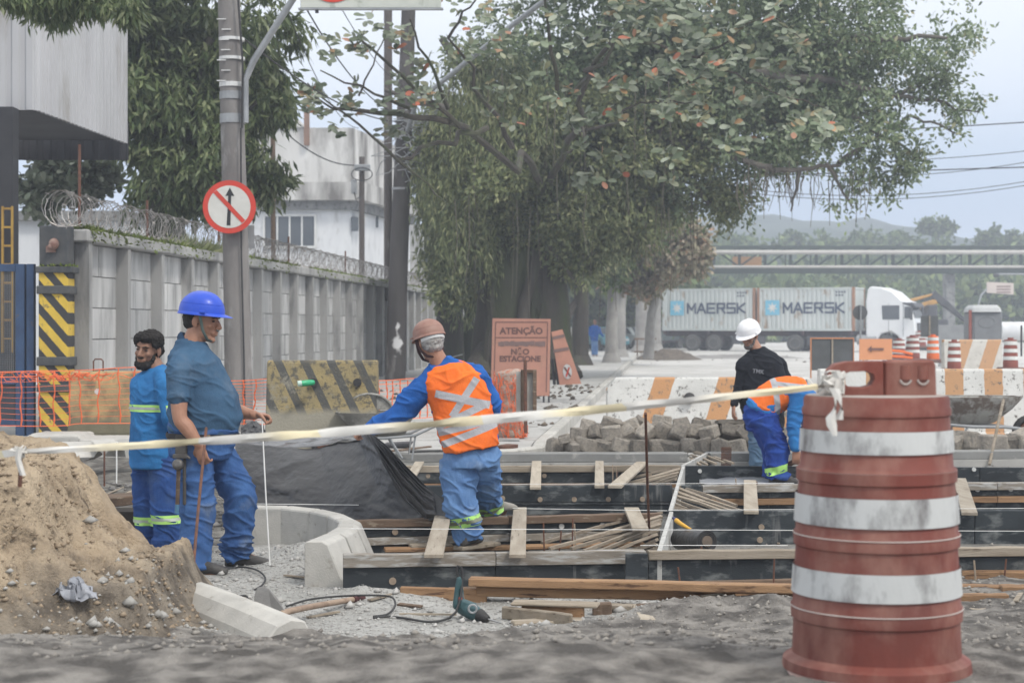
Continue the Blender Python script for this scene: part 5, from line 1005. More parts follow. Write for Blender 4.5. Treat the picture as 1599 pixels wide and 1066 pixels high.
def head(mb, c, F, k=1.0, nose=1.0, ears=True):
    c = Vector(c)
    def e(o, r, m=None): mb.ell(c+F @ (Vector(o)*k), tuple(x*k for x in r), F if m is None else F @ m, 16, 12)
    e((0,-.012,.030),(.075,.095,.088)); e((0,.030,-.020),(.060,.060,.078)); e((0,.022,-.070),(.052,.052,.042)); e((0,.070,-.100),(.022,.020,.019)); e((0,.05,-.09),(.036,.032,.024))
    e((0,.078,.026),(.046,.016,.012)); e((-.034,.064,-.022),(.022,.020,.020)); e((.034,.064,-.022),(.022,.020,.020)); e((0,.078,-.062),(.030,.018,.022)); e((0,.092,-.056),(.023,.0095,.0058)); e((0,.090,-.070),(.021,.0095,.0068))
    mb.tube([c+F @ (Vector(v)*k) for v in ((0,.080,.022),(0,.092,.004),(0,.104,-.016),(0,.110,-.028),(0,.100,-.040))], [x*k*nose for x in (.009,.0105,.0125,.0145,.010)], 10)
    for s in (-1, 1):
        e((s*.0115,.097,-.034),(.0085,.010,.0075))
        if ears:
            e((s*.078,-.010,-.006),(.0065,.0185,.031), Matrix.Rotation(s*.25, 3, 'Z')); e((s*.076,-.004,-.026),(.006,.010,.014))
def eyes(root, c, F, k=1.0, brow=None):
    mb = MB(); c = Vector(c)
    for s in (-1, 1): mb.ell(c+F @ (Vector((s*.030,.0795,.006))*k), (.0115*k,.0085*k,.0052*k), F)
    for s, nm in ((-1,'eye'),(1,'eye')):
        m2 = MB(); m2.ell(c+F @ (Vector((s*.030,.0815,.005))*k), (.0115*k,.0075*k,.0050*k), F); obj(nm, m2, m_eye, root, smooth=True)
        if brow is not None:
            m3 = MB(); m3.tube([c+F @ (Vector(v)*k) for v in ((s*.012,.094,.022),(s*.030,.0925,.028),(s*.050,.079,.022))], [.003*k,.0042*k,.0025*k], 6); obj('eyebrow', m3, brow, root, smooth=True)
def hair_shell(root, c, F, k, parts, mat, amp=.006, vox=.006, sc=45, name='hair', cutf=None):
    mb = MB(); c = Vector(c)
    for o, r in parts: mb.ell(c+F @ (Vector(o)*k), tuple(x*k for x in r), F, 18, 14)
    me = remesh(mb, vox, 1); displace(me, lambda co, nr: amp*ridge_(vnoise(co.astype(float)*sc, 5))+amp*.5*vnoise(co.astype(float)*sc*2.1, 6)); me.materials.append(mat)
    off = wloc(root); me.transform(Matrix.Translation(-off)); return put(name, me, None, root, smooth=True)
def helmet(root, c, F, mat, k=1.0, lift=.0, visor=True):
    """hard hat shell with rim, peak, crown ridges"""
    c = Vector(c); mb = MB(); n = 48; rows_ = []
    def pt(a, rr, z, pk=0): return c+F @ (Vector((rr*.112*math.sin(a)*k, (rr*.134*math.cos(a)+pk-.006)*k, (z+lift)*k)))
    for i in range(15):
        t = i/14*math.pi/2; row = []
        for j in range(n):
            a = 2*math.pi*j/n; rr = math.cos(t)**.85; z = .030+.118*math.sin(t)**.95; ridge = .0045*max(0, 1-abs(math.sin(a)*rr*.112)/.016)*math.sin(min(t*2, math.pi/2)) if True else 0
            row.append(pt(a, rr, z+ridge))
        rows_.append(row)
    rim = []
    for (f, dz, pkk) in ((1.0,.0,.0),(1.015,-.004,.014),(1.04,-.012,.040),(1.05,-.016,.048),(1.04,-.018,.044),(.985,-.008,.0),(.96,.0,0),(.94,.05,0)):
        rim.append([pt(2*math.pi*j/n, f, .030+dz, pkk*max(0, math.cos(2*math.pi*j/n))**1.5) for j in range(n)])
    allr = rim[::-1]+rows_; b = len(mb.v)
    for r_ in allr: mb.v.extend([tuple(v) for v in r_])
    for i in range(len(allr)-1):
        for j in range(n): mb.f.append((b+i*n+j, b+(i+1)*n+j, b+(i+1)*n+(j+1)%n, b+i*n+(j+1)%n))
    mb.f = [f[::-1] for f in mb.f]
    h = obj('helmet', mb, mat, root, smooth=True)
    for s in (-1, 1):
        m2 = MB(); m2.box(c+F @ (Vector((s*.112,.045,.034+lift))*k), (.010*k,.035*k,.012*k), F); obj('helmet_slot', m2, mat, h, bev=.002)
    return h
def strap(root, c, F, k, mat, r=.004, zc=-.118, yc=.03):
    mb = MB(); c = Vector(c); mb.tube([c+F @ (Vector(v)*k) for v in ((-.086,.02,.03),(-.075,.04,-.05),(-.045,.05+yc*.3,-.10),(0,.045+yc,zc),(.045,.05+yc*.3,-.10),(.075,.04,-.05),(.086,.02,.03))], r*k, 6, flat=2.0); return obj('chin_strap', mb, mat, root, smooth=True)
def boot(root, ank, toe, ground, mat, L=.28, name='boot'):
    """heel under the ankle, sole on the ground"""
    a = Vector(ank); d = Vector(toe); d = Vector((d.x, d.y, 0)).normalized(); s = Vector((d.y, -d.x, 0)); u = Vector((0,0,1)); g0 = Vector((a.x, a.y, ground)); mb = MB(); secs = []
    for t, w, h, z in ((-.085,.026,.030,.03),(-.07,.036,.042,.045),(-.03,.040,.058,.06),(.03,.040,.052,.052),(.08,.044,.040,.040),(.13,.048,.032,.033),(.17,.044,.026,.027),(.195,.028,.016,.02)):
        secs.append((g0+d*t*L/.28+u*z, s, u, w, h))
    mb.loft(secs, 16, 2.6); limb(mb, [g0+u*.06, a+u*.03], [.048, .052], 12, 3)
    me = remesh(mb, .008, 2); co = np.empty(len(me.vertices)*3, np.float32); me.vertices.foreach_get('co', co); co = co.reshape(-1, 3); co[:, 2] = np.maximum(co[:, 2], ground+.004); me.vertices.foreach_set('co', co.ravel()); me.transform(Matrix.Translation(-wloc(root))); me.materials.append(mat); o = put(name, me, None, root, smooth=True)
    m2 = MB(); m2.loft([(g0+d*t*L/.28+u*.007, s, d, w, .001) for t, w in ((0,.001),)]*1, 6) if False else None
    return o
def person(label, base, J, S):
    """J joints in metres; S style: torso sections etc. The body is one mesh, clothes are its children"""
    V = S.get('vox', .0065); lat = Vector(S['lat']).normalized(); body = MB(); F = S['F']; hk = S.get('hk', 1.0); hd = Vector(J['head'])
    head(body, hd, F, hk, S.get('nose', 1.0)); limb(body, [hd+F @ Vector((0,-.022,-.045)), J['neck']], [.056*S.get('nk',1), .068*S.get('nk',1)], 16, 4)
    def traps(mb, r0, r1):
        nk_ = Vector(J['neck'])
        for s_ in ('L', 'R'): sh__ = Vector(J['sh'+s_]); limb(mb, [nk_-(sh__-nk_)*.1, nk_.lerp(sh__, .55)+Vector((0,0,.004)), sh__], [r0, (r0+r1)/2, r1], 14, 4)
    def tors(mb, grow=0., lo=0, hi=None, cap=0):
        secs = []; T = S['torso'][lo:hi]
        for i, (c, a, b) in enumerate(T):
            c = Vector(c); p = Vector(T[max(i-1, 0)][0]); q = Vector(T[min(i+1, len(T)-1)][0]); ax = (q-p).normalized(); l = (lat-ax*lat.dot(ax)).normalized(); dp = ax.cross(l); secs.append((c, l, dp, a+grow, b+grow))
        if cap == 1: c, l, dp, a, b = secs[0]; secs.insert(0, (c-l.cross(dp)*.035, l, dp, a, b))
        if cap == 2: c, l, dp, a, b = secs[-1]; secs.append((c+l.cross(dp)*.03, l, dp, a-.012, b-.012))
        mb.loft(secs, 28, S.get('sup', 2.3))
    tors(body, -.014); traps(body, .045*S.get('nk',1), .055)
    for s in ('L', 'R'):
        sh, el, wr = Vector(J['sh'+s]), Vector(J['el'+s]), Vector(J['wr'+s]); ar = S.get('arm', 1.0)
        limb(body, [sh, sh.lerp(el, .5), el, el.lerp(wr, .35), wr], [.060*ar, .052*ar, .043*ar, .045*ar, .028*ar], 14, 4)
        hp, kn, an = Vector(J['hp'+s]), Vector(J['kn'+s]), Vector(J['an'+s])
        limb(body, [hp, hp.lerp(kn, .5), kn, kn.lerp(an, .35), an], [.085, .078, .056, .056, .038], 14, 4)
        limb(body, [an, an+Vector(J['toe'+s]).normalized()*.14-Vector((0,0,.04))], [.038, .032], 10, 3)
    # hands
    for s in ('L', 'R'):
        h = J.get('hand'+s)
        if h: hand(body, J['wr'+s], h[0], h[1], h[2], h[3], spread=S.get('spread', 1.0), thumb=h[4] if len(h) > 4 else .5)
    me = remesh(body, S.get('bvox', .0055), 1); me.transform(Matrix.Translation(-Vector(base))); me.materials.append(S['skin'])
    o = put('person', me, None, None, Vector(base), True); tag(o, label, 'person')
    # shirt
    sh_ = MB(); tors(sh_, S.get('sgrow', .008), S.get('slo', 0), None, 1); traps(sh_, .062*S.get('nk',1), .078*S.get('slw',1)); ss = S.get('sleeve', 1.0)
    for s in ('L', 'R'):
        a, b, c = Vector(J['sh'+s]), Vector(J['el'+s]), Vector(J['wr'+s]); w = S.get('slw', 1.0)
        if ss < .6: e = a.lerp(b, ss*1.25); limb(sh_, [a, a.lerp(e, .5), e], [.082*w, .080*w, .078*w], 20, 5); sh_.tube([e, e+(e-a).normalized()*.03], .079*w, 20)
        else: limb(sh_, [a, a.lerp(b, .5), b, b.lerp(c, .5), b.lerp(c, .93)], [.080*w, .070*w, .060*w, .054*w, .044*w], 20, 5)
    me = remesh(sh_, V, 5); displace(me, folds(S.get('samp', .011), S.get('seed', 1))); me.transform(Matrix.Translation(-Vector(base))); me.materials.append(S['shirt']); put(S.get('shirtname', 'shirt'), me, None, o, smooth=True)
    # trousers
    tr = MB(); tors(tr, S.get('tgrow', -.002), 0, S.get('ptop', 2), 2); tk = S.get('tk', (.112,.105,.088,.088,.086,.088))
    for s in ('L', 'R'):
        hp, kn, an = Vector(J['hp'+s]), Vector(J['kn'+s]), Vector(J['an'+s]); limb(tr, [hp, hp.lerp(kn, .45), kn, kn.lerp(an, .4), kn.lerp(an, .75), an+Vector((0,0,-.01))], tk, 20, 5, ends=False)
    me = remesh(tr, V, 5)
    kz = [J['anL'][2], J['anR'][2]]
    f0 = folds(S.get('tamp', .012), S.get('seed', 1)+20, 10, 4)
    def f1(co, nr): lowb = np.clip(1-(co[:, 2]-min(kz))/.28, 0, 1); return f0(co, nr)*(1+.8*lowb)
    displace(me, f1); me.transform(Matrix.Translation(-Vector(base))); me.materials.append(S['trousers']); put('trousers', me, None, o, smooth=True)
    return o
def ring_band(root, name, c, ax, r, h, mat, n=28, lat_=(1,0,0), flat=1.0):
    c = Vector(c); ax = Vector(ax).normalized(); l = Vector(lat_); l = (l-ax*l.dot(ax)).normalized(); d = ax.cross(l); mb = MB(); rows_ = []
    for z in (-h/2, h/2):
        rows_.append([c+ax*z+l*(r*math.cos(2*math.pi*j/n))+d*(r*flat*math.sin(2*math.pi*j/n)) for j in range(n+1)])
    mb.grid(rows_); return obj(name, mb, mat, root, smooth=True)
def wrap_band(root, name, target, c, ax, h, mat, n=44, lift=.004, R=.4, arc=(0, 6.2832)):
    """a tape that hugs the clothing: rays shot inward at the garment around an axis"""
    from mathutils.bvhtree import BVHTree
    me = target.data; off = wloc(root); bv = BVHTree.FromPolygons([v.co+off for v in me.vertices], [tuple(p.vertices) for p in me.polygons])
    c = Vector(c); ax = Vector(ax).normalized(); l = ax.orthogonal().normalized(); d = ax.cross(l); rows_ = []; full = abs(arc[1]-arc[0]) > 6.2
    for z in (-h/2, 0, h/2):
        row = []
        for j in range(n+1):
            a = arc[0]+(arc[1]-arc[0])*j/n; dr = l*math.cos(a)+d*math.sin(a); o_ = c+ax*z+dr*R; hit = bv.ray_cast(o_, -dr, R)
            row.append((hit[0]+dr*lift) if hit[0] is not None else None)
        good = [v for v in row if v is not None]
        if not good: return None
        rad = sorted((v-c-ax*z).length for v in good)[len(good)//2]
        row = [v if v is not None else c+ax*z+(l*math.cos(arc[0]+(arc[1]-arc[0])*j/n)+d*math.sin(arc[0]+(arc[1]-arc[0])*j/n))*rad for j, v in enumerate(row)]
        rows_.append(row)
    mb = MB(); mb.grid(rows_); return obj(name, mb, mat, root, smooth=True)
def child(o, nm): return next(c for c in o.children if c.name.split('.')[0] == nm)

# ---------- 1. man in blue helmet (profile, facing right)
Y0 = 11.32; D = lambda px, py, dy=0: P(px, py, Y0+dy)
k_ = Y0/FPX
Fh = frame((1, -.22, -.10), (0.06, 0, 1)); hd = D(315.5, 501)
J = dict(head=hd, neck=D(299, 546), shR=D(278, 578, -.20), elR=D(281, 652, -.26), wrR=D(311, 694, -.27), shL=D(318, 582, .19), elL=D(360, 640, .20), wrL=D(398, 648, .10),
    hpR=D(301, 692, -.09), knR=D(310, 792, -.12), anR=D(301, 882, -.17), hpL=D(330, 692, .10), knL=D(376, 775, .10), anL=D(370, 866, .17), toeR=(1,-.15,0), toeL=(1,-.05,0),
    handR=((.25,.1,-1),(0.35,1,.1),-1,.75,.6), handL=((.9,.0,-.1),(.1,-.3,-1),-1,1.5,1.0))
def sec(px, py, wpx, wl, dy=0): return (D(px, py, dy), wl, wpx*k_/2)
S = dict(lat=(.10,-1,0), F=Fh, hk=1.16, nk=1.16, skin=m_skin, shirt=m_polo, trousers=m_jean, sleeve=.42, slw=1.06, arm=1.12, sup=2.25, seed=3, samp=.010, tamp=.016, ptop=3, bvox=.005,
    torso=[sec(314,712,88,.17), sec(316,684,92,.185), sec(317,669,99,.192), sec(320,650,109,.205), sec(318,630,105,.205), sec(311,606,97,.20), sec(306,588,90,.205), sec(301,570,80,.20), sec(299,556,66,.16), sec(299,544,50,.11), sec(300,534,38,.08)],
    tk=(.120,.118,.102,.098,.094,.102), slo=2, sgrow=.010, tgrow=.0)
m1 = person('heavy man in blue hard hat and blue polo shirt standing in profile holding rods', D(330, 892)*Vector((1,1,0)), J, S)
helmet(m1, hd+Vector((0,0,.008)), Fh, helm_mat('blue_hard_hat', (.025,.085,.56), (.02,.07,.48)), 1.15, .012)
hair_shell(m1, hd, Fh, 1.16, [((0,-.030,.012),(.0775,.085,.062)), ((0,-.045,-.02),(.062,.062,.04))], m_hair_b, .003)
eyes(m1, hd, Fh, 1.16, m_hair_b); strap(m1, hd, Fh, 1.16, M('strap_grey', (.13,.17,.15), (.09,.12,.11), 9, .8), .0045, -.112, .035)
mu = MB(); mu.ell(hd+Fh @ (Vector((0,.100,-.048))*1.16), (.020,.006,.004), Fh); obj('moustache', mu, m_hair_b, m1, smooth=True)
mc = MB(); cc = D(303, 553); mc.tube([D(284,528,0), D(290,541,-.072), D(303,553,-.095), D(320,562,-.085), D(331,572,-.03), D(322,556,.07), D(300,532,.09), D(281,524,.05)], .021, 8, closed=True, flat=1.5); obj('collar', mc, M('dark_collar', (.025,.06,.12), (.02,.05,.1), 9, .9), m1, smooth=True)
pk = MB(); pk.add([D(326,574,-.10), D(346,558,-.02), D(343,572,-.01), D(339,590,-.06)], [(0,1,2,3)])
belt = wrap_band(m1, 'belt', child(m1, 'trousers'), D(316, 680), (.02,0,1), .042, M('belt_leather', (.02,.02,.022), (.035,.03,.03), 9, .6), R=.5, lift=.014)
bu = MB(); bu.box(D(326, 684, -.215), (.018,.008,.045)); obj('belt_loop', bu, M('tan_leather', (.3,.22,.14), (.2,.15,.1), 9, .7), m1)
for an, g, t in ((J['anR'], .0, (1,-.15,0)), (J['anL'], .0, (1,-.05,0))): boot(m1, Vector((an[0]+.015, an[1], .08)), t, g, m_boot, .31)
# hammer in a belt holder
hm_ = thing('claw_hammer', 'worn hammer hanging head up from the belt behind the hip', 'hammer', D(279, 760, -.25))
mb = MB(); mb.tube([D(279,730,-.26), D(277,787,-.24)], .0135, 10); obj('handle', mb, m_wood_d, hm_, smooth=True)
mb = MB(); mb.tube([D(277,787,-.24), D(276,801,-.24)], .0145, 10); obj('handle_grip', mb, M('grip_blue', (.05,.18,.33), (.1,.2,.3), 9, .6), hm_, smooth=True)
mb = MB(); mb.lathe([(.020,-.03),(.036,-.022),(.036,.016),(.022,.026)], 14, (0,0,0)); mb.xf(Matrix.Translation(D(278,725,-.27)) @ Matrix.Rotation(1.3, 4, 'X')); mb.beam(D(270,712,-.26), D(293,712,-.26), .03, .028); mb.beam(D(291,711,-.26), D(297,716,-.26), .028, .014); obj('head', mb, M('worn_steel', (.16,.155,.15), (.09,.085,.08), 20, .45, metal=.6), hm_, bev=.004)
mb = MB(); mb.box(D(283, 694, -.24), (.075,.035,.13)); mb.box(D(288, 752, -.235), (.022,.018,.30)); tag(obj('tool_holster', mb, M('holster', (.05,.045,.04), (.09,.085,.08), 9, .7), bev=.008), 'dark leather tool holster on the belt beside the hammer', 'holster')
stick('steel_rod', 'steel rod', D(297, 1006, -2.6+.0) if False else Vector((X_(296,9.6), 9.6, .02)), D(322, 668, -.36), .0095, m_rust, 'long rusty rod in the lowered hand of the man in blue helmet')
stick('plumb_rod', 'rod', P(422, 892, 11.3), P(409, 655, 11.36), .005, m_str, 'slim white marking rod held by the forward fist of the helmeted man')

# ---------- 2. bearded man behind him
Y0 = 12.35; k_ = Y0/FPX; Fh = frame((-.30, -1, -.05), (.12, 0, 1)); hd = D(231, 546)
J = dict(head=hd, neck=D(247, 582), shR=D(222, 604, .0), elR=D(216, 650, .22), wrR=D(228, 690, .3), shL=D(258, 600, -.14), elL=D(265, 655, -.20), wrL=D(282, 676, -.02),
    hpR=D(228, 706, .06), knR=D(232, 790, .06), anR=D(238, 862, .1), hpL=D(256, 706, -.05), knL=D(258, 788, -.06), anL=D(262, 858, -.05), toeR=(.4,1,0), toeL=(1,.4,0), handR=((0,.3,-1),(0,1,0),1,.5), handL=((1,.2,-.2),(0,0,-1),-1,.8))
S = dict(lat=(.75,-.66,0), F=Fh, hk=1.10, skin=m_skin_d, shirt=m_sh1, trousers=m_tr1, sleeve=1, seed=9, samp=.012, tamp=.015, ptop=2, torso=[sec(243,722,64,.16), sec(243,704,64,.165), sec(242,680,64,.165), sec(241,650,63,.165), sec(241,625,60,.175), sec(242,605,52,.18), sec(245,592,40,.15), sec(247,584,34,.09), sec(247,576,24,.06)], tk=(.112,.115,.108,.105,.10,.10), sgrow=.018, tgrow=-.004)
m2 = person('bearded curly haired man in long blue shirt looking back towards the camera', D(246, 868)*Vector((1,1,0)), J, S)
hair_shell(m2, hd, Fh, 1.10, [((0,-.030,.056),(.080,.092,.072)), ((0,-.045,.0),(.080,.075,.06)), ((0,.035,.078),(.066,.058,.036)), ((-.05,.0,.06),(.04,.06,.05)), ((.05,.0,.06),(.04,.06,.05))], m_hair_b, .009, .005, 55)
hair_shell(m2, hd, Fh, 1.10, [((0,.048,-.092),(.056,.050,.038)), ((.048,.02,-.06),(.020,.03,.045)), ((-.048,.02,-.06),(.020,.03,.045)), ((0,.088,-.046),(.026,.014,.008))], m_hair_b, .005, .005, 70, 'beard')
eyes(m2, hd, Fh, 1.10, m_hair_b)
wrap_band(m2, 'reflective_stripe', child(m2, 'shirt'), D(241, 636), (0,0,1), .05, m_lime, R=.5, lift=.005); wrap_band(m2, 'reflective_core', child(m2, 'shirt'), D(241, 636), (0,0,1), .018, m_ref, R=.5, lift=.008)
for s in ('L', 'R'):
    c = Vector(J['kn'+s]).lerp(Vector(J['an'+s]), .30); wrap_band(m2, 'trouser_stripe', child(m2, 'trousers'), c, (0,0,1), .06, m_lime, R=.16, lift=.004); wrap_band(m2, 'stripe_core', child(m2, 'trousers'), c, (0,0,1), .022, m_limeg, R=.16, lift=.007)
    boot(m2, Vector((J['an'+s][0], J['an'+s][1], .08)), J['toe'+s], 0, m_boot)
vb = MB(); vb.add([D(206,640,.02), D(211,628,-.05), D(212,662,-.05), D(210,672,-.02), D(205,668,.05)], [(0,1,2,3,4)]); vb.box(D(208,650,.03), (.03,.06,.19)); obj('vest_edge', vb, m_vest, m2, bev=.01)

# ---------- 3. man in orange vest seen from behind
Y0 = 12.15; k_ = Y0/FPX; Fh = frame((-.45, .85, -.22), (-.26, .2, 1)); hd = D(671, 534)
J = dict(head=hd, neck=D(690, 574), shL=D(663, 606, -.02), elL=D(618, 650, .0), wrL=D(580, 666, .10), shR=D(744, 588, -.03), elR=D(768, 628, .02), wrR=D(752, 672, .16),
    hpL=D(714, 716, 0), knL=D(718, 778, -.03), anL=D(731, 842, -.02), hpR=D(752, 712, .05), knR=D(757, 752, .22), anR=D(763, 792, .52), toeL=(.3,1,0), toeR=(.9,.8,0), handL=((-.9,.3,-.35),(0,-.3,-1),1,.9,.6), handR=((-.7,.5,-.3),(0,1,0),-1,.5))
def sec3(px, py, wpx, dep, dy=0): return (D(px, py, dy), wpx*k_/2, dep)
S = dict(lat=(1,.0,.0), F=Fh, hk=1.06, nk=1.0, skin=m_skin, shirt=m_sh2, trousers=m_tr2, sleeve=1, slw=1.12, seed=15, samp=.014, tamp=.018, ptop=2, sup=2.4,
    torso=[sec3(735,728,80,.15), sec3(734,706,82,.145), sec3(731,685,84,.135), sec3(725,655,84,.13), sec3(718,625,88,.125), sec3(710,600,92,.12), sec3(703,586,80,.10), sec3(697,576,50,.08), sec3(694,568,30,.07), sec3(691,562,22,.055)], tk=(.125,.125,.112,.10,.09,.092), slo=2, tgrow=.01)
m3 = person('man in orange vest and brown hard hat seen from behind bending over the formwork', Vector((D(748,850).x, Y0, 0)), J, S)
helmet(m3, hd+Vector((0,0,.004)), Fh, M('dusty_brown_hard_hat', (.26,.13,.10), (.34,.22,.18), 8, .6, .1, 60), .98, .012)
hair_shell(m3, hd, Fh, 1.06, [((0,-.034,.002),(.080,.083,.070)), ((0,-.05,-.038),(.064,.054,.042))], m_hair_g, .004)
mb = MB(); mb.tube([hd+Fh @ (Vector((.085*math.sin(a), -.02-.103*math.cos(a), .008+.012*math.cos(a)))*1.06) for a in np.linspace(-1.3, 1.3, 12)], .007, 6, flat=2.2); obj('headband', mb, m_frame, m3, smooth=True)
mb = MB(); mb.tube([hd+Fh @ (Vector(v)*1.06) for v in ((-.088,.0,.02),(-.085,-.01,-.05),(-.055,-.03,-.095),(0,-.055,-.112),(.055,-.03,-.095),(.085,-.01,-.05),(.088,0,.02))], .006, 6, flat=1.6); obj('neck_strap', mb, M('brown_strap', (.06,.025,.025), (.04,.02,.02), 9, .7), m3, smooth=True)
strap(m3, hd, Fh, 1.06, MATS['brown_strap'], .005)
wrap_band(m3, 'collar', m3, D(693, 572), (-.32,0,1), .02, m_frame, R=.2, lift=.012)
# vest: the torso again, a size larger, open at the bottom
vm = MB(); T = S['torso']; secs = []
for i, (px, py, wpx, dep) in enumerate(((736,700,86,.172),(735,690,90,.172),(731,672,92,.165),(725,650,93,.157),(718,625,98,.152),(709,602,106,.147),(704,588,100,.13),(699,577,78,.11),(694,569,44,.09))):
    c = D(px, py, -.01); tl = Vector((1, 0, .12 if i < 3 else .10+.015*i)).normalized(); secs.append((c, tl, Vector((0,1,0)), wpx*k_/2, dep))
vm.loft(secs, 36, 2.5)
vm.loft([(D(768,676,.02), Vector((1,0,.1)), Vector((0,1,0)), .045, .09), (D(764,640,.02), Vector((1,0,.1)), Vector((0,1,0)), .035, .10), (D(752,600,.0), Vector((1,0,.1)), Vector((0,1,0)), .02, .08)], 14)
me = remesh(vm, .0065, 4); displace(me, folds(.012, 33, 7, 4, .9)); me.transform(Matrix.Translation(-wloc(m3)))
m_vest3 = m_vest.copy(); m_vest3.name = 'orange_vest_back'
def band2d(L0, L1, w):
    ax_, az = L0; bx, bz = L1; ln = math.hypot(bx-ax_, bz-az); tx, tz = (bx-ax_)/ln, (bz-az)/ln
    def f(N, L, x, z):
        dx = math_(N, L, 'SUBTRACT', x, ax_); dz = math_(N, L, 'SUBTRACT', z, az); t = math_(N, L, 'ADD', math_(N, L, 'MULTIPLY', dx, tx), math_(N, L, 'MULTIPLY', dz, tz)); d = math_(N, L, 'ABSOLUTE', math_(N, L, 'SUBTRACT', math_(N, L, 'MULTIPLY', dx, -tz), math_(N, L, 'MULTIPLY', dz, -tx)))
        a = math_(N, L, 'LESS_THAN', d, w/2); b = math_(N, L, 'MULTIPLY', math_(N, L, 'GREATER_THAN', t, 0), math_(N, L, 'LESS_THAN', t, ln)); return math_(N, L, 'MULTIPLY', a, b)
    return f
bands = [((680,614),(765,632),12),((745,590),(706,650),11),((680,668),(760,630),11),((684,676),(785,650),10.5),((690,694),(790,655),11)]
o3 = wloc(m3)
def vfac(N, L):
    t = N.new('ShaderNodeTexCoord'); s_ = N.new('ShaderNodeSeparateXYZ'); L.new(t.outputs['Object'], s_.inputs[0]); acc = None
    for a, b, w in bands:
        A, B = D(*a, -.1)-o3, D(*b, -.1)-o3; f = band2d((A.x, A.z), (B.x, B.z), w*(Y0-.1)/FPX)(N, L, s_.outputs[0], s_.outputs[2]); acc = f if acc is None else math_(N, L, 'MAXIMUM', acc, f)
    return acc
overlay(m_vest3, vfac, (.40,.40,.42)); me.materials.append(m_vest3); put('vest', me, None, m3, smooth=True)
for s in ('L', 'R'):
    c = Vector(J['kn'+s]).lerp(Vector(J['an'+s]), .55 if s == 'L' else .92); ax = Vector(J['kn'+s])-Vector(J['an'+s]); ax.y *= .3; wrap_band(m3, 'trouser_stripe', child(m3, 'trousers'), c, ax, .075, m_lime, R=.18, lift=.004); wrap_band(m3, 'stripe_core', child(m3, 'trousers'), c, ax, .026, M('dirty_tape', (.16,.17,.12), (.24,.26,.18), 9, .7), R=.18, lift=.007)
boot(m3, Vector((J['anL'][0], J['anL'][1], .13)), (.4,.9,0), .06, m_boot, .28); boot(m3, Vector((J['anR'][0]+.02, J['anR'][1], .30)), (1,.35,0), .235, M('dusty_boot', (.30,.28,.25), (.2,.19,.17), 9, .8), .29)

# ---------- 4. man in white helmet and black shirt
Y0 = 18.5; k_ = Y0/FPX; Fh = frame((-.55, -.80, -.42), (-.22, -.30, 1)); hd = D(1170, 524)
J = dict(head=hd, neck=D(1183, 550), shR=D(1162, 570, -.04), elR=D(1153, 606, -.02), wrR=D(1146, 632, -.08), shL=D(1217, 570, .06), elL=D(1231, 606, .10), wrL=D(1222, 640, .0),
    hpR=D(1182, 652, -.02), knR=D(1183, 702, -.02), anR=D(1184, 748, 0), hpL=D(1206, 652, .04), knL=D(1208, 702, .04), anL=D(1210, 748, .05), toeR=(-.3,-1,0), toeL=(.2,-1,0), handR=((-.1,-.1,-1),(1,.2,0),-1,.5), handL=((-.2,-.3,-1),(-1,0,0),1,.4))
S = dict(lat=(1,-.25,0), F=Fh, hk=1.08, skin=m_skin, shirt=m_blk, trousers=m_jn2, sleeve=1, seed=21, samp=.012, vox=.009, bvox=.007, sup=2.3, spread=1.4,
    torso=[sec3(1193,666,58,.15), sec3(1193,652,60,.155), sec3(1192,640,64,.165), sec3(1191,620,68,.165), sec3(1190,600,70,.15), sec3(1190,582,68,.14), sec3(1189,568,58,.13), sec3(1187,558,42,.11), sec3(1184,550,28,.085), sec3(1182,544,20,.065)], sgrow=.014, tgrow=-.004)
m4 = person('grey bearded man in white hard hat and black long sleeved shirt looking down', Vector((D(1196,740).x, Y0, 0)), J, S)
helmet(m4, hd+Fh @ Vector((0,0,.008)), Fh, helm_mat('white_hard_hat', (.80,.80,.80), (.74,.74,.75), .35), 1.10, .006)
hair_shell(m4, hd, Fh, 1.08, [((0,.050,-.088),(.050,.046,.036)), ((.046,.025,-.06),(.018,.028,.04)), ((-.046,.025,-.06),(.018,.028,.04)), ((0,.088,-.046),(.024,.013,.008))], m_beard, .004, .006, 60, 'beard')
hair_shell(m4, hd, Fh, 1.08, [((0,-.034,.002),(.0785,.078,.055))], m_beard, .003, .007); eyes(m4, hd, Fh, 1.08, m_beard)
mc = MB(); mc.tube([D(1178,560,-.10), D(1192,548,-.03), D(1200,552,.05), D(1188,550,.08), D(1176,553,.03), D(1170,560,-.06)], .014, 8, closed=True, flat=1.5); obj('collar', mc, m_blk, m4, smooth=True)
tx = text_mesh('TMK', .06, .001, .001); tx.xf(Matrix.Translation(D(1184, 580, -.20)) @ Matrix.Rotation(math.radians(90), 4, 'X') @ Matrix.Rotation(-.12, 4, 'Z'))
obj('chest_logo', tx, M('dim_print', (.30,.31,.33), (.2,.2,.22), 30, .8), m4)
for s in ('L', 'R'): boot(m4, Vector((J['an'+s][0], J['an'+s][1], .06)), J['toe'+s], -.03, m_boot)

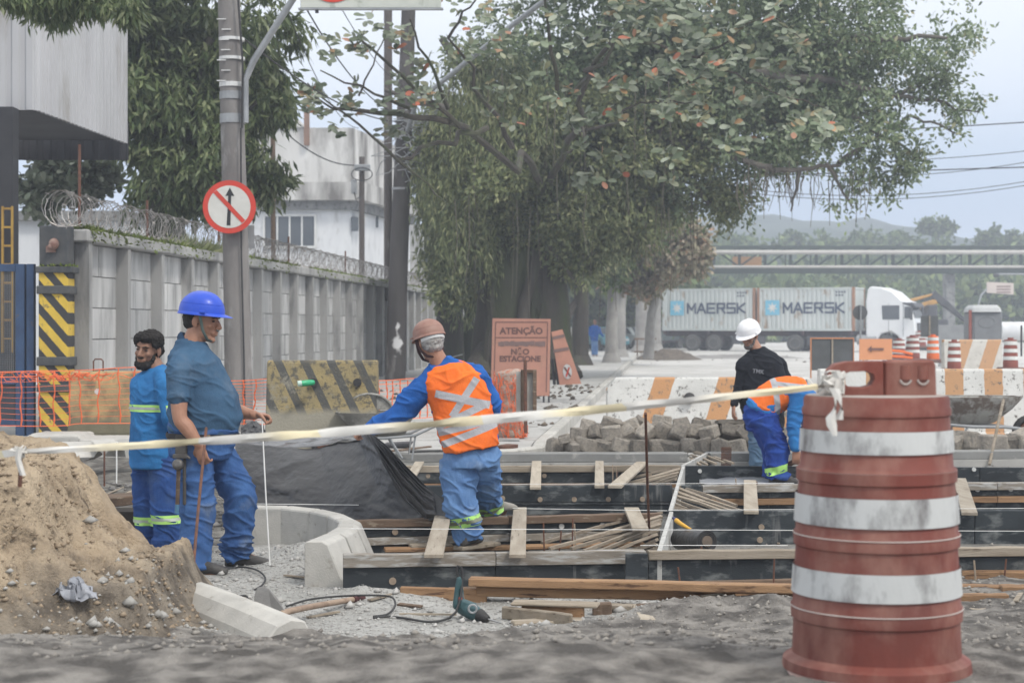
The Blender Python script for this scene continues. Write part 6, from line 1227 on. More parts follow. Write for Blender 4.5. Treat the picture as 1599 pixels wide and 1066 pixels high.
# ---------- 5. bending man in orange vest
Y0 = 16.75; k_ = Y0/FPX; Fh = frame((.75, -.1, -.75), (.66, 0, .7)); hd = D(1288, 640)
J = dict(head=hd, neck=D(1268, 620), shR=D(1248, 616, -.18), elR=D(1240, 662, -.20), wrR=D(1242, 702, -.22), shL=D(1256, 622, .18), elL=D(1262, 664, .2), wrL=D(1258, 704, .1),
    hpR=D(1190, 650, -.08), knR=D(1212, 700, -.10), anR=D(1214, 745, -.12), hpL=D(1192, 650, .10), knL=D(1204, 700, .12), anL=D(1208, 742, .14), toeR=(1,-.1,0), toeL=(1,0,0), handR=((.1,.0,-1),(0,1,0),1,.6), handL=((.1,0,-1),(0,1,0),-1,.6))
def sec5(px, py, a, b): return (D(px, py), a, b)
S = dict(lat=(0,-1,0), F=Fh, hk=1.0, skin=m_skin, shirt=m_sh3, trousers=m_tr3, sleeve=1, slw=1.15, seed=27, samp=.014, tamp=.017, vox=.009, bvox=.008, ptop=3,
    torso=[sec5(1189,668,.15,.14), sec5(1186,652,.165,.155), sec5(1188,640,.165,.155), sec5(1197,628,.165,.15), sec5(1212,618,.17,.145), sec5(1232,612,.185,.14), sec5(1248,613,.19,.12), sec5(1260,616,.13,.09), sec5(1266,618,.07,.06)], tk=(.145,.135,.115,.11,.10,.11), slo=2, sgrow=.006, tgrow=.006)
m5 = person('man in orange vest and deep blue trousers bent double beside the man in black', Vector((D(1205,752).x, Y0, 0)), J, S)
helmet(m5, hd, Fh, helm_mat('second_hard_hat', (.1,.15,.6), (.1,.12,.5)), 1.05)
vm = MB(); secs = []
for px, py, a, b, tl in ((1183,642,.175,.160,1.2),(1190,634,.185,.165,.9),(1198,627,.185,.17,.85),(1212,617,.19,.165,.6),(1232,611,.20,.155,.3),(1246,610,.205,.145,.1),(1258,612,.17,.115,.0)):
    ax = Vector((1,0,.55*tl)).normalized(); secs.append((D(px, py), Vector((0,-1,0)), Vector((-ax.z,0,ax.x)), a, b))
vm.loft(secs, 32, 2.4); me = remesh(vm, .008, 4); displace(me, folds(.010, 43, 6, 5, .9)); me.transform(Matrix.Translation(-wloc(m5))); m_v5 = m_vest.copy(); m_v5.name = 'orange_vest_side'; o5 = wloc(m5); bands5 = [((1208,590),(1216,650),9),((1206,598),(1258,604),7),((1225,596),(1250,628),0.1)]
def vfac5(N, L):
    t = N.new('ShaderNodeTexCoord'); s_ = N.new('ShaderNodeSeparateXYZ'); L.new(t.outputs['Object'], s_.inputs[0]); acc = None
    for a, b, w in bands5:
        A, B = D(*a, -.15)-o5, D(*b, -.15)-o5; f = band2d((A.x, A.z), (B.x, B.z), w*Y0/FPX)(N, L, s_.outputs[0], s_.outputs[2]); acc = f if acc is None else math_(N, L, 'MAXIMUM', acc, f)
    return acc
overlay(m_v5, vfac5, (.40,.40,.42)); me.materials.append(m_v5); put('vest', me, None, m5, smooth=True)
c = Vector(J['knR']).lerp(Vector(J['anR']), .72); wrap_band(m5, 'trouser_stripe', child(m5, 'trousers'), c, (-.25,0,1), .075, m_lime, R=.2, lift=.006)
for s in ('L', 'R'): boot(m5, Vector((J['an'+s][0], J['an'+s][1], .15)), J['toe'+s], .08, m_boot)

# ---------- 6. far worker by the trees
Y0 = 80; k_ = Y0/FPX; Fh = frame((.6, -.7, 0), (0,0,1)); hd = D(929, 503)
J = dict(head=hd, neck=D(929,508), shR=D(922,512,-.1), elR=D(921,522,-.15), wrR=D(929,528,-.3), shL=D(935,512,.1), elL=D(938,520,.0), wrL=D(943,526,-.2), hpR=D(926,528), knR=D(926,541), anR=D(926,554), hpL=D(930,528), knL=D(931,541), anL=D(931,554), toeR=(.3,-1,0), toeL=(.3,-1,0))
S = dict(lat=(1,-.3,0), F=Fh, hk=1.0, skin=m_skin_d, shirt=m_sh2, trousers=m_tr2, sleeve=1, seed=2, vox=.03, bvox=.02, samp=0.0, tamp=0.0, torso=[sec3(928,531,11,.14), sec3(928,526,12,.14), sec3(928.5,518,13,.14), sec3(928.5,512,14,.13), sec3(929,509,8,.09)])
m6 = person('distant worker in blue standing against the dark trunk by the avenue', Vector((D(928,556).x, Y0, .0)), J, S)
for s in ('L', 'R'): boot(m6, Vector((J['an'+s][0], J['an'+s][1], .12)), (.3,-1,0), .03, m_boot)
# ================================================================== foreground traffic drum, out of focus
m_drum = M('drum_red_plastic', (.20,.05,.036), (.135,.042,.033), 3, .6, .15, 40, c3=(.30,.16,.125), s3=5, t3=.58, c3w=.3, spec=.3, stretch=(1,1,.6))
m_drumw = M('drum_white_sheeting', (.58,.585,.575), (.44,.45,.445), 3.5, .6, .2, 40, c3=(.16,.15,.15), s3=7, t3=.6, c3w=.16, stretch=(1,1,.5), contrast=.8)
m_dtop = M('drum_dusty_top', (.46,.42,.39), (.36,.30,.27), 4, .7)
Yd_ = 5.75; kd = Yd_/FPX; cd = Vector((X_(1368, Yd_), Yd_, Z_(1040, Yd_)))
dr = thing('traffic_drum', 'red and white striped traffic drum with carrying handle, nearest thing on the right', 'traffic drum', cd)
def dz(py): return Z_(py, Yd_)-cd.z
def dr_(wpx): return wpx*kd/2*.94
prof = [(dr_(310), .0), (dr_(306), .03), (dr_(276), .05), (dr_(272), dz(964)), (dr_(279), dz(962)), (dr_(281), dz(943)), (dr_(274), dz(938)), (dr_(264), dz(850)), (dr_(271), dz(848)), (dr_(272), dz(830)), (dr_(265), dz(825)), (dr_(255), dz(750)), (dr_(262), dz(748)), (dr_(262), dz(730)), (dr_(250), dz(725)), (dr_(238), dz(648)), (dr_(243), dz(646)), (dr_(243), dz(637)), (dr_(238), dz(633)), (dr_(238), dz(622)), (dr_(232), dz(617))]
mb = MB(); mb.lathe(prof, 72); obj('drum_body', mb, m_drum, dr, True, world=False)
mb = MB(); mb.lathe([(dr_(340), -.30), (dr_(345), -.08), (dr_(316), -.01), (dr_(290), .016)], 56); obj('ballast_base', mb, M('drum_base', (.30,.16,.13), (.40,.30,.27), 5, .7), dr, True, world=False)
for (z1, w1, z0, w0) in ((668,246,702,250),(768,262,812,267),(880,270,922,276)):
    mb = MB(); mb.lathe([(dr_(w0)+.003, dz(z0)), (dr_(w1)+.003, dz(z1))], 72, capb=False, capt=False); obj('reflective_band', mb, m_drumw, dr, True, world=False)
mb = MB(); mb.lathe([(dr_(228), dz(616.5)), (dr_(222), dz(616.2))], 60, capb=False); obj('top_face', mb, m_dtop, dr, False, world=False)
for (wz, wp) in ((729,256),(829,268),(942,277)):
    mb = MB(); mb.lathe([(dr_(wp+6.5), dz(wz+2)), (dr_(wp+2), dz(wz)), (dr_(wp-6), dz(wz-1.5))], 72, capb=False, capt=False); obj('dusty_shoulder', mb, m_dtop, dr, True, world=False)
# moulded handle on the top with an opening
hx = lambda px: X_(px, Yd_)-cd.x; ht_ = .075
def slabpoly(poly, mat, name, y0=-ht_/2, y1=ht_/2, bev=.012): mb = MB(); mb.prism([(hx(a), dz(b)) for a, b in poly], 'y', y0, y1); return obj(name, mb, mat, dr, world=False, bev=bev)
out_ = [(1294,622),(1294,603),(1289,590),(1292,577),(1302,568),(1322,564),(1452,562),(1457,568),(1459,622)]
inn = [(1322,603),(1315,598),(1312,590),(1316,583),(1324,580),(1350,579),(1360,583),(1362,592),(1357,601),(1345,604)]
mb = MB(); O = [(hx(a), dz(b)) for a, b in [(1294,622),(1294,603),(1289,590),(1292,577),(1302,568),(1322,564),(1350,563.5),(1376,563),(1376,622),(1335,622)]]; I = [(hx(a), dz(b)) for a, b in inn]
order = [9, 0+1, 2, 3, 4, 5, 6, 7, 8, 9]
n = 10; Oo = [O[9], O[0], O[2], O[3], O[4], O[5], O[6], O[7], O[8], ((O[8][0]+O[9][0])/2, O[8][1])]
Oo[0] = (O[9][0]-.0, O[9][1]); vs = []
for y in (-ht_/2, ht_/2): vs += [(x, y, z) for x, z in Oo]+[(x, y, z) for x, z in I]
fs = []
for i in range(n):
    j = (i+1) % n; fs += [(i, j, n+j, n+i), (2*n+i, 3*n+i, 3*n+j, 2*n+j), (i, 2*n+i, 2*n+j, j), (n+i, n+j, 3*n+j, 3*n+i)]
mb.add(vs, fs); obj('handle', mb, m_drum, dr, world=False, bev=.006)
slabpoly([(1377,622),(1377,562.5),(1452,561),(1457,566),(1459,622)], m_drum, 'lamp_mount')
for px_ in (1410, 1437):
    mb = MB(); mb.tube([Vector((hx(px_), -ht_/2+.012, dz(570))), Vector((hx(px_), -ht_/2+.012, dz(592)))], .022, 12); obj('moulded_rib', mb, m_drum, dr, True, world=False)
    mb = MB(); c = Vector((hx(px_), -ht_/2-.003, dz(589))); mb.tube([c+Vector((.019*math.cos(a), 0, .022*math.sin(a))) for a in np.linspace(math.pi*1.1, math.pi*1.9, 10)], .004, 6); obj('moulded_mark', mb, m_dtop, dr, world=False)
# barricade tape from the drum to a stake at the sand pile, with the loose tied ends
m_tape = M('barrier_tape', (.70,.68,.64), (.58,.56,.52), 6, .5, .2, 30)
def tapey(N, L):
    t = N.new('ShaderNodeTexCoord'); s_ = N.new('ShaderNodeSeparateXYZ'); L.new(t.outputs['Object'], s_.inputs[0]); n = N.new('ShaderNodeTexNoise'); n.inputs['Scale'].default_value = 1.3; L.new(t.outputs['Object'], n.inputs['Vector'])
    a = math_(N, L, 'MULTIPLY_ADD', n.outputs[0], 1.2, math_(N, L, 'ADD', s_.outputs[0], math_(N, L, 'MULTIPLY', s_.outputs[2], .4))); a = math_(N, L, 'FRACT', math_(N, L, 'ADD', math_(N, L, 'MULTIPLY', a, 1.75), 20.0)); r = N.new('ShaderNodeMapRange'); r.inputs[1].default_value = .40; r.inputs[2].default_value = .70; L.new(a, r.inputs[0]); return r.outputs[0]
overlay(m_tape, tapey, (.68,.60,.41))
A_ = P(1300, 601, 5.75); B_ = P(32, 705, 6.3); n = 90; rows_ = [[], [], []]
for i in range(n+1):
    t = i/n; c = A_.lerp(B_, t); sg_ = 4*t*(1-t); c.z -= .022*sg_; tw_ = .5*math.sin(t*23)+.35*math.sin(t*61+1); w = .011+.006*sg_; wob = .0015*math.sin(t*80)
    u = Vector((0, math.sin(tw_), math.cos(tw_))); v = Vector((0, -math.cos(tw_), math.sin(tw_)))
    rows_[0].append(c+u*w+v*wob); rows_[1].append(c+v*.007); rows_[2].append(c-u*w+v*wob)
tp = thing('barrier_tape', 'twisted white and yellow barrier tape stretched across the picture to the traffic drum', 'barrier tape', (A_.x, A_.y, A_.z))
mb = MB(); mb.grid(rows_); obj('tape_strand', mb, m_tape, tp, True)
C_ = P(-40, 716, 6.5); rows_ = [[B_+Vector((0,0,.015)), C_+Vector((0,0,.013))], [B_, C_], [B_-Vector((0,0,.013)), C_-Vector((0,0,.012))]]; mb = MB(); mb.grid(rows_); obj('tape_strand', mb, m_tape, tp, True)
mb = MB(); r_ = random.Random(3)
c = P(1297, 602, 5.70)
for k in range(5):
    mb.tube([c+Vector((r_.uniform(-.045,.045), r_.uniform(-.05,.0), r_.uniform(-.035,.04))) for _ in range(6)], .012, 6, flat=.4, closed=True)
obj('tape_knot', mb, m_tape, tp, True)
for pts_ in ([(1302,605),(1306,620),(1303,640),(1297,652),(1299,664),(1304,680)], [(1303,607),(1311,622),(1314,640),(1309,655)], [(1296,600),(1285,592),(1292,580),(1304,578),(1310,590)]):
    mb = MB(); q = [P(a, b, 5.50) for a, b in pts_]; w_ = .017; rows_ = [[p+Vector((w_*math.cos(i*.8+.2), w_*.6*math.sin(i*.8), 0)) for i, p in enumerate(q)], [p+Vector((0,-.008,0)) for p in q], [p-Vector((w_*math.cos(i*.8+.2), w_*.6*math.sin(i*.8), 0)) for i, p in enumerate(q)]]
    mb.grid(rows_); obj('tape_tail', mb, m_tape, tp, True)
mb = MB(); c = B_
for k in range(3): mb.tube([c+Vector((r_.uniform(-.03,.03), r_.uniform(-.03,.03), r_.uniform(-.02,.02))) for _ in range(6)], .009, 6, flat=.4, closed=True)
q = [P(a, b, 6.25) for a, b in ((30,700),(28,715),(32,730),(36,742))]; mb.grid([[p+Vector((.011,0,0)) for p in q], [p+Vector((0,-.008,0)) for p in q], [p-Vector((.011,0,0)) for p in q]]); obj('tape_knot', mb, m_tape, tp, True)
stick('tape_stake', 'stake', P(31, 760, 6.32), P(31, 699, 6.32), .008, m_rust, 'short stake in the sand pile top holding the left tape knot')
# ================================================================== black plastic sheet being pulled over the forms
m_plas = M('black_plastic_film', (.028,.027,.029), (.05,.049,.05), 2.2, .30, .6, 9, spec=.5, bstr=.02)
def film(pts_top, pts_bot, nx, nz, fn, name, label, thick=.0012):
    rows_ = []
    for j in range(nz+1):
        t = j/nz; row = []
        for i in range(nx+1):
            u = i/nx; row.append((u, t))
        rows_.append(row)
    def ip(pts, u):
        k = min(int(u*(len(pts)-1)), len(pts)-2); return pts[k].lerp(pts[k+1], u*(len(pts)-1)-k)
    base = np.array([[tuple(ip(pts_top, u).lerp(ip(pts_bot, u), t)) for (u, t) in row] for row in rows_]); uv = np.array(rows_)
    off = fn(uv[:, :, 0].ravel(), uv[:, :, 1].ravel(), base.reshape(-1, 3)); V = base.reshape(-1, 3)+off; w = nx+1
    i = (np.arange(nz)[:, None]*w+np.arange(nx)[None]).ravel(); F = np.stack([i, i+1, i+w+1, i+w], 1); o = put(name, fast_mesh(name, V, F), m_plas, smooth=True)
    md = o.modifiers.new('s', 'SOLIDIFY'); md.thickness = thick; return tag(o, label, 'plastic sheet')
top = [P(366,690,13.9), P(430,694,13.75), P(500,694,13.6), P(560,682,13.3), P(580,676,13.0)]; bot = [P(384,788,13.4), P(450,806,13.2), P(530,812,12.9), P(610,814,12.6), P(676,814,12.4)]
def f1_(u, t, b):
    q = np.stack([u*2.2+t*.8, t*1.3-u*.5, 0*u], 1); d = .05*fbm(q, 2.0, 5, 61)+.03*(1-np.abs(vnoise(np.stack([u*3.1+t*2.6, t*.8-u, 0*u], 1), 67)))**3+.025*ridge_(vnoise(np.stack([u*5-t*5.0, t*1.2, 0*u], 1), 63))*sstep(.45, 1, u)+.012*ridge_(vnoise(np.stack([u*2, t*9, 0*u], 1), 64))*(1-sstep(.0, .4, t)); z = .012*ridge_(vnoise(np.stack([u*7, 0*u, 0*u], 1), 65))*(1-t)
    return np.stack([0*u, -d-.06*np.sin(np.pi*t), z-.03*np.sin(np.pi*np.clip(u/.8,0,1))*(1-t)], 1)
film(top, bot, 150, 70, f1_, 'plastic_sheet', 'large black plastic sheet held up by the man in the orange vest')
top = [P(572,672,12.95), P(585,680,12.8), P(625,718,12.6), P(660,752,12.45), P(697,786,12.3)]; bot = [P(580,684,12.85), P(598,725,12.75), P(630,778,12.6), P(668,812,12.35), P(702,806,12.2)]
def f2_(u, t, b):
    d = .05*ridge_(vnoise(np.stack([t*3.2+u*.8, u*1.5, 0*u], 1), 71))+.03*fbm(np.stack([u*3, t*5, 0*u], 1), 1.6, 4, 72)+.02*ridge_(vnoise(np.stack([t*8-u*2, u*3, 0*u], 1), 73)); return np.stack([.2*d, -1.1*d-.03, .3*d], 1)*np.sin(np.pi*np.clip(u*1.1+.05,0,1))[:, None]**.5
film(top, bot, 110, 60, f2_, 'plastic_fold', 'gathered shiny fold of black plastic running down to the boots of the vested man')
top = [P(372,686,14.3), P(450,681,14.3), P(540,681,14.2), P(585,678,14.0)]; bot = [P(370,698,13.9), P(430,698,13.75), P(500,696,13.6), P(572,684,13.2)]
film(top, bot, 70, 14, lambda u, t, b: np.stack([0*u, 0*u, .018*ridge_(vnoise(np.stack([u*3, t*5, 0*u], 1), 81))+.012*fbm(np.stack([u*6, t*4, 0*u], 1), 2, 3, 82)], 1), 'plastic_edge', 'rolled top edge of the black plastic sheet with its highlight coloured in').data.materials[0] = M('film_edge_highlight', (.16,.16,.165), (.10,.10,.105), 3, .2, .6, 12, spec=.8)  # paler base colour paints the highlight along the black film's top edge
top = [G(1092,744,.10), G(1150,737,.13), G(1200,737,.13), G(1250,741,.12)]; bot = [G(1092,755,.07), G(1150,756,.09), G(1200,756,.09), G(1252,756,.08)]
pf = film(top, bot, 60, 14, lambda u, t, b: np.stack([0*u, 0*u, .012*fbm(np.stack([u*6, t*4, 0*u], 1), 2, 3, 92)], 1), 'film_strip', 'shiny grey plastic film lying under the boots of the bending man'); pf.data.materials[0] = M('grey_film', (.33,.34,.36), (.24,.25,.27), 4, .3, .3, 20, spec=.6)
film([P(378,664,14.6), P(395,655,14.5), P(412,664,14.4)], [P(372,690,14.3), P(400,688,14.2), P(418,684,14.1)], 30, 20, lambda u, t, b: np.stack([0*u, .04*fbm(np.stack([u*4,t*4,0*u],1),2,3,95), .02*fbm(np.stack([u*4,t*4,0*u],1),2,3,96)], 1), 'film_bundle', 'grey crumpled end of plastic under the fist of the helmeted man')
o = film([P(74,925,8.45), P(92,905,8.5), P(118,903,8.5), P(140,915,8.5)], [P(70,934,8.4), P(95,930,8.35), P(130,932,8.33), P(158,938,8.35)], 30, 16, lambda u, t, b: np.stack([0*u, .05*fbm(np.stack([u*5,t*4,0*u],1),2,3,97)-.04, .03*ridge_(vnoise(np.stack([u*6,t*5,0*u],1),98))], 1), 'plastic_scrap', 'torn grey plastic scrap half buried in the sand pile'); o.data.materials[0] = M('scrap_film', (.20,.21,.24), (.34,.35,.38), 8, .5, .3, 30)
# roll of black film with a yellow handled tool on it
rl = thing('plastic_roll', 'roll of black plastic film with cardboard core standing in front of black formwork', 'plastic roll', G(1088, 858, .2))
a = P(1062, 841, 12.15); b = P(1104, 845, 11.75); d = (b-a).normalized()
R_ = .078; mb = MB(); mb.tube([a, a+d*.012, b-d*.01, b], [R_*.94, R_, R_, R_*.97], 32); obj('film', mb, m_plas, rl, True)
sp_ = [b+d*.002+(d.orthogonal().normalized()*math.cos(t)+d.cross(d.orthogonal().normalized())*math.sin(t))*(R_*(.52+.42*t/18)) for t in np.linspace(0, 18, 80)]
mb = MB(); mb.tube(sp_, .003, 4); obj('spiral_edge', mb, m_black, rl, True)
mb = MB(); mb.tube([b-d*.02, b+d*.006], R_*.5, 24); obj('core', mb, M('cardboard', (.16,.125,.10), (.10,.08,.06), 9, .9), rl, True)
q = d.orthogonal().normalized(); mb = MB(); mb.add([a+Vector((0,-R_*.9,-R_*.35)), b+Vector((0,-R_*.9,-R_*.35)), b+Vector((.03,-R_*1.5,-R_)), a+Vector((.01,-R_*1.4,-R_))], [(0,1,2,3)]); o = obj('loose_flap', mb, m_plas, rl)
tl_ = thing('yellow_tool', 'yellow handled hand tool with dark tip resting on the plastic roll', 'tool', P(1067, 820, 12.05))
mb = MB(); limb(mb, [P(1056,812,12.1), P(1064,818,12.05), P(1080,827,11.98)], [.017,.015,.009], 10, 4); obj('handle', mb, M('yellow_plastic', (.70,.40,.05), (.6,.34,.05), 9, .5), tl_, True)
mb = MB(); mb.tube([P(1051,808,12.13), P(1056,812,12.1)], [.010,.016], 10); obj('tip', mb, M('blue_dark', (.05,.05,.14), (.04,.04,.1), 9, .5), tl_, True)
# ================================================================== hammer drill, cables, shovel
m_teal = M('drill_housing', (.035,.085,.095), (.05,.10,.11), 9, .5, .2, 60, c3=(.16,.17,.17), s3=14, t3=.64)
dl = thing('rotary_hammer_drill', 'dark teal rotary hammer drill lying on gravel with its cable looping from the handle', 'drill', G(738, 965, .0))
Yl = 9.42; D9 = lambda px, py, dy=0: P(px, py, Yl+dy)
mb = MB(); limb(mb, [D9(722,947,.02), D9(738,955,-.02), D9(749,960,-.05)], [.042,.044,.036], 16, 5); mb.box(D9(730,945), (.09,.07,.05), Matrix.Rotation(.35, 3, 'Y')); me = remesh(mb, .006, 2); me.materials.append(m_teal); me.transform(Matrix.Translation(-wloc(dl))); put('motor_body', me, None, dl, smooth=True)
mb = MB(); mb.tube([D9(748,959,-.05), D9(754,962,-.065), D9(759,965,-.075), D9(763,966,-.085)], [.036,.030,.024,.016], 16); obj('chuck', mb, m_black, dl, True)
mb = MB(); mb.tube([D9(762,966,-.085), D9(782,972,-.11)], .0055, 8); obj('drill_bit', mb, M('bit_steel', (.4,.4,.4), (.3,.3,.3), 9, .4, metal=.7), dl, True)
mb = MB(); mb.tube([D9(738,950,-.075)+Vector((.022*math.cos(a), 0, .022*math.sin(a))) for a in np.linspace(0, 6.28, 16)], .006, 6, closed=True); obj('selector_ring', mb, m_galv, dl, True)
mb = MB(); limb(mb, [D9(713,946), D9(713,925), D9(717,903)], [.022,.014,.015], 12, 5); limb(mb, [D9(724,946,.02), D9(722,934,.02), D9(718,905,.0)], [.016,.012,.014], 10, 4); me = remesh(mb, .005, 2); me.materials.append(m_teal); me.transform(Matrix.Translation(-wloc(dl))); put('grip', me, None, dl, smooth=True)
mb = MB(); mb.box(D9(719,936,-.02), (.018,.02,.03)); obj('red_switch', mb, M('red_plastic', (.6,.08,.04), (.5,.08,.04), 9, .5), dl, bev=.003)
def gtube(pts, r, name, parent, label=None, mt=m_cable, z=.012):
    q = []
    for p in pts:
        g_ = G(p[0], p[1], 0); zz = gz(np.array([g_.x]), np.array([g_.y]))[0] if len(p) < 3 else p[2]; g_ = G(p[0], p[1], float(zz)+z); q.append(g_)
    P_ = [q[0]*2-q[1]]+q+[q[-1]*2-q[-2]]; out = []
    for i in range(len(q)-1):
        a, b, c, d = P_[i:i+4]
        for k in range(6): t = k/6; out.append(.5*((2*b)+(c-a)*t+(2*a-5*b+4*c-d)*t*t+(3*b-a-3*c+d)*t**3))
    out.append(q[-1]); mb = MB(); mb.tube(out, r, 7); o = obj(name, mb, mt, parent, True)
    if label: tag(o, label, 'cable')
    return o
mb = MB(); mb.tube([D9(716,903), D9(713,890), D9(715,883), D9(720,884), D9(722,893), D9(721,915), D9(719,935,-.03), D9(712,955,-.05), D9(703,963,-.07)], .0065, 8); obj('cable_loop', mb, m_cable, dl, True)
gtube([(703,964),(685,969),(665,970),(640,966),(610,962),(583,964)], .0065, 'cable', dl)
gtube([(583,962),(605,958),(617,945),(612,932),(590,929),(560,929),(520,931),(480,936),(447,946)], .006, 'power_cable', None, 'thin black power cable curving over the gravel from drill to shovel')
gtube([(345,890),(375,885),(400,889),(414,901),(410,912),(398,920)], .006, 'power_cable', None, 'thin black cable looped on gravel beside the boot of the helmeted man')
gtube([(352,940),(366,932),(384,930),(388,940),(386,952)], .006, 'power_cable', None, 'short black cable end beside the shovel blade')
sv = thing('shovel', 'square shovel lying on gravel with worn grey blade and wooden handle', 'shovel', G(430, 970, .0)); Yl = 9.12
mb = MB(); q = [(408,917),(418,921),(432,935),(444,952),(450,966),(444,971),(425,963),(405,958),(397,948),(396,932),(400,919)]
mb.prism([(P(a, b, Yl).x, P(a, b, Yl).z) for a, b in q], 'y', Yl-.006, Yl+.006); mb.v = [(x, y+.25*(z-.1)+.02*math.sin((x+1.4)*14), z) for x, y, z in mb.v]; obj('blade', mb, M('shovel_steel', (.25,.245,.235), (.17,.165,.16), 9, .55, .2, 60, metal=.4), sv, bev=.003)
mb = MB(); limb(mb, [P(441,958,9.12), P(455,953,9.2), P(500,944,9.55), P(566,933,10.0)], [.020,.018,.017,.016], 12, 4); obj('handle', mb, M('handle_wood', (.36,.27,.20), (.22,.15,.11), 5, .6, stretch=(.5,4,4)), sv, True)
mb = MB(); mb.tube([P(552,935.5,9.89), P(567,933,10.01)], .0175, 12); obj('handle_end', mb, M('dark_red_paint', (.09,.03,.03), (.06,.02,.02), 9, .6), sv, True)
# ================================================================== wheelbarrows
def barrow(name, label, O, k, mat, rz=0, parts=True):
    w = thing(name, label, 'wheelbarrow', O, rz); nx = 22; rows_ = []
    # tray: long in x, deep in z, open top; tipping lip to -x
    def ringp(z, x0, x1, w_, n=36):
        out = []
        for j in range(n):
            a = 2*math.pi*j/n; c, s_ = math.cos(a), math.sin(a); cx = (x0+x1)/2; rx = (x1-x0)/2; out.append((cx+rx*math.copysign(abs(c)**.75, c), w_*math.copysign(abs(s_)**.75, s_), z))
        return out
    lv = [(.33,-.50,.48,.34,0),(.335,-.515,.495,.352,0),(.32,-.51,.49,.348,0),(.20,-.40,.42,.29,0),(.06,-.22,.36,.20,0),(.045,-.18,.33,.16,0),(.06,-.2,.34,.18,1),(.20,-.385,.405,.275,1),(.325,-.485,.465,.325,1)]
    mb = MB(); n = 36
    for z, x0, x1, w_, _ in lv[::-1]: mb.v.extend([tuple(Vector(p)*k) for p in ringp(z+.25, x0, x1, w_)])
    for i in range(len(lv)-1):
        for j in range(n): mb.f.append((i*n+j, i*n+(j+1)%n, (i+1)*n+(j+1)%n, (i+1)*n+j))
    mb.f.append(tuple(range((3)*n-0-n, (3)*n)) if False else tuple(2*n+j for j in range(n))); mb.f = mb.f[:-1]
    mb.f.append(tuple(3*n+j for j in range(n-1, -1, -1)))
    obj('tray', mb, mat, w, True, world=False)
    for s in (-1, 1):
        mb = MB(); mb.tube([Vector(p)*k for p in ((-.62,s*.08,.22),(-.3,s*.15,.26),(.1,s*.22,.27),(.45,s*.26,.30),(.75,s*.28,.44),(.98,s*.29,.52))], .018*k, 10); obj('handle', mb, m_galv, w, True, world=False)
        mb = MB(); mb.tube([Vector(p)*k for p in ((.15,s*.22,.26),(.30,s*.24,.02),(.42,s*.24,.0),(.46,s*.25,.29))], .013*k, 8); obj('leg', mb, m_galv, w, True, world=False)
    mb = MB(); m2 = MB(); R__ = .19*k; c = Vector((-.62*k, 0, .19*k))
    mb.tube([c+Vector((R__*.82*math.cos(a), 0, R__*.82*math.sin(a))) for a in np.linspace(0, 2*math.pi, 29)[:-1]], .036*k, 10, closed=True); wh = obj('wheel', mb, m_black, w, True, world=False)
    m2.tube([c+Vector((0,-.03*k,0)), c+Vector((0,.03*k,0))], R__*.62, 20); obj('rim', m2, m_rust, wh, True, world=False)
    return w
m_tray = M('cement_crusted_steel', (.24,.23,.205), (.15,.145,.13), 5, .8, .5, 30, c3=(.38,.37,.34), s3=7, t3=.58, c3w=.15)
barrow('wheelbarrow', 'cement crusted wheelbarrow behind the lifted plastic sheet by the orange vested man', G(588, 716, .19)+Vector((0,.0,.0)), .85, m_tray, .15)
mb = MB(); c = P(576, 640, 18.4); mb.tube([c+Vector((.25*math.cos(a), .04, .19*math.sin(a)-.02)) for a in np.linspace(.1, math.pi-.1, 18)], .014, 8); mb.add([tuple(c+Vector((.25*math.cos(a), .05, .19*math.sin(a)-.02))) for a in np.linspace(.1, math.pi-.1, 18)], [tuple(range(18))]); tag(obj('bucket_rim', mb, m_tray, smooth=True), 'round grey mixing pan tilted up in the wheelbarrow tray', 'pan')
barrow('wheelbarrow', 'cement crusted wheelbarrow parked at the white barrier right of the traffic drum', G(1520, 703, .05), 1.15, M('pale_crusted_steel', (.42,.41,.38), (.26,.25,.23), 7, .85, .8, 30, c3=(.15,.12,.10), s3=6, t3=.54, c3w=.12, contrast=.8), math.pi+.1)
stick('leaning_stick', 'stick', P(1545,725,18.9), P(1567,624,19.6), .018, m_wood, 'pale wooden stick leaning against the right wheelbarrow')
# ================================================================== concrete barriers
def jersey(name, label, x0, x1, Y, ztop, zbase, mat, wtop=.17, wbase=.6, kick=.22, slope=.0, dy=0., rnd=0., group=None, nparts=1, face=True):
    h = ztop-zbase; pr = [(-wbase/2,0),(-wbase/2,.07*h/.8),(-wtop/2-.09,kick/.8*h),(-wtop/2,h-.02),(-wtop/2+.02,h),(wtop/2-.02,h),(wtop/2,h-.02),(wtop/2+.09,kick/.8*h),(wbase/2,.07*h/.8),(wbase/2,0)]
    mb = MB(); nx = max(6, int((x1-x0)/.12)); rows_ = []
    for i in range(nx+1):
        t = i/nx; x = x0+(x1-x0)*t; e = min(t, 1-t)*(x1-x0); cut = max(0, rnd-e) if rnd else 0; zt = rnd-math.sqrt(max(0, rnd*rnd-cut*cut)) if rnd else 0
        rows_.append([Vector((x, Y+dy*t+y, zbase+min(z, h-zt))) for y, z in pr])
    mb.grid(rows_); n = len(pr); mb.f.append(tuple(range(n-1,-1,-1))); mb.f.append(tuple(nx*n+j for j in range(n))); o = obj(name, mb, mat, bev=.012); return tag(o, label, 'barrier', group)
def chips(m, col, sc, t0, t1):
    def f(N, L):
        t = N.new('ShaderNodeTexCoord'); n = N.new('ShaderNodeTexNoise'); n.inputs['Scale'].default_value = sc; n.inputs['Detail'].default_value = 9; n.inputs['Roughness'].default_value = .75; L.new(t.outputs['Object'], n.inputs['Vector']); r = N.new('ShaderNodeMapRange'); r.inputs[1].default_value = t0; r.inputs[2].default_value = t1; L.new(n.outputs[0], r.inputs[0]); return r.outputs[0]
    overlay(m, f, col)
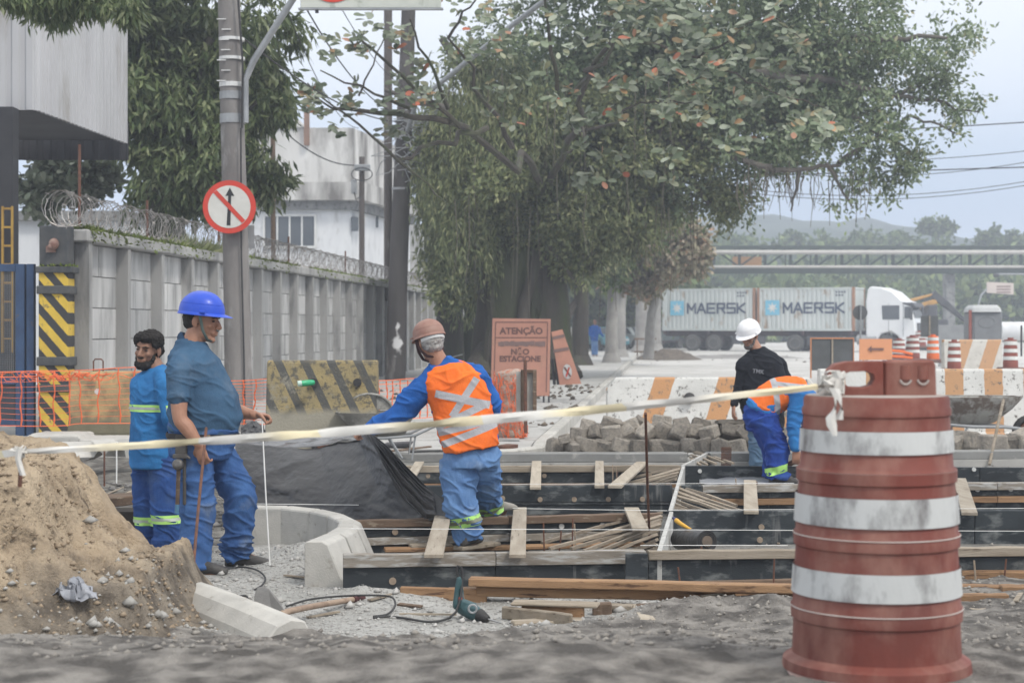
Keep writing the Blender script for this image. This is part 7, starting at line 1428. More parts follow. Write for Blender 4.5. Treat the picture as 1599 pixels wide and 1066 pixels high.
m_yb = M('yellow_striped_concrete', (.36,.28,.13), (.22,.185,.11), 4, .92, .8, 40, contrast=.8)
overlay(m_yb, stripes(1, .5, .285, .33, 0), (.085,.085,.08)); chips(m_yb, (.11,.10,.08), 13, .50, .58); chips(m_yb, (.27,.25,.20), 4, .56, .66)
def lower(z0, z1):
    def f(N, L):
        t = N.new('ShaderNodeTexCoord'); s_ = N.new('ShaderNodeSeparateXYZ'); L.new(t.outputs['Object'], s_.inputs[0]); n = N.new('ShaderNodeTexNoise'); n.inputs['Scale'].default_value = 4; n.inputs['Detail'].default_value = 5; L.new(t.outputs['Object'], n.inputs['Vector']); a = math_(N, L, 'MULTIPLY_ADD', n.outputs[0], .12, s_.outputs[2]); r = N.new('ShaderNodeMapRange'); r.inputs[1].default_value = z0; r.inputs[2].default_value = z1; L.new(a, r.inputs[0]); return r.outputs[0]
    return f
overlay(m_yb, lower(.60, .52), (.27,.25,.20))
jersey('concrete_barrier', 'chipped yellow and black striped concrete barrier with a green bottle stuffed in its hole', X_(419,18.6), X_(590,18.6), 18.6, Z_(563,18.35), .19, m_yb, .2, .62, .42)
for px_, py_, r__ in ((490, 597, .045), (558, 597, .045)):
    mb = MB(); mb.tube([P(px_, py_, 18.46), P(px_, py_, 18.40)], .045, 18); tag(obj('barrier_hole', mb, m_black), 'dark round hole in the striped barrier '+('behind the bottle' if px_ < 500 else 'right of the bottle'), 'hole')
bt_ = thing('green_bottle', 'green plastic bottle stuck in the hole of the striped barrier', 'bottle', P(475, 598, 18.3))
mb = MB(); limb(mb, [P(488,597,18.3), P(478,598,18.25), P(470,599,18.22)], [.030,.034,.030], 16, 4); obj('bottle_body', mb, M('green_plastic', (.02,.30,.12), (.03,.42,.2), 20, .25, .5, 60, spec=.6), bt_, True)
mb = MB(); mb.tube([P(471,598,18.21), P(465,599,18.2)], .029, 16); obj('bottle_base', mb, M('pale_plastic', (.55,.65,.6), (.4,.6,.5), 9, .4), bt_, True)
m_ob = M('rusty_brown_barrier', (.50,.37,.18), (.32,.25,.14), 3, .9, .6, 40, c3=(.17,.14,.09), s3=4, t3=.55, c3w=.2); overlay(m_ob, lower(.33, .25), (.16,.15,.10))
jersey('concrete_barrier', 'mossy brown concrete block barrier with lifting loops behind the orange net', X_(115,20.8), X_(228,20.8)+.25, 20.8, Z_(580,20.6), .26, m_ob, .3, .62, .25)
for px_ in (152, 232):
    mb = MB(); a = P(px_-6, 582, 20.8); b = P(px_+9, 582, 20.8); mb.tube([a, a+Vector((.0,0,.14)), a+Vector((.02,0,.165)), b+Vector((-.02,0,.165)), b+Vector((0,0,.14)), b], .009, 6); tag(obj('lifting_loop', mb, m_rust, smooth=True), 'rusty lifting loop on the brown barrier '+('nearer the gate pillar' if px_ < 200 else 'nearer the bearded man'), 'loop')
mb = MB(); mb.tube([P(152, 611, 20.52), P(152, 611, 20.46)], .034, 16); tag(obj('hole_plug', mb, m_frame), 'pale plug in the hole of the brown barrier', 'plug')
m_wb = M('white_barrier_paint', (.64,.635,.61), (.55,.545,.52), 3, .85, .6, 40)
def diag(k, per, duty, ph): 
    def f(N, L):
        t = N.new('ShaderNodeTexCoord'); s_ = N.new('ShaderNodeSeparateXYZ'); L.new(t.outputs['Object'], s_.inputs[0]); n = N.new('ShaderNodeTexNoise'); n.inputs['Scale'].default_value = 9; L.new(t.outputs['Object'], n.inputs['Vector'])
        a = math_(N, L, 'MULTIPLY_ADD', s_.outputs[2], k, s_.outputs[0]); a = math_(N, L, 'MULTIPLY_ADD', n.outputs[0], .03, a); a = math_(N, L, 'ADD', a, ph); a = math_(N, L, 'FRACT', math_(N, L, 'ADD', math_(N, L, 'DIVIDE', a, per), 50.0)); return math_(N, L, 'LESS_THAN', a, duty)
    return f
m_wb2 = m_wb.copy(); m_wb2.name = 'white_barrier_paint_b'
overlay(m_wb, diag(-.33, .90, .32, 1.07), (.50,.27,.13)); chips(m_wb, (.15,.14,.125), 11, .555, .61); chips(m_wb, (.40,.24,.13), 5, .64, .72)
YB = 24.4; jersey('concrete_barrier', 'long white concrete barrier with slanting orange stripes behind the cobble heap', X_(947,YB), X_(1275,YB), YB, Z_(589,YB-.1), .03, m_wb, .2, .6, .1, rnd=.16)
overlay(m_wb2, diag(0, .535, .47, .22), (.48,.28,.15)); chips(m_wb2, (.13,.12,.11), 14, .565, .62)
YB = 23.6; jersey('concrete_barrier', 'white concrete barrier with upright orange stripes right of the traffic drum', X_(1278,YB), X_(1720,YB), YB, Z_(576,YB-.1), .03, m_wb2, .2, .6, .1)
mb = MB(); mb.lathe([(.02,0),(.075,.0),(.08,.05),(.07,.1),(.03,.12)], 16); mb.xf(Matrix.Translation(P(1076, 622, 24.25)) @ Matrix.Rotation(1.4, 4, 'X')); tag(obj('barrier_stain', mb, m_black, smooth=True), 'dark lump stuck on the orange stripe of the white barrier', 'lump')
# ================================================================== orange safety net fences
m_net = M('orange_net_plastic', (.80,.17,.06), (.68,.14,.05), 9, .6)
def net(label, line, ztop, zbot, pitch, bands, seed, sagt=.0, grp='orange safety nets'):
    r_ = np.random.default_rng(seed); mb = MB(); pts = [Vector(p) for p in line]; L = [0]
    for a, b in zip(pts, pts[1:]): L.append(L[-1]+(b-a).length)
    def at(s): 
        for i in range(len(pts)-1):
            if s <= L[i+1] or i == len(pts)-2: return pts[i].lerp(pts[i+1], (s-L[i])/(L[i+1]-L[i]))
    ns = max(8, int(L[-1]/.09)); rows_n = int((ztop-zbot)/pitch)
    for j in range(rows_n+1):
        q = []
        for i in range(ns+1):
            s = L[-1]*i/ns; p = at(s).copy(); t = j/rows_n; ph = math.sin(s*2.1+seed)*.018+math.sin(s*5.3+j*.3)*.008; p.z = zbot+(ztop-zbot)*t**.9+ph*(1 if j else .5)+sagt*math.sin(s*1.4+seed)*t; p.y += .03*math.sin(s*3+j*.35); q.append(p)
        mb.tube(q, .0028 if 0 < j < rows_n-1 else .006, 3, cap=False)
    k = 0; s = .05
    while s < L[-1]:
        q = []; wav = r_.uniform(-.05, .05)
        for j in range(rows_n+1):
            t = j/rows_n; p = at(min(max(s+wav*(1-t)+.01*math.sin(j*1.3), 0), L[-1]*.999)).copy(); p.z = zbot+(ztop-zbot)*t**.9+math.sin(s*2.1+seed)*.018; q.append(p+Vector((0,-.006,0)))
        mb.tube(q, [.006+.005*(j % 2) for j in range(rows_n+1)], 4, cap=False); s += bands*r_.uniform(.85, 1.15)
    o = obj('safety_net', mb, m_net); tag(o, label, 'safety net', grp); return o
net('long orange safety net hung in front of the blue gate and brown barrier', [P(-60,0,20.0)*Vector((1,1,0)) if False else Vector((X_(-60,19.9),19.9,0)), Vector((X_(105,20.1),20.1,0)), Vector((X_(118,20.3),20.35,0)), Vector((X_(245,20.4),20.4,0))], Z_(578,20), Z_(664,20), .062, .21, 3)
net('orange safety net stub between the helmeted man and the striped barrier', [Vector((X_(352,20.5),20.5,0)), Vector((X_(418,20.2),20.2,0))], Z_(592,20.3), Z_(662,20.3), .04, .2, 5)
net('orange safety net right of the striped barrier reaching behind the vested man', [Vector((X_(588,22),22,0)), Vector((X_(700,23.5),23.5,0)), Vector((X_(775,23.5),23.5,0))], Z_(596,22.5), Z_(655,22.5), .05, .16, 7, .02)
# bunched top of the net
mb = MB(); r_ = random.Random(9)
for k in range(26):
    x0_ = r_.uniform(-20, 190); mb.tube([P(x0_+i*9, 580+r_.uniform(0,16), 19.85+r_.uniform(-.05,.05)) for i in range(6)], .005, 3, cap=False)
tag(obj('net_bunch', mb, m_net), kind='stuff')
# ================================================================== orange work signs
m_os = M('faded_orange_sign', (.58,.29,.21), (.50,.25,.19), 3, .7, .15, 30, c3=(.45,.26,.19), s3=4, t3=.64, c3w=.2); m_let = M('faded_black_print', (.16,.09,.08), (.22,.12,.10), 9, .8)
sb = thing('warning_board', 'tall faded orange warning board reading ATENÇÃO NÃO ESTACIONE on thin legs', 'sign board', Vector((X_(813,31.5), 31.5, .18)))
def facing(mb, px, py, Y, skew=0): return mb.xf(Matrix.Translation(P(px, py, Y)) @ Matrix.Rotation(math.radians(90), 4, 'X'))
Ysb = 31.5; quad = [(769,497),(860,498),(858,618),(766,618)]
mb = MB(); mb.prism([(P(a,b,Ysb).x, P(a,b,Ysb).z) for a, b in quad], 'y', Ysb, Ysb+.03); obj('board', mb, m_os, sb, bev=.004)
for a, b in ((850,.0),(858,.0)):
    mb = MB(); mb.tube([P(a, 500, Ysb+.06), P(a-1, 629, Ysb+.05)], .018, 6); obj('leg', mb, m_dark, sb)
for (x0,y0,x1,y1) in ((774,503,855,503),(774,503,771,612),(855,503,853,612),(773,527,854,527)):
    mb = MB(); a = P(x0,y0,Ysb-.004); b = P(x1,y1,Ysb-.004); mb.beam(a, b, .004, .016, up=(0,0,1) if abs(y0-y1) < 3 else (1,0,0)); obj('border_line', mb, m_let, sb)
for s_, px_, py_, sz in (('ATENÇÃO', 813, 516.5, .185), ('NÃO', 812, 550, .165), ('ESTACIONE', 811, 560.5, .165)):
    pass
for s_, px_, py_, sz, sxx in (('ATENÇÃO', 814, 517, .17, 1.02), ('NÃO', 812, 549.5, .15, 1.05), ('ESTACIONE', 812, 560.5, .15, 1.0)):
    tx = text_mesh(s_, sz*.95, .006, .001, sx=sxx); facing(tx, px_, py_, Ysb-.006); obj('lettering', tx, m_let, sb)
mb = MB(); r_ = random.Random(2)
for k in range(14): mb.box(P(780+k*5.2+r_.uniform(-1,1), 536.5+r_.uniform(-.6,.6), Ysb-.006-.0004*k), (.072, .001, .085+r_.uniform(-.015,.015)))
obj('painted_over_line', mb, M('grey_overpaint', (.21,.15,.14), (.28,.18,.16), 4, .8), sb)
sb2 = thing('toppled_board', 'orange warning board toppled aslant behind the upright one with crossed parking symbol', 'sign board', Vector((X_(885,33), 33, .18))); Yt = 33
mb = MB(); quad = [(861,518),(878,514),(908,599),(874,601)]; mb.prism([(P(a,b,Yt).x, P(a,b,Yt).z) for a, b in quad[::-1]], 'y', Yt, Yt+.03); obj('board', mb, m_os, sb2)
mb = MB(); c = P(886,580,Yt-.01); mb.v = []
disc2 = [(c.x+.085*math.cos(a)-.03*math.sin(a)*.3, c.z+.14*math.sin(a)) for a in np.linspace(0, 2*math.pi, 25)[:-1]]; mb.prism(disc2, 'y', Yt-.012, Yt-.006); obj('symbol_disc', mb, m_frame, sb2)
mb = MB(); mb.beam(P(881,573,Yt-.016), P(891,588,Yt-.016), .004, .035, up=(1,0,0)); obj('symbol_bar', mb, m_let, sb2); mb = MB(); mb.beam(P(889,573,Yt-.021), P(884,588,Yt-.021), .004, .03, up=(1,0,0)); obj('symbol_bar', mb, m_sr, sb2)
for (a, b, c_, d_) in ((863,528,881,524),(864,548,888,544)):
    mb = MB(); mb.beam(P(a,b,Yt-.008), P(c_,d_,Yt-.008), .004, .06, up=(0,0,1)); obj('overpaint_patch', mb, MATS['grey_overpaint'], sb2)
for a in (866, 872):
    mb = MB(); mb.tube([P(a-4, 560, Yt+.2), P(a, 600, Yt+.1)], .03, 6); obj('prop', mb, m_dark, sb2)
# rolled up net standing on the pavement and the propped frame
rn = thing('net_roll', 'upright roll of used orange and white net beside the vested man', 'net roll', G(795, 684, .18)); mb = MB(); c = G(795, 684, .18); R0 = .20
mb.lathe([(.19,0),(.225,.05),(.215,.25),(.19,.45),(.20,.62),(.17,.82),(.12,.86)], 24, c); me = remesh(mb, .02, 1); displace(me, lambda co, nr: .03*fbm(co.astype(float), 8, 4, 5)); me.transform(Matrix.Translation(-wloc(rn))); me.materials.append(M('net_roll_mix', (.58,.50,.43), (.36,.22,.17), 11, .95, 1, 60, c3=(.55,.20,.12), s3=16, t3=.56, contrast=.8, bstr=.03)); put('core', me, None, rn, smooth=True)
mb = MB(); r_ = random.Random(6)
for k in range(110):
    a = r_.uniform(-3.3, .3); z0_ = r_.uniform(.05, .85); q = []
    for i in range(5):
        aa = a+i*r_.uniform(.0,.12); zz = z0_-i*r_.uniform(.0,.09); zz = max(zz, .02); rr = .215+r_.uniform(0,.02); q.append(c+Vector((rr*math.cos(aa), rr*math.sin(aa), zz)))
    mb.tube(q, .0045, 3, cap=False)
tag(obj('net_strands', mb, m_net, rn), kind='stuff')
pf_ = thing('propped_frame', 'wood framed pale panel propped against the net roll', 'frame', G(815, 688, .18)); Yp = 21.0
for (a, b, c_, d_) in ((813,577,838,582),(813,647,838,652),(813,577,818,652),(832,577,838,652)):
    mb = MB(); mb.bb(X_(a,Yp), X_(c_,Yp), Yp-.03-.004*(c_-a < 10), Yp+.02, Z_(d_,Yp), Z_(b,Yp)); obj('rail', mb, m_wood_d, pf_, bev=.004)
mb = MB(); mb.bb(X_(806,Yp), X_(834,Yp), Yp+.025, Yp+.04, Z_(648,Yp), Z_(580,Yp)); obj('panel', mb, M('pale_board', (.46,.45,.42), (.36,.34,.31), 4, .8), pf_)
stick('frame_post', 'post', P(821, 676, 20.9), P(820, 562, 20.9), .022, m_rust, 'rusty post standing in front of the propped frame')
# ================================================================== odds and ends left of centre
mb = MB(); mb.bb(X_(47,19.6), X_(128,19.6), 19.4, 20.2, .02, Z_(677,19.6)); mb.bb(X_(128,19.5)+.003, X_(212,19.5), 19.3, 20.1, .02, Z_(684,19.5)); me = remesh(mb, .025, 1); displace(me, lambda co, nr: .02*fbm(co.astype(float), 3, 4, 7)); me.materials.append(c_kerb); tag(put('concrete_plinth', me, None, None, smooth=True), 'low rough concrete plinth in front of the striped gate pillar', 'plinth')
for i, (px_, py_, w_, h_, lab) in enumerate(((127,703,.28,.17,'jagged pale concrete chunk behind the tape near the sand pile'),(172,700,.26,.18,'blocky concrete chunk between the pale chunk and the bearded man'),(205,693,.3,.10,'flat concrete slab piece beside the bearded man'))):
    bm = bmesh.new(); rc = random.Random(i+5); c_ = P(px_, py_, 17.6)
    for _ in range(22): bm.verts.new(c_+Vector((rc.uniform(-1,1)*w_*.75, rc.uniform(-.2,.2), rc.uniform(-1,1)*h_*.6)))
    bmesh.ops.convex_hull(bm, input=bm.verts[:]); me = bpy.data.meshes.new('chunk'); bm.to_mesh(me); bm.free(); me.materials.append(c_kerb if i < 2 else c_pale); tag(put('concrete_chunk', me, None, None), lab, 'concrete chunk')
mb = MB(); mb.prism([(P(a,b,19.9).x, P(a,b,19.9).z) for a, b in ((600,692),(606,697),(640,697),(645,690))], 'y', 19.8, 20.1); tag(obj('metal_pan', mb, m_dark, bev=.01), 'flat dark metal pan on the pavement edge below the wheelbarrow handle', 'pan')
timber('thin dark lath lying on the pavement edge beside the metal pan', (610,704), (672,697), .2, .05, .02, m_wood_d, name='lath', cat='lath')
timber('black rag strip lying on the concrete strip left of the vested man', (640,706), (690,704), .22, .10, .03, m_black, name='rag', cat='rag')
timber('brown dirty rag on the pavement edge right of the vested man', (780,699), (800,696), .22, .15, .05, m_rust, name='rag', cat='rag')
gtube([(640,600,.18),(665,575,.5),(700,560,.9),(722,553,1.05)], .01, 'thin_hose', None, 'thin pale hose hanging by the mossy trunk', m_galv)
# ================================================================== things on the far side of the street
def far_board(label, x0, x1, y0, y1, Y, col, frame_, legs=True, mid=True):
    r = thing('work_sign', label, 'sign board', Vector(((X_(x0,Y)+X_(x1,Y))/2, Y, .03))); mb = MB(); mb.bb(X_(x0,Y), X_(x1,Y), Y, Y+.03, Z_(y1,Y), Z_(y0,Y)); obj('board', mb, col, r)
    if frame_ is not None:
        for (a, b, c, d) in ((x0-1.5,x1+1.5,y0-2,y0),(x0-1.5,x0,y0,y1+12),(x1,x1+1.5,y0,y1+12)):
            mb = MB(); mb.bb(X_(a,Y), X_(b,Y), Y-.02, Y+.05, Z_(d,Y), Z_(c,Y)); obj('frame', mb, frame_, r)
    if mid: mb = MB(); xm = (x0+x1)/2; mb.bb(X_(xm-1.2,Y), X_(xm+1.2,Y), Y-.03, Y, Z_(y1+12,Y), Z_(y0,Y)); obj('centre_post', mb, m_wood, r)
    return r
m_bk = M('board_back', (.10,.105,.11), (.075,.08,.08), 3, .7); m_ofr = M('orange_frame', (.55,.24,.12), (.45,.2,.1), 5, .7)
far_board('dark backed sign board with orange frame and middle post behind the drum', 1267, 1332, 529, 578, 36, m_bk, m_ofr)
ra = far_board('orange sign board with left pointing arrow behind the drum', 1342, 1393, 529, 562, 40, M('orange_sign_fresh', (.72,.32,.16), (.66,.3,.16), 3, .6), None, mid=False)
mb = MB(); mb.prism([(P(a,b,39.98).x, P(a,b,39.98).z) for a, b in ((1355,545),(1361,540),(1361,543.3),(1380,543.3),(1380,546.7),(1361,546.7),(1361,550))], 'y', 39.975, 39.985); obj('arrow', mb, m_let, ra)
for a in (1348, 1388):
    mb = MB(); mb.tube([P(a, 562, 40.05), P(a, 612, 40.05)], .02, 6); obj('leg', mb, m_ofr, ra)
far_board('small dark backed sign board beside the portable toilet', 1438, 1465, 493, 526, 60, m_bk, None, mid=True)
rb = thing('round_sign', 'dark back of a round sign on a post in front of the truck cab', 'road sign', Vector((X_(1343,55), 55, .03))); c = P(1343, 488, 55); mb = MB(); mb.prism([(c.x+.235*math.cos(a), c.z+.235*math.sin(a)) for a in np.linspace(0, 2*math.pi, 33)[:-1]], 'y', 55, 55.02); obj('disc', mb, m_bk, rb)
mb = MB(); mb.tube([P(1344, 476, 54.96), P(1343, 590, 54.96)], .03, 8); obj('post', mb, m_galv, rb)
def small_drum(px, ytop, ybot, Y, label, colr, w=.46, base=True):
    r = thing('traffic_drum', label, 'traffic drum', Vector((X_(px,Y), Y, Z_(ybot,Y)))); H = Z_(ytop,Y)-Z_(ybot,Y); mb = MB(); R = w/2
    pr = [(R*1.0,0),(R*1.0,.2*H),(R*.95,.21*H),(R*.95,.45*H),(R*.9,.46*H),(R*.9,.70*H),(R*.85,.71*H),(R*.82,.93*H),(R*.4,.94*H),(R*.4,H)]; mb.lathe(pr, 20); obj('drum_body', mb, colr, r, True, world=False)
    for a, b, q in ((.26,.38,.955),(.51,.63,.905),(.76,.88,.855)): mb = MB(); mb.lathe([(R*q+.006,a*H),(R*q+.004,b*H)], 20, capb=False, capt=False); obj('reflective_band', mb, m_white, r, True, world=False)
    if base: mb = MB(); mb.box((0,0,-.04), (w*1.5,w*1.5,.10)); obj('ballast_base', mb, M('dark_base', (.16,.09,.08), (.2,.14,.12), 4, .8), r, world=False, bev=.02)
m_db = M('old_drum_red', (.30,.09,.07), (.24,.09,.07), 4, .6); m_do = M('bright_drum_orange', (.80,.18,.05), (.75,.17,.05), 5, .5)
small_drum(1457, 522, 561, 48, 'bright orange traffic drum left of the striped barrier', m_do, .35); small_drum(1490, 530, 576, 33, 'brownish traffic drum standing before the striped barrier end', m_db, .26); small_drum(1578, 527, 574, 36, 'red and white traffic drum right of the portable toilet', m_db, .31)
small_drum(1425, 523, 560, 50, 'brown red traffic drum in front of the truck bumper', m_db, .42); small_drum(1404, 528, 560, 54, 'dull traffic drum at the truck front wheel', m_db, .42); small_drum(1437, 516, 540, 75, 'tiny far traffic drum past the truck bumper', m_db, .5)
m_sb3 = M('far_striped_barrier', (.62,.60,.56), (.52,.5,.46), 4, .85); overlay(m_sb3, diag(-.35, .62, .48, .1), (.52,.31,.18)); chips(m_sb3, (.2,.19,.17), 8, .56, .66); Yk = 38
jersey('concrete_barrier', 'orange and white slant striped barrier before the portable toilet', X_(1472,Yk), X_(1563,Yk), Yk, Z_(530,Yk), .03, m_sb3, .2, .6, .15)
mb = MB()
for k in range(3): mb.tube([P(1392,547+k*9,45), P(1410,549+k*8,45), P(1425,553+k*6,45)], .035, 6)
tag(obj('orange_barrier_rails', mb, m_do), 'low orange plastic rails right of the arrow board', 'barrier')
# portable toilet
pt_ = thing('portable_toilet', 'grey portable toilet cabin with pale roof and oval relief door', 'portable toilet', Vector((X_(1540,62), 62, .03))); Yp = 62
mb = MB(); mb.bb(X_(1517,Yp), X_(1565,Yp), Yp, Yp+1.1, .03, Z_(487,Yp)); obj('cabin', mb, M('toilet_grey', (.20,.21,.22), (.16,.165,.175), 3, .6), pt_, bev=.04)
mb = MB(); mb.loft([(Vector((X_(1540,Yp), Yp+.5, Z_(487,Yp))), Vector((1,0,0)), Vector((0,1,0)), .60, .62), (Vector((X_(1540,Yp), Yp+.5, Z_(481,Yp))), Vector((1,0,0)), Vector((0,1,0)), .56, .58), (Vector((X_(1540,Yp), Yp+.5, Z_(476,Yp))), Vector((1,0,0)), Vector((0,1,0)), .45, .47)], 24, 5); obj('roof', mb, M('toilet_roof', (.50,.51,.51), (.42,.43,.43), 3, .6), pt_)
mb = MB(); mb.bb(X_(1513,Yp), X_(1517,Yp)-.005, Yp-.05, Yp+.05, .03, Z_(484,Yp)); obj('red_edge', mb, m_db, pt_)
for (a, b) in ((1521, 1561),):
    mb = MB(); mb.bb(X_(a,Yp), X_(b,Yp), Yp-.03, Yp-.002, .2, Z_(491,Yp)); d_ = obj('door', mb, MATS['toilet_grey'], pt_, bev=.01)
    mb = MB(); c = P(1541, 503, Yp-.03); mb.tube([c+Vector((.29*math.cos(t), 0, .19*math.sin(t))) for t in np.linspace(0, 2*math.pi, 25)[:-1]], .02, 5, closed=True); obj('oval_relief', mb, MATS['toilet_grey'], d_)
tk_ = MB(); tk_.tube([P(1562,517,70), P(1680,517,70)], .38, 20); tag(obj('white_tank', tk_, m_wh, smooth=True), 'long white tank lying right of the portable toilet', 'tank')
stick('far_post', 'post', P(1595, 556, 45), P(1595, 508, 45), .025, m_dark, 'thin dark post at the right picture edge before the tank')
mb = MB(); mb.bb(X_(1466,66), X_(1517,66)-.02, 66, 66.1, .03, Z_(507,66)); tag(obj('site_hoarding', mb, M('hoarding_grey', (.30,.31,.32), (.25,.26,.27), 3, .8)), 'grey site hoarding panel between the excavator and portable toilet', 'hoarding')
# excavator boom
ex = thing('excavator', 'yellow and dark excavator with its folded boom rising behind the truck', 'excavator', Vector((X_(1460,110), 110, .03))); Ye = 110
m_ey = M('excavator_yellow', (.55,.30,.08), (.45,.25,.08), 3, .6); m_ed = M('excavator_dark', (.06,.065,.075), (.09,.09,.095), 3, .6)
def link(px0, py0, w0, px1, py1, w1, mat, nm):
    a, b = P(px0,py0,Ye), P(px1,py1,Ye); d = (b-a).normalized(); s_ = Vector((-d.z,0,d.x)); k = Ye/FPX; mb = MB(); mb.prism([((a+s_*w0*k/2).x,(a+s_*w0*k/2).z),((a-s_*w0*k/2).x,(a-s_*w0*k/2).z),((b-s_*w1*k/2).x,(b-s_*w1*k/2).z),((b+s_*w1*k/2).x,(b+s_*w1*k/2).z)], 'y', Ye-.2, Ye+.2); obj(nm, mb, mat, ex, bev=.03)
link(1412,472,6,1455,460,3,m_ey,'boom'); link(1424,482,8,1462,470,8,m_ey,'stick'); link(1455,458,12,1478,476,11,m_ed,'arm'); link(1476,474,11,1510,504,4,m_ed,'arm'); link(1492,489,2,1509,505,2,M('ram_chrome', (.7,.7,.7), (.6,.6,.6), 3, .3),'hydraulic_ram'); link(1402,505,20,1424,482,14,m_ey,'boom')
mb = MB(); mb.bb(X_(1440,Ye), X_(1475,Ye), Ye-1, Ye+1.5, .9, 2.0); mb.bb(X_(1443,Ye), X_(1458,Ye), Ye-1.1, Ye+.4, 1.0, 2.9); obj('cab', mb, m_ed, ex, bev=.08)
for s in (-1, 1): mb = MB(); mb.loft([(Vector((X_(1457,Ye)+dx, Ye+s*1.1, .45)), Vector((0,1,0)), Vector((0,0,1)), .25, h_) for dx, h_ in ((-1.7,.25),(-1.4,.42),(1.4,.42),(1.7,.25))], 12, 4); obj('track', mb, m_black, ex)
# street sign far right, pipe bridge
bbs = thing('far_direction_sign', 'small pale direction sign on a curved post at the far right', 'road sign', Vector((X_(1528,150), 150, 0))); Yq = 150
mb = MB(); mb.prism([(P(a,b,Yq).x, P(a,b,Yq).z) for a, b in ((1541,440),(1583,442),(1583,460),(1541,457))][::-1], 'y', Yq, Yq+.1); obj('board', mb, M('pale_sign', (.60,.52,.46), (.52,.45,.41), 1, .7), bbs)
mb = MB(); mb.tube([P(1528,500,Yq), P(1528,475,Yq), P(1532,461,Yq), P(1541,451,Yq)], .08, 6); obj('post', mb, m_galv, bbs, True)
for k in range(3): mb = MB(); mb.bb(X_(1556,Yq), X_(1578,Yq), Yq-.02, Yq-.01, Z_(447+k*4.5,Yq)-.06, Z_(447+k*4.5,Yq)+.04); obj('text_line', mb, m_let, bbs)
Yb_ = 128; br = thing('pipe_bridge', 'long steel truss pipe bridge with pale pipes crossing behind the truck', 'bridge', Vector((X_(1340,Yb_), Yb_, 0)))
m_bs = M('bridge_steel', (.075,.095,.088), (.05,.065,.06), 1, .8); m_pp = M('pale_pipe', (.50,.48,.45), (.42,.40,.38), 1, .6)
def chord(y0, y1, nm, mt, dy=0, d_=.3): mb = MB(); mb.bb(X_(1050,Yb_), X_(1760,Yb_), Yb_+dy, Yb_+dy+d_, Z_(y1,Yb_), Z_(y0,Yb_)); obj(nm, mb, mt, br)
chord(383.5,387.5,'top_chord',m_bs); chord(418.5,427,'bottom_chord',m_bs); chord(383.8,387.2,'rear_top_chord',m_bs,2.4)
mb = MB(); mb.tube([P(1050,394,Yb_-.3), P(1760,394,Yb_-.3)], .16, 12); obj('upper_pipe', mb, m_pp, br, True); mb = MB(); mb.tube([P(1050,416.5,Yb_-.3), P(1760,416.5,Yb_-.3)], .10, 12); obj('lower_pipe', mb, m_pp, br, True)
k = 0
for px_ in range(1075, 1740, 40):
    mb = MB(); mb.bb(X_(px_,Yb_)-.1, X_(px_,Yb_)+.1, Yb_+.02, Yb_+.25, Z_(418,Yb_), Z_(388,Yb_)); obj('strut', mb, m_bs, br)
    mb = MB(); a, b = (P(px_, 416, Yb_+.12), P(px_+38, 389, Yb_+.12)) if k > 1 else (P(px_+38, 416, Yb_+.12), P(px_, 389, Yb_+.12)); mb.beam(a, b, .12, .14); obj('brace', mb, m_bs, br); k += 1
    mb = MB(); mb.bb(X_(px_,Yb_)-.06, X_(px_,Yb_)+.06, Yb_+2.5, Yb_+2.6, Z_(418,Yb_), Z_(382,Yb_)); obj('strut', mb, m_bs, br)
mb = MB(); mb.bb(X_(1150,Yb_), X_(1196,Yb_), Yb_+2.2, Yb_+2.3, Z_(414,Yb_), Z_(399,Yb_)); obj('orange_panel', mb, M('ochre_panel', (.40,.22,.10), (.34,.2,.1), 2, .8), br)
for px_ in (1487, 1690, 1078):
    mb = MB(); mb.bb(X_(px_,Yb_)-.35, X_(px_,Yb_)+.35, Yb_+.5, Yb_+1.5, 0, Z_(427,Yb_)); obj('pier', mb, c_grey, br, bev=.05)
sl_ = thing('street_light', 'small arm street light above the pale direction sign', 'street light', Vector((X_(1600,125), 125, 0)))
mb = MB(); mb.tube([P(1612,548,125), P(1612,440,125), P(1600,428,125), P(1556,428,125)], .06, 6); obj('post', mb, m_galv, sl_, True); mb = MB(); mb.box(P(1556,430,125), (.4,.2,.25)); obj('lamp', mb, m_dark, sl_, bev=.04)
stick('far_lamp_post','post', P(1210,470,190), P(1210,434,190), .07, m_galv, 'tiny far lamp post above the rear of the front container')
# ================================================================== container truck
ang = math.radians(-26); Yt0 = 106.5; tr_ = thing('container_truck', 'white cab truck hauling two pale grey shipping containers with blue star logo lettering', 'truck', Vector((X_(1044,Yt0+3), Yt0+3, .0)), ang)
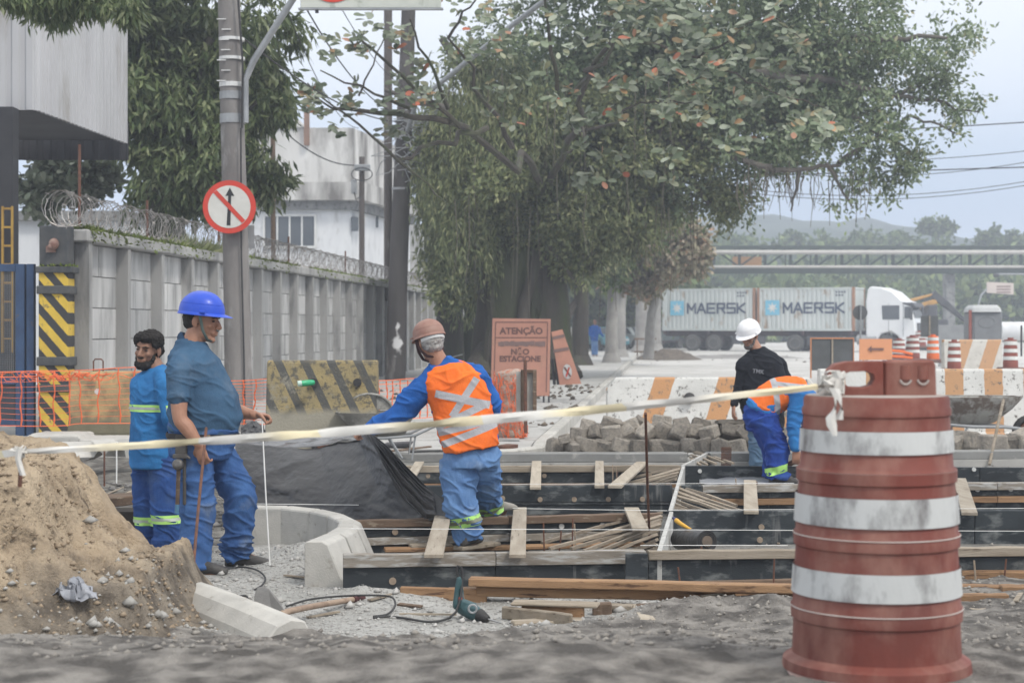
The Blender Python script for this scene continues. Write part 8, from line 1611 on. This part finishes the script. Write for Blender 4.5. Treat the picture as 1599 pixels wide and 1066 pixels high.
# local frame: x forward along the truck from the rear, y across (minus y towards camera), z up
def tp_(nm, mb, mat, par=None, sm=False, bev=0): return obj(nm, mb, mat, par or tr_, sm, world=False, bev=bev)
m_cont = M('container_grey_paint', (.58,.61,.60), (.48,.52,.51), .8, .7, .15, 6, c3=(.33,.25,.18), s3=2.2, t3=.64, c3w=.12, stretch=(1,1,.35)); m_rc = M('container_rust', (.38,.20,.12), (.28,.17,.12), 2, .8); m_navy = M('navy_lettering', (.05,.07,.12), (.08,.10,.15), 4, .8); m_sky = M('star_blue', (.16,.48,.66), (.22,.53,.70), 3, .7); m_chs = M('chassis_dark', (.06,.05,.055), (.10,.06,.06), 2, .8)
CZ = 1.28; CH = 2.6; CL = 6.05
for ci in range(2):
    x0 = .05+ci*(CL+.12); cr = bpy.data.objects.new('container', None); COL.objects.link(cr); cr.parent = tr_; cr.location = (x0, 0, CZ)
    mb = MB(); prof = []; s = .16
    while s < CL-.16:
        for t, o in ((0,0),(.3,0),(.42,1),(.72,1),(.84,0)):
            if s+t*.28 < CL-.16: prof.append((s+t*.28, o*.04))
        s += .28
    for sgn in (-1, 1): mb.grid([[Vector((x, sgn*(1.20-o), z)) for x, o in prof] for z in (.12, CH-.1)])
    obj('side_wall', mb, m_cont, cr, world=False)
    mb = MB(); mb.bb(.1, CL-.1, -1.2, 1.2, CH-.06, CH-.03); prof2 = []; s = -1.1
    while s < 1.1:
        for t, o in ((0,0),(.3,0),(.42,1),(.72,1),(.84,0)): prof2.append((s+t*.27, o*.04))
        s += .27
    mb.grid([[Vector((CL-.03-o, y, z)) for y, o in prof2 if y < 1.12] for z in (.12, CH-.1)]); mb.grid([[Vector((.03, y, z)) for y, o in prof2 if y < 1.12] for z in (.12, CH-.1)]); obj('end_wall', mb, m_cont, cr, world=False)
    mb = MB()
    for y in (-1.17, 1.17):
        mb.bb(.16, CL-.16, y-.05, y+.05, 0, .13); mb.bb(.16, CL-.16, y-.04, y+.04, CH-.11, CH)
    for x in (.0, CL-.14): mb.bb(x, x+.14, -1.06, 1.06, 0, .13); mb.bb(x, x+.14, -1.06, 1.06, CH-.11, CH)
    obj('rail', mb, m_cont, cr, world=False)
    for x in (.0, CL-.16):
        for y in (-1.22, 1.06):
            mb = MB(); mb.bb(x, x+.16, y, y+.16, 0, CH+.01); obj('corner_post', mb, m_rc if (ci == 0 and x > 1) or (ci == 1) else m_cont, cr, world=False)
    tx = stroke_text('MAERSK', .56, .50, .15, .115, -1.21); tx.xf(Matrix.Translation(Vector((3.55, 0, 1.38)))); obj('lettering', tx, m_navy, cr, world=False)
    mb = MB(); mb.bb(.52, 1.42, -1.213, -1.208, .95, 1.85); obj('logo_square', mb, m_sky, cr, world=False)
    mb = MB(); st = []
    for j in range(14): a = math.pi*j/7+math.pi/2; rr = .36 if j % 2 == 0 else .15; st.append((.97+rr*math.cos(a), 1.40+rr*math.sin(a)))
    mb.prism(st, 'y', -1.22, -1.216); obj('star', mb, m_white, cr, world=False)
    for k_ in range(7): mb = MB(); mb.bb(4.9+.17*(k_%4), 5.0+.17*(k_%4), -1.214, -1.21, 2.28-.2*(k_//4), 2.38-.2*(k_//4)); obj('stencil_mark', mb, m_navy, cr, world=False)
mb = MB()
for y in (-.45, .45): mb.bb(0, 14.0, y-.08, y+.08, .95, 1.26)
for x in (.1, 3, 6, 9, 12): mb.bb(x, x+.15, -1.2, 1.2, 1.05, 1.265)
mb.bb(0.0, .15, -1.2, 1.2, .5, .65); tp_('chassis', mb, m_chs)
m_tyre = M('truck_tyre', (.07,.07,.07), (.10,.098,.09), 4, .9); m_rim = M('truck_rim', (.42,.41,.39), (.32,.31,.29), 4, .6)
def twheel(x, y, r=.52):
    mb = MB(); mb.lathe([(r*.6,-.16),(r*.9,-.17),(r,-.12),(r,.12),(r*.9,.17),(r*.6,.16)], 28); mb.xf(Matrix.Translation(Vector((x,y,r))) @ Matrix.Rotation(math.pi/2, 4, 'X')); w_ = tp_('wheel', mb, m_tyre, None, True)
    m2 = MB(); m2.lathe([(.02,.09),(.12,.09),(.13,.02),(r*.52,.05),(r*.6,.165),(r*.62,.165)], 24, capt=False); m2.xf(Matrix.Translation(Vector((x,y,r))) @ Matrix.Rotation(math.pi/2, 4, 'X')); tp_('rim', m2, m_rim, w_, True)
for x in (2.0, 3.4, 8.6, 14.15):
    for y in (-1.05, 1.05): twheel(x, y)
for x in (2.0, 3.4):
    mb = MB(); mb.tube([Vector((x+.62*math.cos(a), -1.05, .52+.62*math.sin(a))) for a in np.linspace(.1, math.pi-.1, 14)], .04, 5); tp_('mudguard', mb, m_chs)
mb = MB(); mb.bb(4.6, 6.6, -1.1, -.7, .45, .95); mb.bb(9.3, 11.2, -1.1, -.6, .4, .95); tp_('side_box', mb, m_ed, None, bev=.03)
# cab: profile pushed across, with wind deflector
xc0 = 12.95; prof = [(xc0,.75),(xc0,3.05),(xc0+.1,3.75),(xc0+.3,3.92),(xc0+.9,3.86),(xc0+1.6,3.6),(xc0+2.15,3.1),(xc0+2.55,2.95),(xc0+2.85,2.1),(xc0+2.95,1.5),(xc0+3.0,.55),(xc0+2.1,.5),(xc0+1.95,.95),(xc0+1.5,1.25),(xc0+.9,1.1),(xc0+.7,.75)]
m_cab = M('cab_white_paint', (.78,.79,.80), (.73,.74,.75), 1, .35, coat=.4); mb = MB(); mb.prism([(x, z) for x, z in prof][::-1], 'y', -1.22, 1.22); tp_('cab', mb, m_cab, None, bev=.07)
mb = MB(); mb.prism([(xc0+1.0,1.95),(xc0+2.0,1.95),(xc0+2.0,2.78),(xc0+.95,2.78)], 'y', -1.235, -1.225); tp_('side_window', mb, m_glass)
mb = MB(); mb.add([(xc0+2.60,-1.1,2.85),(xc0+2.60,1.1,2.85),(xc0+2.90,1.1,2.05),(xc0+2.90,-1.1,2.05)], [(0,1,2,3)]); tp_('windscreen', mb, m_glass)
mb = MB(); mb.prism([(xc0+2.2,2.95),(xc0+2.75,2.95),(xc0+2.95,2.7),(xc0+2.85,2.65),(xc0+2.2,2.88)], 'y', -1.24, 1.24); tp_('sun_visor', mb, m_ed)
mb = MB(); mb.prism([(xc0+2.3,2.02),(xc0+2.80,2.02),(xc0+2.6,2.7),(xc0+2.3,2.7)], 'y', -1.24, -1.23); tp_('quarter_glass', mb, m_glass)
mb = MB(); mb.bb(xc0+2.96, xc0+3.02, -.8, .8, .85, 1.75); tp_('grille', mb, m_ed); mb = MB(); mb.bb(xc0+2.2, xc0+3.12, -1.24, 1.24, .38, .75); tp_('bumper', mb, m_cab, None, bev=.06)
for s in (-1, 1): mb = MB(); mb.bb(xc0+3.0, xc0+3.13, s*1.0-.18, s*1.0+.18, .78, 1.0); tp_('headlight', mb, m_frame, None, bev=.02); mb = MB(); mb.box((xc0+2.75, s*1.42, 2.3), (.12,.22,.75)); tp_('mirror', mb, m_ed, None, bev=.03)
mb = MB(); mb.bb(xc0+1.35, xc0+1.37, -1.23, -1.222, .95, 2.9); mb.bb(xc0+2.22, xc0+2.24, -1.23, -1.222, .95, 2.9); tp_('door_gap', mb, m_ed)
mb = MB(); mb.lathe([(.3,-.6),(.3,.6)], 18); mb.xf(Matrix.Translation(Vector((13.0,-1.0,.75))) @ Matrix.Rotation(math.pi/2, 4, 'Y')); tp_('fuel_tank', mb, m_galv, None, True)
# ================================================================== far cars
def car(label, px, Y, rz, mat, k=1.0):
    r = thing('parked_car', label, 'car', Vector((X_(px,Y), Y, .05)), rz, 'cars parked beyond the trees'); pr = [(-2.1,.35),(-2.15,.75),(-2.0,.95),(-1.5,1.0),(-.9,1.42),(.5,1.45),(1.15,1.0),(1.95,.85),(2.12,.6),(2.1,.35)]
    mb = MB(); mb.prism([(x*k, z*k) for x, z in pr][::-1], 'y', -.85*k, .85*k); obj('body', mb, mat, r, world=False, bev=.08)
    for s in (-1, 1): mb = MB(); mb.prism([(-1.25*k,1.02*k),(-.8*k,1.35*k),(.45*k,1.37*k),(.95*k,1.02*k)][::-1], 'y', s*.855*k-.005, s*.855*k+.005); obj('side_window', mb, m_glass, r, world=False)
    mb = MB(); mb.add([(1.18*k,-.7*k,1.03*k),(1.18*k,.7*k,1.03*k),(.56*k,.62*k,1.42*k),(.56*k,-.62*k,1.42*k)], [(0,1,2,3)]); obj('windscreen', mb, m_glass, r, world=False)
    for x in (-1.3, 1.35):
        for y in (-.8, .8):
            mb = MB(); mb.lathe([(.1,-.1),(.32,-.1),(.32,.1),(.1,.1)], 18, (0,0,0)); mb.xf(Matrix.Translation(Vector((x,y,.32))*k) @ Matrix.Rotation(math.pi/2, 4, 'X')); obj('wheel', mb, m_tyre, r, True, world=False)
    for y in (-.6,.6): mb = MB(); mb.box((2.13*k, y*k, .68*k), (.05,.3,.14)); obj('headlight', mb, m_frame, r, world=False)
car('pale silver car parked beyond the trunks left of the truck', 992, 112, -1.1, M('silver_paint', (.42,.46,.47), (.38,.42,.43), 2, .3, coat=.5)); car('dark green car parked just behind the truck rear', 1030, 118, -2.2, M('dark_green_paint', (.03,.05,.05), (.04,.06,.06), 2, .3, coat=.5)); car('turquoise car seen between the blue worker and the lone grey trunk', 946, 108, -1.3, M('turquoise_paint', (.08,.28,.34), (.1,.3,.36), 2, .35, coat=.4)); car('pale far car between the two light trunks', 1012, 128, -1.2, MATS['silver_paint'])
# distant low boundary wall behind the cars and small sawhorse
mb = MB(); mb.bb(X_(760,100), X_(905,100), 100, 100.2, 0, 1.5); tag(obj('far_wall', mb, c_pale), 'low pale far wall behind the ficus trunk and toppled board', 'wall')
sh3 = thing('sawhorse', 'small wooden frame stand on the road between trunk and truck', 'stand', Vector((X_(1005,76), 76, .03)))
for px_ in (995, 1020): mb = MB(); mb.tube([P(px_, 556, 76), P(px_, 527, 76)], .03, 5); obj('leg', mb, m_wood_d, sh3)
for py_ in (529, 549): mb = MB(); mb.beam(P(990, py_, 75.95), P(1025, py_, 75.95), .05, .07); obj('rail', mb, m_wood_d, sh3)

# splinters and scraps left about the formwork and the gravel
r_ = random.Random(77); spots = [(640,948),(668,960),(905,930),(720,905),(1090,945),(1130,948),(560,880),(600,940),(470,905),(505,960),(1180,952),(650,842),(740,846),(900,842),(960,746),(880,748),(1130,786),(1220,784),(1215,842),(1090,884),(1150,882),(1040,882),(330,925),(355,960),(1540,910),(1590,950),(1100,740)]
for (a, b) in spots:
    g_ = G(a, b, 0); zz = float(gz(np.array([g_.x]), np.array([g_.y]))[0])+.012; an = r_.uniform(0, 3.1); l_ = r_.uniform(.05, .16); d_ = Vector((math.cos(an), math.sin(an), r_.uniform(-.05,.08)))*l_
    mb = MB(); q = Vector((g_.x, g_.y, zz)); mb.beam(q-d_, q+d_, r_.uniform(.012,.035), .010, roll=r_.uniform(-.2,.2)); tag(obj('wood_scrap', mb, r_.choice([m_wood, m_lath, m_wood_o, m_wood_d])), 'small splintered wood scrap lying loose about the site', 'wood scrap', 'loose wood scraps')
# ================================================================== dusty haze over the whole street
mb = MB(); mb.bb(-500, 620, -30, 1100, -3.6, 48); hz = obj('haze', mb, None, loc=(0, 0, 0)); tag(hz, kind='stuff')
hm = bpy.data.materials.new('haze'); hm.use_nodes = True; ht = hm.node_tree; ht.nodes.clear()
ho = ht.nodes.new('ShaderNodeOutputMaterial'); pv = ht.nodes.new('ShaderNodeVolumePrincipled'); ht.links.new(pv.outputs[0], ho.inputs['Volume'])
pv.inputs['Color'].default_value = (.80, .86, .98, 1); pv.inputs['Density'].default_value = .0018; pv.inputs['Anisotropy'].default_value = .2
hz.data.materials.append(hm); hm.cycles.homogeneous_volume = True
